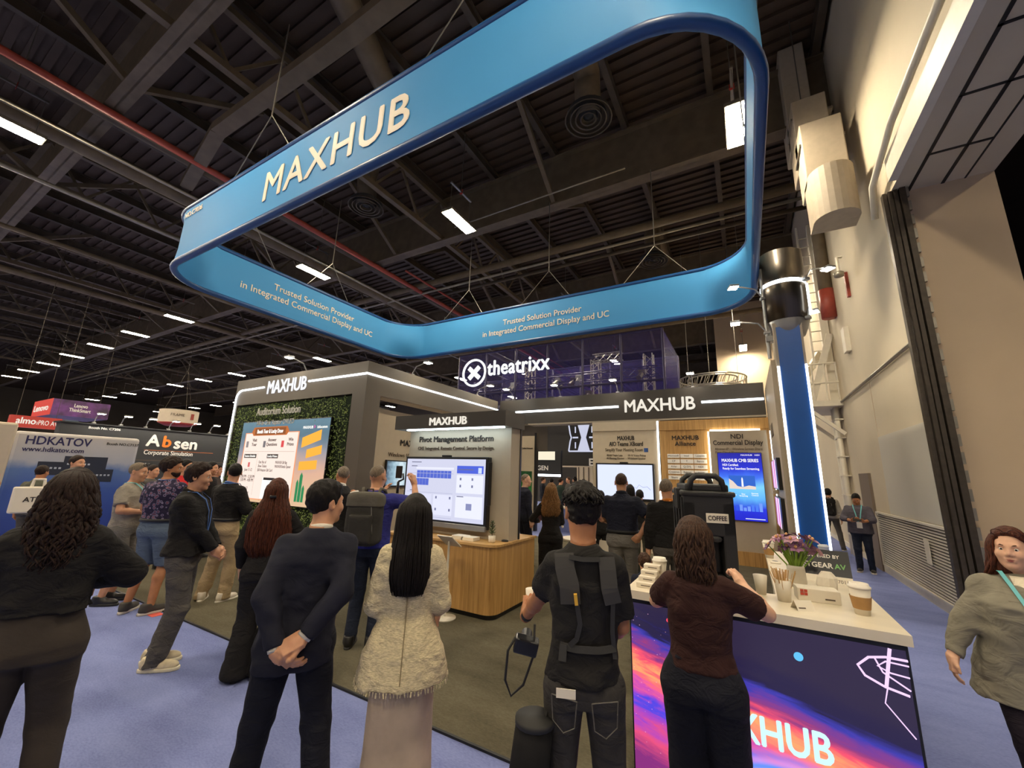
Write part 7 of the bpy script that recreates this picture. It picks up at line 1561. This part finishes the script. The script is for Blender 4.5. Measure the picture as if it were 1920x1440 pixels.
p9 = person('man in black vest over white shirt standing by the hedge', -5.05, 3.95, 1.83, 35, 'm', 1.02, skin=SK_T, det=1, head=(35, 0, 0), top=dict(m=C_BLACK, e=0.03, hem=0.9, sleeve=0.0, name='vest'), bottom=dict(m=C_NAVYP), shoes=S_BLACK, arms=(None, dict(w=(0.28, 0.05, 0.92))), hair=dict(m=H_GREY, thick=0.004, rough=0.002))
collar(p9, C_WHITE, 0.066, 1.482, 0.03)
for i in (0, 1):
    B = MB(); B.tube([p9.sh[i], p9.elbow[i]], [0.075, 0.062], 14); B.tube([p9.elbow[i], p9.wrist[i]], [0.062, 0.042], 14); p9.lb(B, 'shirt_sleeve', C_WHITE)
# -- bald man with backpack filming
BX, BYY = -3.64, 3.32; rzb = 30
hand_w = at_y(768, 882, 3.62); Mi = (Matrix.Translation((BX, BYY, 0)) @ Matrix.Rotation(math.radians(rzb), 4, 'Z')).inverted(); hl = (Mi @ hand_w)/(1.85/1.75)
p10 = person('bald man in royal blue shirt filming with a phone gimbal', BX, BYY, 1.85, rzb, 'm', 1.05, skin=SK_L, det=2, head=(-14, 0, 0), top=dict(m=C_BLUE, e=0.02, hem=0.92, sleeve=0.85, sr=1.1), bottom=dict(m=C_JEAN), shoes=S_BLACK,
       arms=(dict(w=(-0.02, 0.32, 1.42), p=(-1, -0.2, -0.8), u=(0.2, 0.4, 0.9), n=(0.8, 0.3, 0)), dict(w=(0.34, 0.26, 1.56), p=(0.8, 0.0, -0.9), u=(-0.3, 0.15, 0.9), n=(-0.8, 0.3, 0.2), curl=0.9)), hair=dict(m=H_GREY, style='cap', thick=0.0015, back=-0.05, c=-0.035, rough=0.001))
gb = thing('phone_gimbal', 'black phone gimbal held up by the bald man', 'gimbal', tuple(p10.world((0.12, 0.40, 1.44))), math.radians(rzb))
MB().tube([(0, 0, 0), (0, 0, 0.14)], 0.017, 10).build('grip', M_BEZEL, gb, local=True, smooth=True); MB().tube([(0, 0, 0.14), (0.06, 0, 0.17), (0.05, 0, 0.24)], 0.012, 8).build('arm', M_BEZEL, gb, local=True, smooth=True); MB().box((-0.04, -0.008, 0.18), (0.04, 0.004, 0.33), 0.006).build('phone', M_BEZEL, gb, local=True)
M_BPK = cloth('grey_black_nylon', srgb(52, 50, 47), wr=0.2); M_BPF = cloth('grey_flap_nylon', srgb(86, 82, 74), wr=0.2)
def backpack(p, label, w=0.17, dpt=0.11, zb=0.98, zt=1.47, m=None, mf=None):
    bpk = thing('backpack', label, 'backpack', tuple(p.world((0, -0.27, zb))), p.root.rotation_euler.z); s = p.s; H_ = zt-zb
    def f(P):
        u = np.abs(P[:, 0])/(w-0.03*np.clip((P[:, 2]-H_*0.6)/H_, 0, 1)); v = np.abs(P[:, 1])/(dpt*np.clip(1.1-0.35*(P[:, 2]/H_), 0.6, 1.1)); d = ((u**4+v**4)**0.25-1)*dpt
        return smax(smax(d, -P[:, 2], 0.06), P[:, 2]-H_, 0.06)+0.006*vnoise(P, (12, 12, 18))
    V, Q = surface_nets(f, A3(-0.3, -0.25, -0.05), A3(0.3, 0.25, H_+0.08), 0.012); np_mesh('pack', V*s, Q, m or M_BPK, bpk)
    def f2(P): return np.maximum(f(P)-0.012, np.maximum(H_*0.74-P[:, 2]+0.5*np.maximum(P[:, 1]+0.02, 0), -0.5-P[:, 1]))
    V, Q = surface_nets(f2, A3(-0.3, -0.25, -0.05), A3(0.3, 0.25, H_+0.1), 0.012); np_mesh('flap', V*s, Q, mf or M_BPF, bpk)
    def f3(P): return smax(np.maximum(np.abs(P[:, 0])/0.11-1, np.abs(P[:, 2]-H_*0.33)/(H_*0.27)-1)*0.1, np.abs(P[:, 1]+dpt)-0.035, 0.03)
    V, Q = surface_nets(f3, A3(-0.25, -0.3, -0.05), A3(0.25, 0.1, H_), 0.012); np_mesh('front_pocket', V*s, Q, m or M_BPK, bpk)
    for sx_ in (-1, 1):
        MB().tube([Vector(q)*s for q in ((sx_*0.07, 0.09, H_-0.06), (sx_*0.09, 0.14, H_+0.04), (sx_*0.11, 0.22, H_+0.02), (sx_*0.13, 0.30, H_-0.08), (sx_*0.15, 0.33, H_-0.22))], 0.018, 6).build('shoulder_strap', mf or M_BPF, bpk, local=True, smooth=True)
    MB().tube([Vector(q)*s for q in ((-0.04, 0.08, H_-0.02), (-0.03, 0.08, H_+0.035), (0.03, 0.08, H_+0.035), (0.04, 0.08, H_-0.02))], 0.01, 6).build('grab_handle', m or M_BPK, bpk, local=True, smooth=True)
    MB().tube([Vector(q)*s for q in ((0.12, -dpt*0.9, H_*0.2), (0.10, -dpt*0.98, H_*0.55), (0.08, -dpt*0.8, H_*0.8))], 0.004, 4).build('zip', M_SILVER, bpk, local=True)
    return bpk
backpack(p10, 'grey and black backpack worn by the bald man filming')
# -- woman in black with curly golden brown hair
p12 = person('woman in black dress with curly golden brown hair holding a magazine', -2.72, 6.05, 1.66, 24, 'f', 0.98, skin=SK_P, det=1, head=(18, -6, 0), top=dict(m=C_BLACK, e=0.015, hem=0.95, sleeve=1.9), bottom=dict(m=C_BLACK, leg=1.35, ank=1.3, hem=0.12), shoes=S_BLACK, arms=(dict(w=(-0.22, 0.26, 1.12), p=(-0.8, -0.6, -0.6), u=(0.2, 0.9, 0.3), n=(0.5, 0, 0.8)), dict(w=(0.0, 0.24, 1.05), p=(1, -0.6, -0.4))),
       hair=dict(m=H_GOLD, thick=0.018, rough=0.006, wave=0.016, freq=44, n=170, lock=0.010, arc=2.1, seg=16, rows=long_rows(0.40, 0.13)))
mg = thing('magazine', 'folded magazine held by the woman in black', 'magazine', tuple(p12.world((-0.22, 0.33, 1.14))), 0.6); MB().obox(Matrix.Rotation(0.7, 4, 'X'), (-0.08, -0.02, 0), (0.08, 0.0, 0.2)).build('pages', mat('magazine_print', srgb(150, 116, 120), 0.5, var=0.5, scale=20), mg, local=True)
nbk = thing('notebook', 'white notebook tucked under the arm of the woman in black', 'notebook', tuple(p12.world((0.20, 0.10, 1.05))), 0.3); MB().obox(Matrix.Rotation(-0.4, 4, 'Y'), (-0.01, -0.06, 0), (0.012, 0.06, 0.18)).build('cover', M_PAPERW, nbk, local=True)
# -- man in navy polo, hand on hip
p14 = person('broad man in navy polo and grey slacks with hand on hip', -1.55, 5.85, 1.85, 14, 'm', 1.14, skin=SK_L, det=2, top=dict(m=C_NAVY, e=0.02, hem=0.99, sleeve=0.8, sr=1.06), bottom=dict(m=C_GREYP2, belt=M_BLACK), shoes=S_BLACK, arms=(dict(w=(-0.08, 0.24, 1.1), p=(-1, -0.6, -0.4)), dict(w=(0.20, -0.15, 0.98), p=(1, -0.3, 0), u=(-0.6, 0.3, -0.5), n=(-0.4, 0.8, 0), curl=0.5)), hair=dict(m=H_BROWN, thick=0.004, rough=0.002, back=-0.05))
collar(p14, C_NAVY, 0.068, 1.478, 0.03)
B = MB(); B.tube([p14.sh[1]+A3(0.03, 0.02, 0.03), p14.sh[1]+(p14.elbow[1]-p14.sh[1])*0.7+A3(0.05, 0.03, 0)], 0.012, 6); p14.lb(B, 'sleeve_stripe', C_WHITE)
p15 = person('man in black shirt with orange lanyard behind the coffee dispenser', -0.93, 5.75, 1.79, 22, 'm', 1.1, skin=SK_L, det=1, head=(-20, 0, 0), top=dict(m=C_BLACK, e=0.022, hem=0.93, sleeve=1.9, sr=1.1), bottom=dict(m=C_GREYP), shoes=S_BLACK, hair=dict(m=H_GREY, thick=0.006, rough=0.003))
lanyard(p15, L_ORANGE); collar(p15, L_ORANGE, 0.068, 1.478, 0.014)
# -- man with phone by the wall
p17 = person('man in slate shirt and dark jeans looking down at his phone by the wall', 2.02, 11.6, 1.60, 168, 'm', 1.14, belly=0.05, skin=SK_T, det=1, head=(0, -34, 0), face=True, top=dict(m=C_SLATE, e=0.022, hem=0.86, sleeve=1.6, flare=0.02, sr=1.1), bottom=dict(m=C_JEAN), shoes=S_GREY, arms=(dict(w=(-0.08, 0.32, 1.14), p=(-1, -0.3, -0.7), u=(0.6, 0.5, 0.3), n=(0.2, -0.3, 0.9)), dict(w=(0.12, 0.30, 1.14), p=(1, -0.3, -0.7), u=(-0.6, 0.5, 0.3), n=(-0.2, -0.3, 0.9))), hair=dict(m=H_BLACK, thick=0.008))
lanyard(p17, L_TEAL, badge=M_BADGE, z=1.12)
phn = thing('phone', 'black phone held by the man by the wall', 'phone', tuple(p17.world((0.02, 0.42, 1.17))), math.radians(168)); MB().obox(Matrix.Rotation(0.9, 4, 'X'), (-0.07, -0.004, -0.03), (0.07, 0.004, 0.04), 0.002).build('case', M_BEZEL, phn, local=True)
p19 = person('person in pale grey top with black backpack at the far end of the aisle', 1.98, 14.9, 1.64, -14, 'm', 1.0, skin=SK_L, det=0, top=dict(m=C_GREYLT, e=0.024, hem=0.9, sleeve=1.5), bottom=dict(m=C_GREYP), shoes=S_GREY, feet=((-0.2, 0, 8), (0.2, 0, -8)), hair=dict(m=H_BLACK, thick=0.024, rough=0.006))
backpack(p19, 'black backpack on the person at the far end of the aisle', m=C_BLACK, mf=C_BLACK)
person('man in white shirt facing us at the far end of the aisle', 2.0, 17.6, 1.66, 185, 'm', 1.0, skin=SK_L, det=0, face=True, top=dict(m=C_WHITE, sleeve=0.8), bottom=dict(m=C_BLACK), shoes=S_BLACK, hair=dict(m=H_GREY, thick=0.006))
# -- further people
def px_person(px, py, Y, label, rz, h=None, **k):
    q = at_y(px, py, Y); return person(label, q.x, q.y, h or max(1.45, min(1.9, q.z)), rz, **k)
q = at_x(-44, 872, -4.6)
person('person in black tee cut off by the hall edge, forearm held out', q.x, q.y, 1.78, -30, 'm', 1.05, skin=SK_L, det=1, top=dict(m=C_BLACK, sleeve=0.8), bottom=dict(m=C_GREYP), shoes=S_BLACK, arms=(FRONT(0.1, 1.1)[0], dict(w=(0.12, 0.30, 1.06), p=(1, -0.6, -0.4), u=(0.2, 0.9, -0.2), n=(-0.8, 0, 0.2))), hair=dict(m=H_BLACK))
q = at_x(82, 868, -11.5); person('person in olive shirt in front of the HDKATOV wall', q.x, q.y, 1.68, 40, 'm', 1.1, skin=SK_T, det=0, top=dict(m=C_OLIVE, sleeve=0.8), bottom=dict(m=C_GREYP), shoes=S_BLACK, hair=dict(m=H_DBROWN, thick=0.014))
q = at_x(148, 848, -10.5); person('dark-haired man half hidden behind the curly-haired woman', q.x, q.y, 1.88, -60, 'm', 1.0, skin=SK_L, det=0, face=True, top=dict(m=C_GREYLT, sleeve=0.8), bottom=dict(m=C_GREYP), shoes=S_BLACK, hair=dict(m=H_DBROWN, thick=0.014))
for px, py, Xc, lab, m_, hm in ((350, 862, -9.0, 'man in red top seen between the floral shirt and the profile man', C_RED, H_BLACK), (398, 866, -9.4, 'dark-haired man between the profile man and the khaki trousers man', C_BLACK, H_BLACK), (288, 872, -10.5, 'man behind the grey t-shirt man', C_GREYP, H_DBROWN), (408, 872, -11.0, 'person in charcoal top behind the khaki trousers man', C_GREYP, H_DBROWN)):
    q = at_x(px, py, Xc); person(lab, q.x, q.y, min(1.88, max(1.6, q.z)), -55, 'm', 1.0, skin=SK_L, det=0, face=True, top=dict(m=m_, sleeve=1.8), bottom=dict(m=C_NAVYP), shoes=S_BLACK, hair=dict(m=hm, thick=0.012))
px_person(985, 890, 7.7, 'balding man in navy jacket beside the green picture', -35, h=1.80, det=1, skin=SK_P, head=(-25, 0, 0), face=True, top=dict(m=C_NAVY, sleeve=1.9), bottom=dict(m=C_NAVYP), shoes=S_BLACK, hair=dict(m=H_GREY, thick=0.003, c=-0.02))
px_person(1126, 921, 7.9, 'person with short black hair in front of the line chart screen', 20, det=1, skin=SK_L, top=dict(m=C_BLACK, sleeve=1.9), bottom=dict(m=C_BLACK), shoes=S_BLACK, hair=dict(m=H_BLACK, thick=0.02))
px_person(1181, 909, 8.9, 'woman with sleek black hair facing the line chart screen', 15, sex='f', det=1, skin=SK_L, top=dict(m=C_BLACK, sleeve=1.9), bottom=dict(m=C_BLACK), shoes=S_BLACK, hair=dict(m=H_BLACK, thick=0.016, n=90, rows=long_rows(0.22, 0.1)))
px_person(1199, 919, 8.3, 'woman with black hair in a bun by the line chart screen', 10, sex='f', det=1, skin=SK_L, top=dict(m=C_BLACK2, sleeve=1.9), bottom=dict(m=C_OLIVE), shoes=S_BLACK, hair=dict(m=H_BLACK, thick=0.014))
px_person(1208, 1040, 4.35, 'small person with curly brown hair behind the carton stack', 30, h=1.06, det=1, skin=SK_L, top=dict(m=C_NAVY, sleeve=1.9), bottom=dict(m=C_NAVYP), shoes=S_BLACK, hair=dict(m=H_BROWN, thick=0.03, rough=0.012))
for i, (px, Y, m_, lab) in enumerate(((1034, 15.5, C_BLACK, 'person in black top'), (1051, 14.6, C_GREEN, 'person in dark green top and jeans'), (1066, 16.8, C_GREYP, 'person in charcoal top'), (1078, 15.8, C_BLACK2, 'man in black jersey'), (1094, 17.2, C_NAVY, 'person in navy top'), (1018, 16.0, C_NAVYP, 'person in midnight jacket'))):
    q = at_y(px, 893, Y); person(lab+' in the crowd beyond the doorway', q.x, q.y, 1.66+0.03*(i % 4), [20, -30, 150, 60, 10, -60][i], 'm' if i % 2 else 'f', 1.0, skin=SK_L, det=0, top=dict(m=m_, sleeve=1.7), bottom=dict(m=[C_NAVYP, C_JEAN][i % 2]), shoes=S_BLACK, hair=dict(m=[H_BLACK, H_DBROWN, H_BROWN][i % 3], thick=0.014))
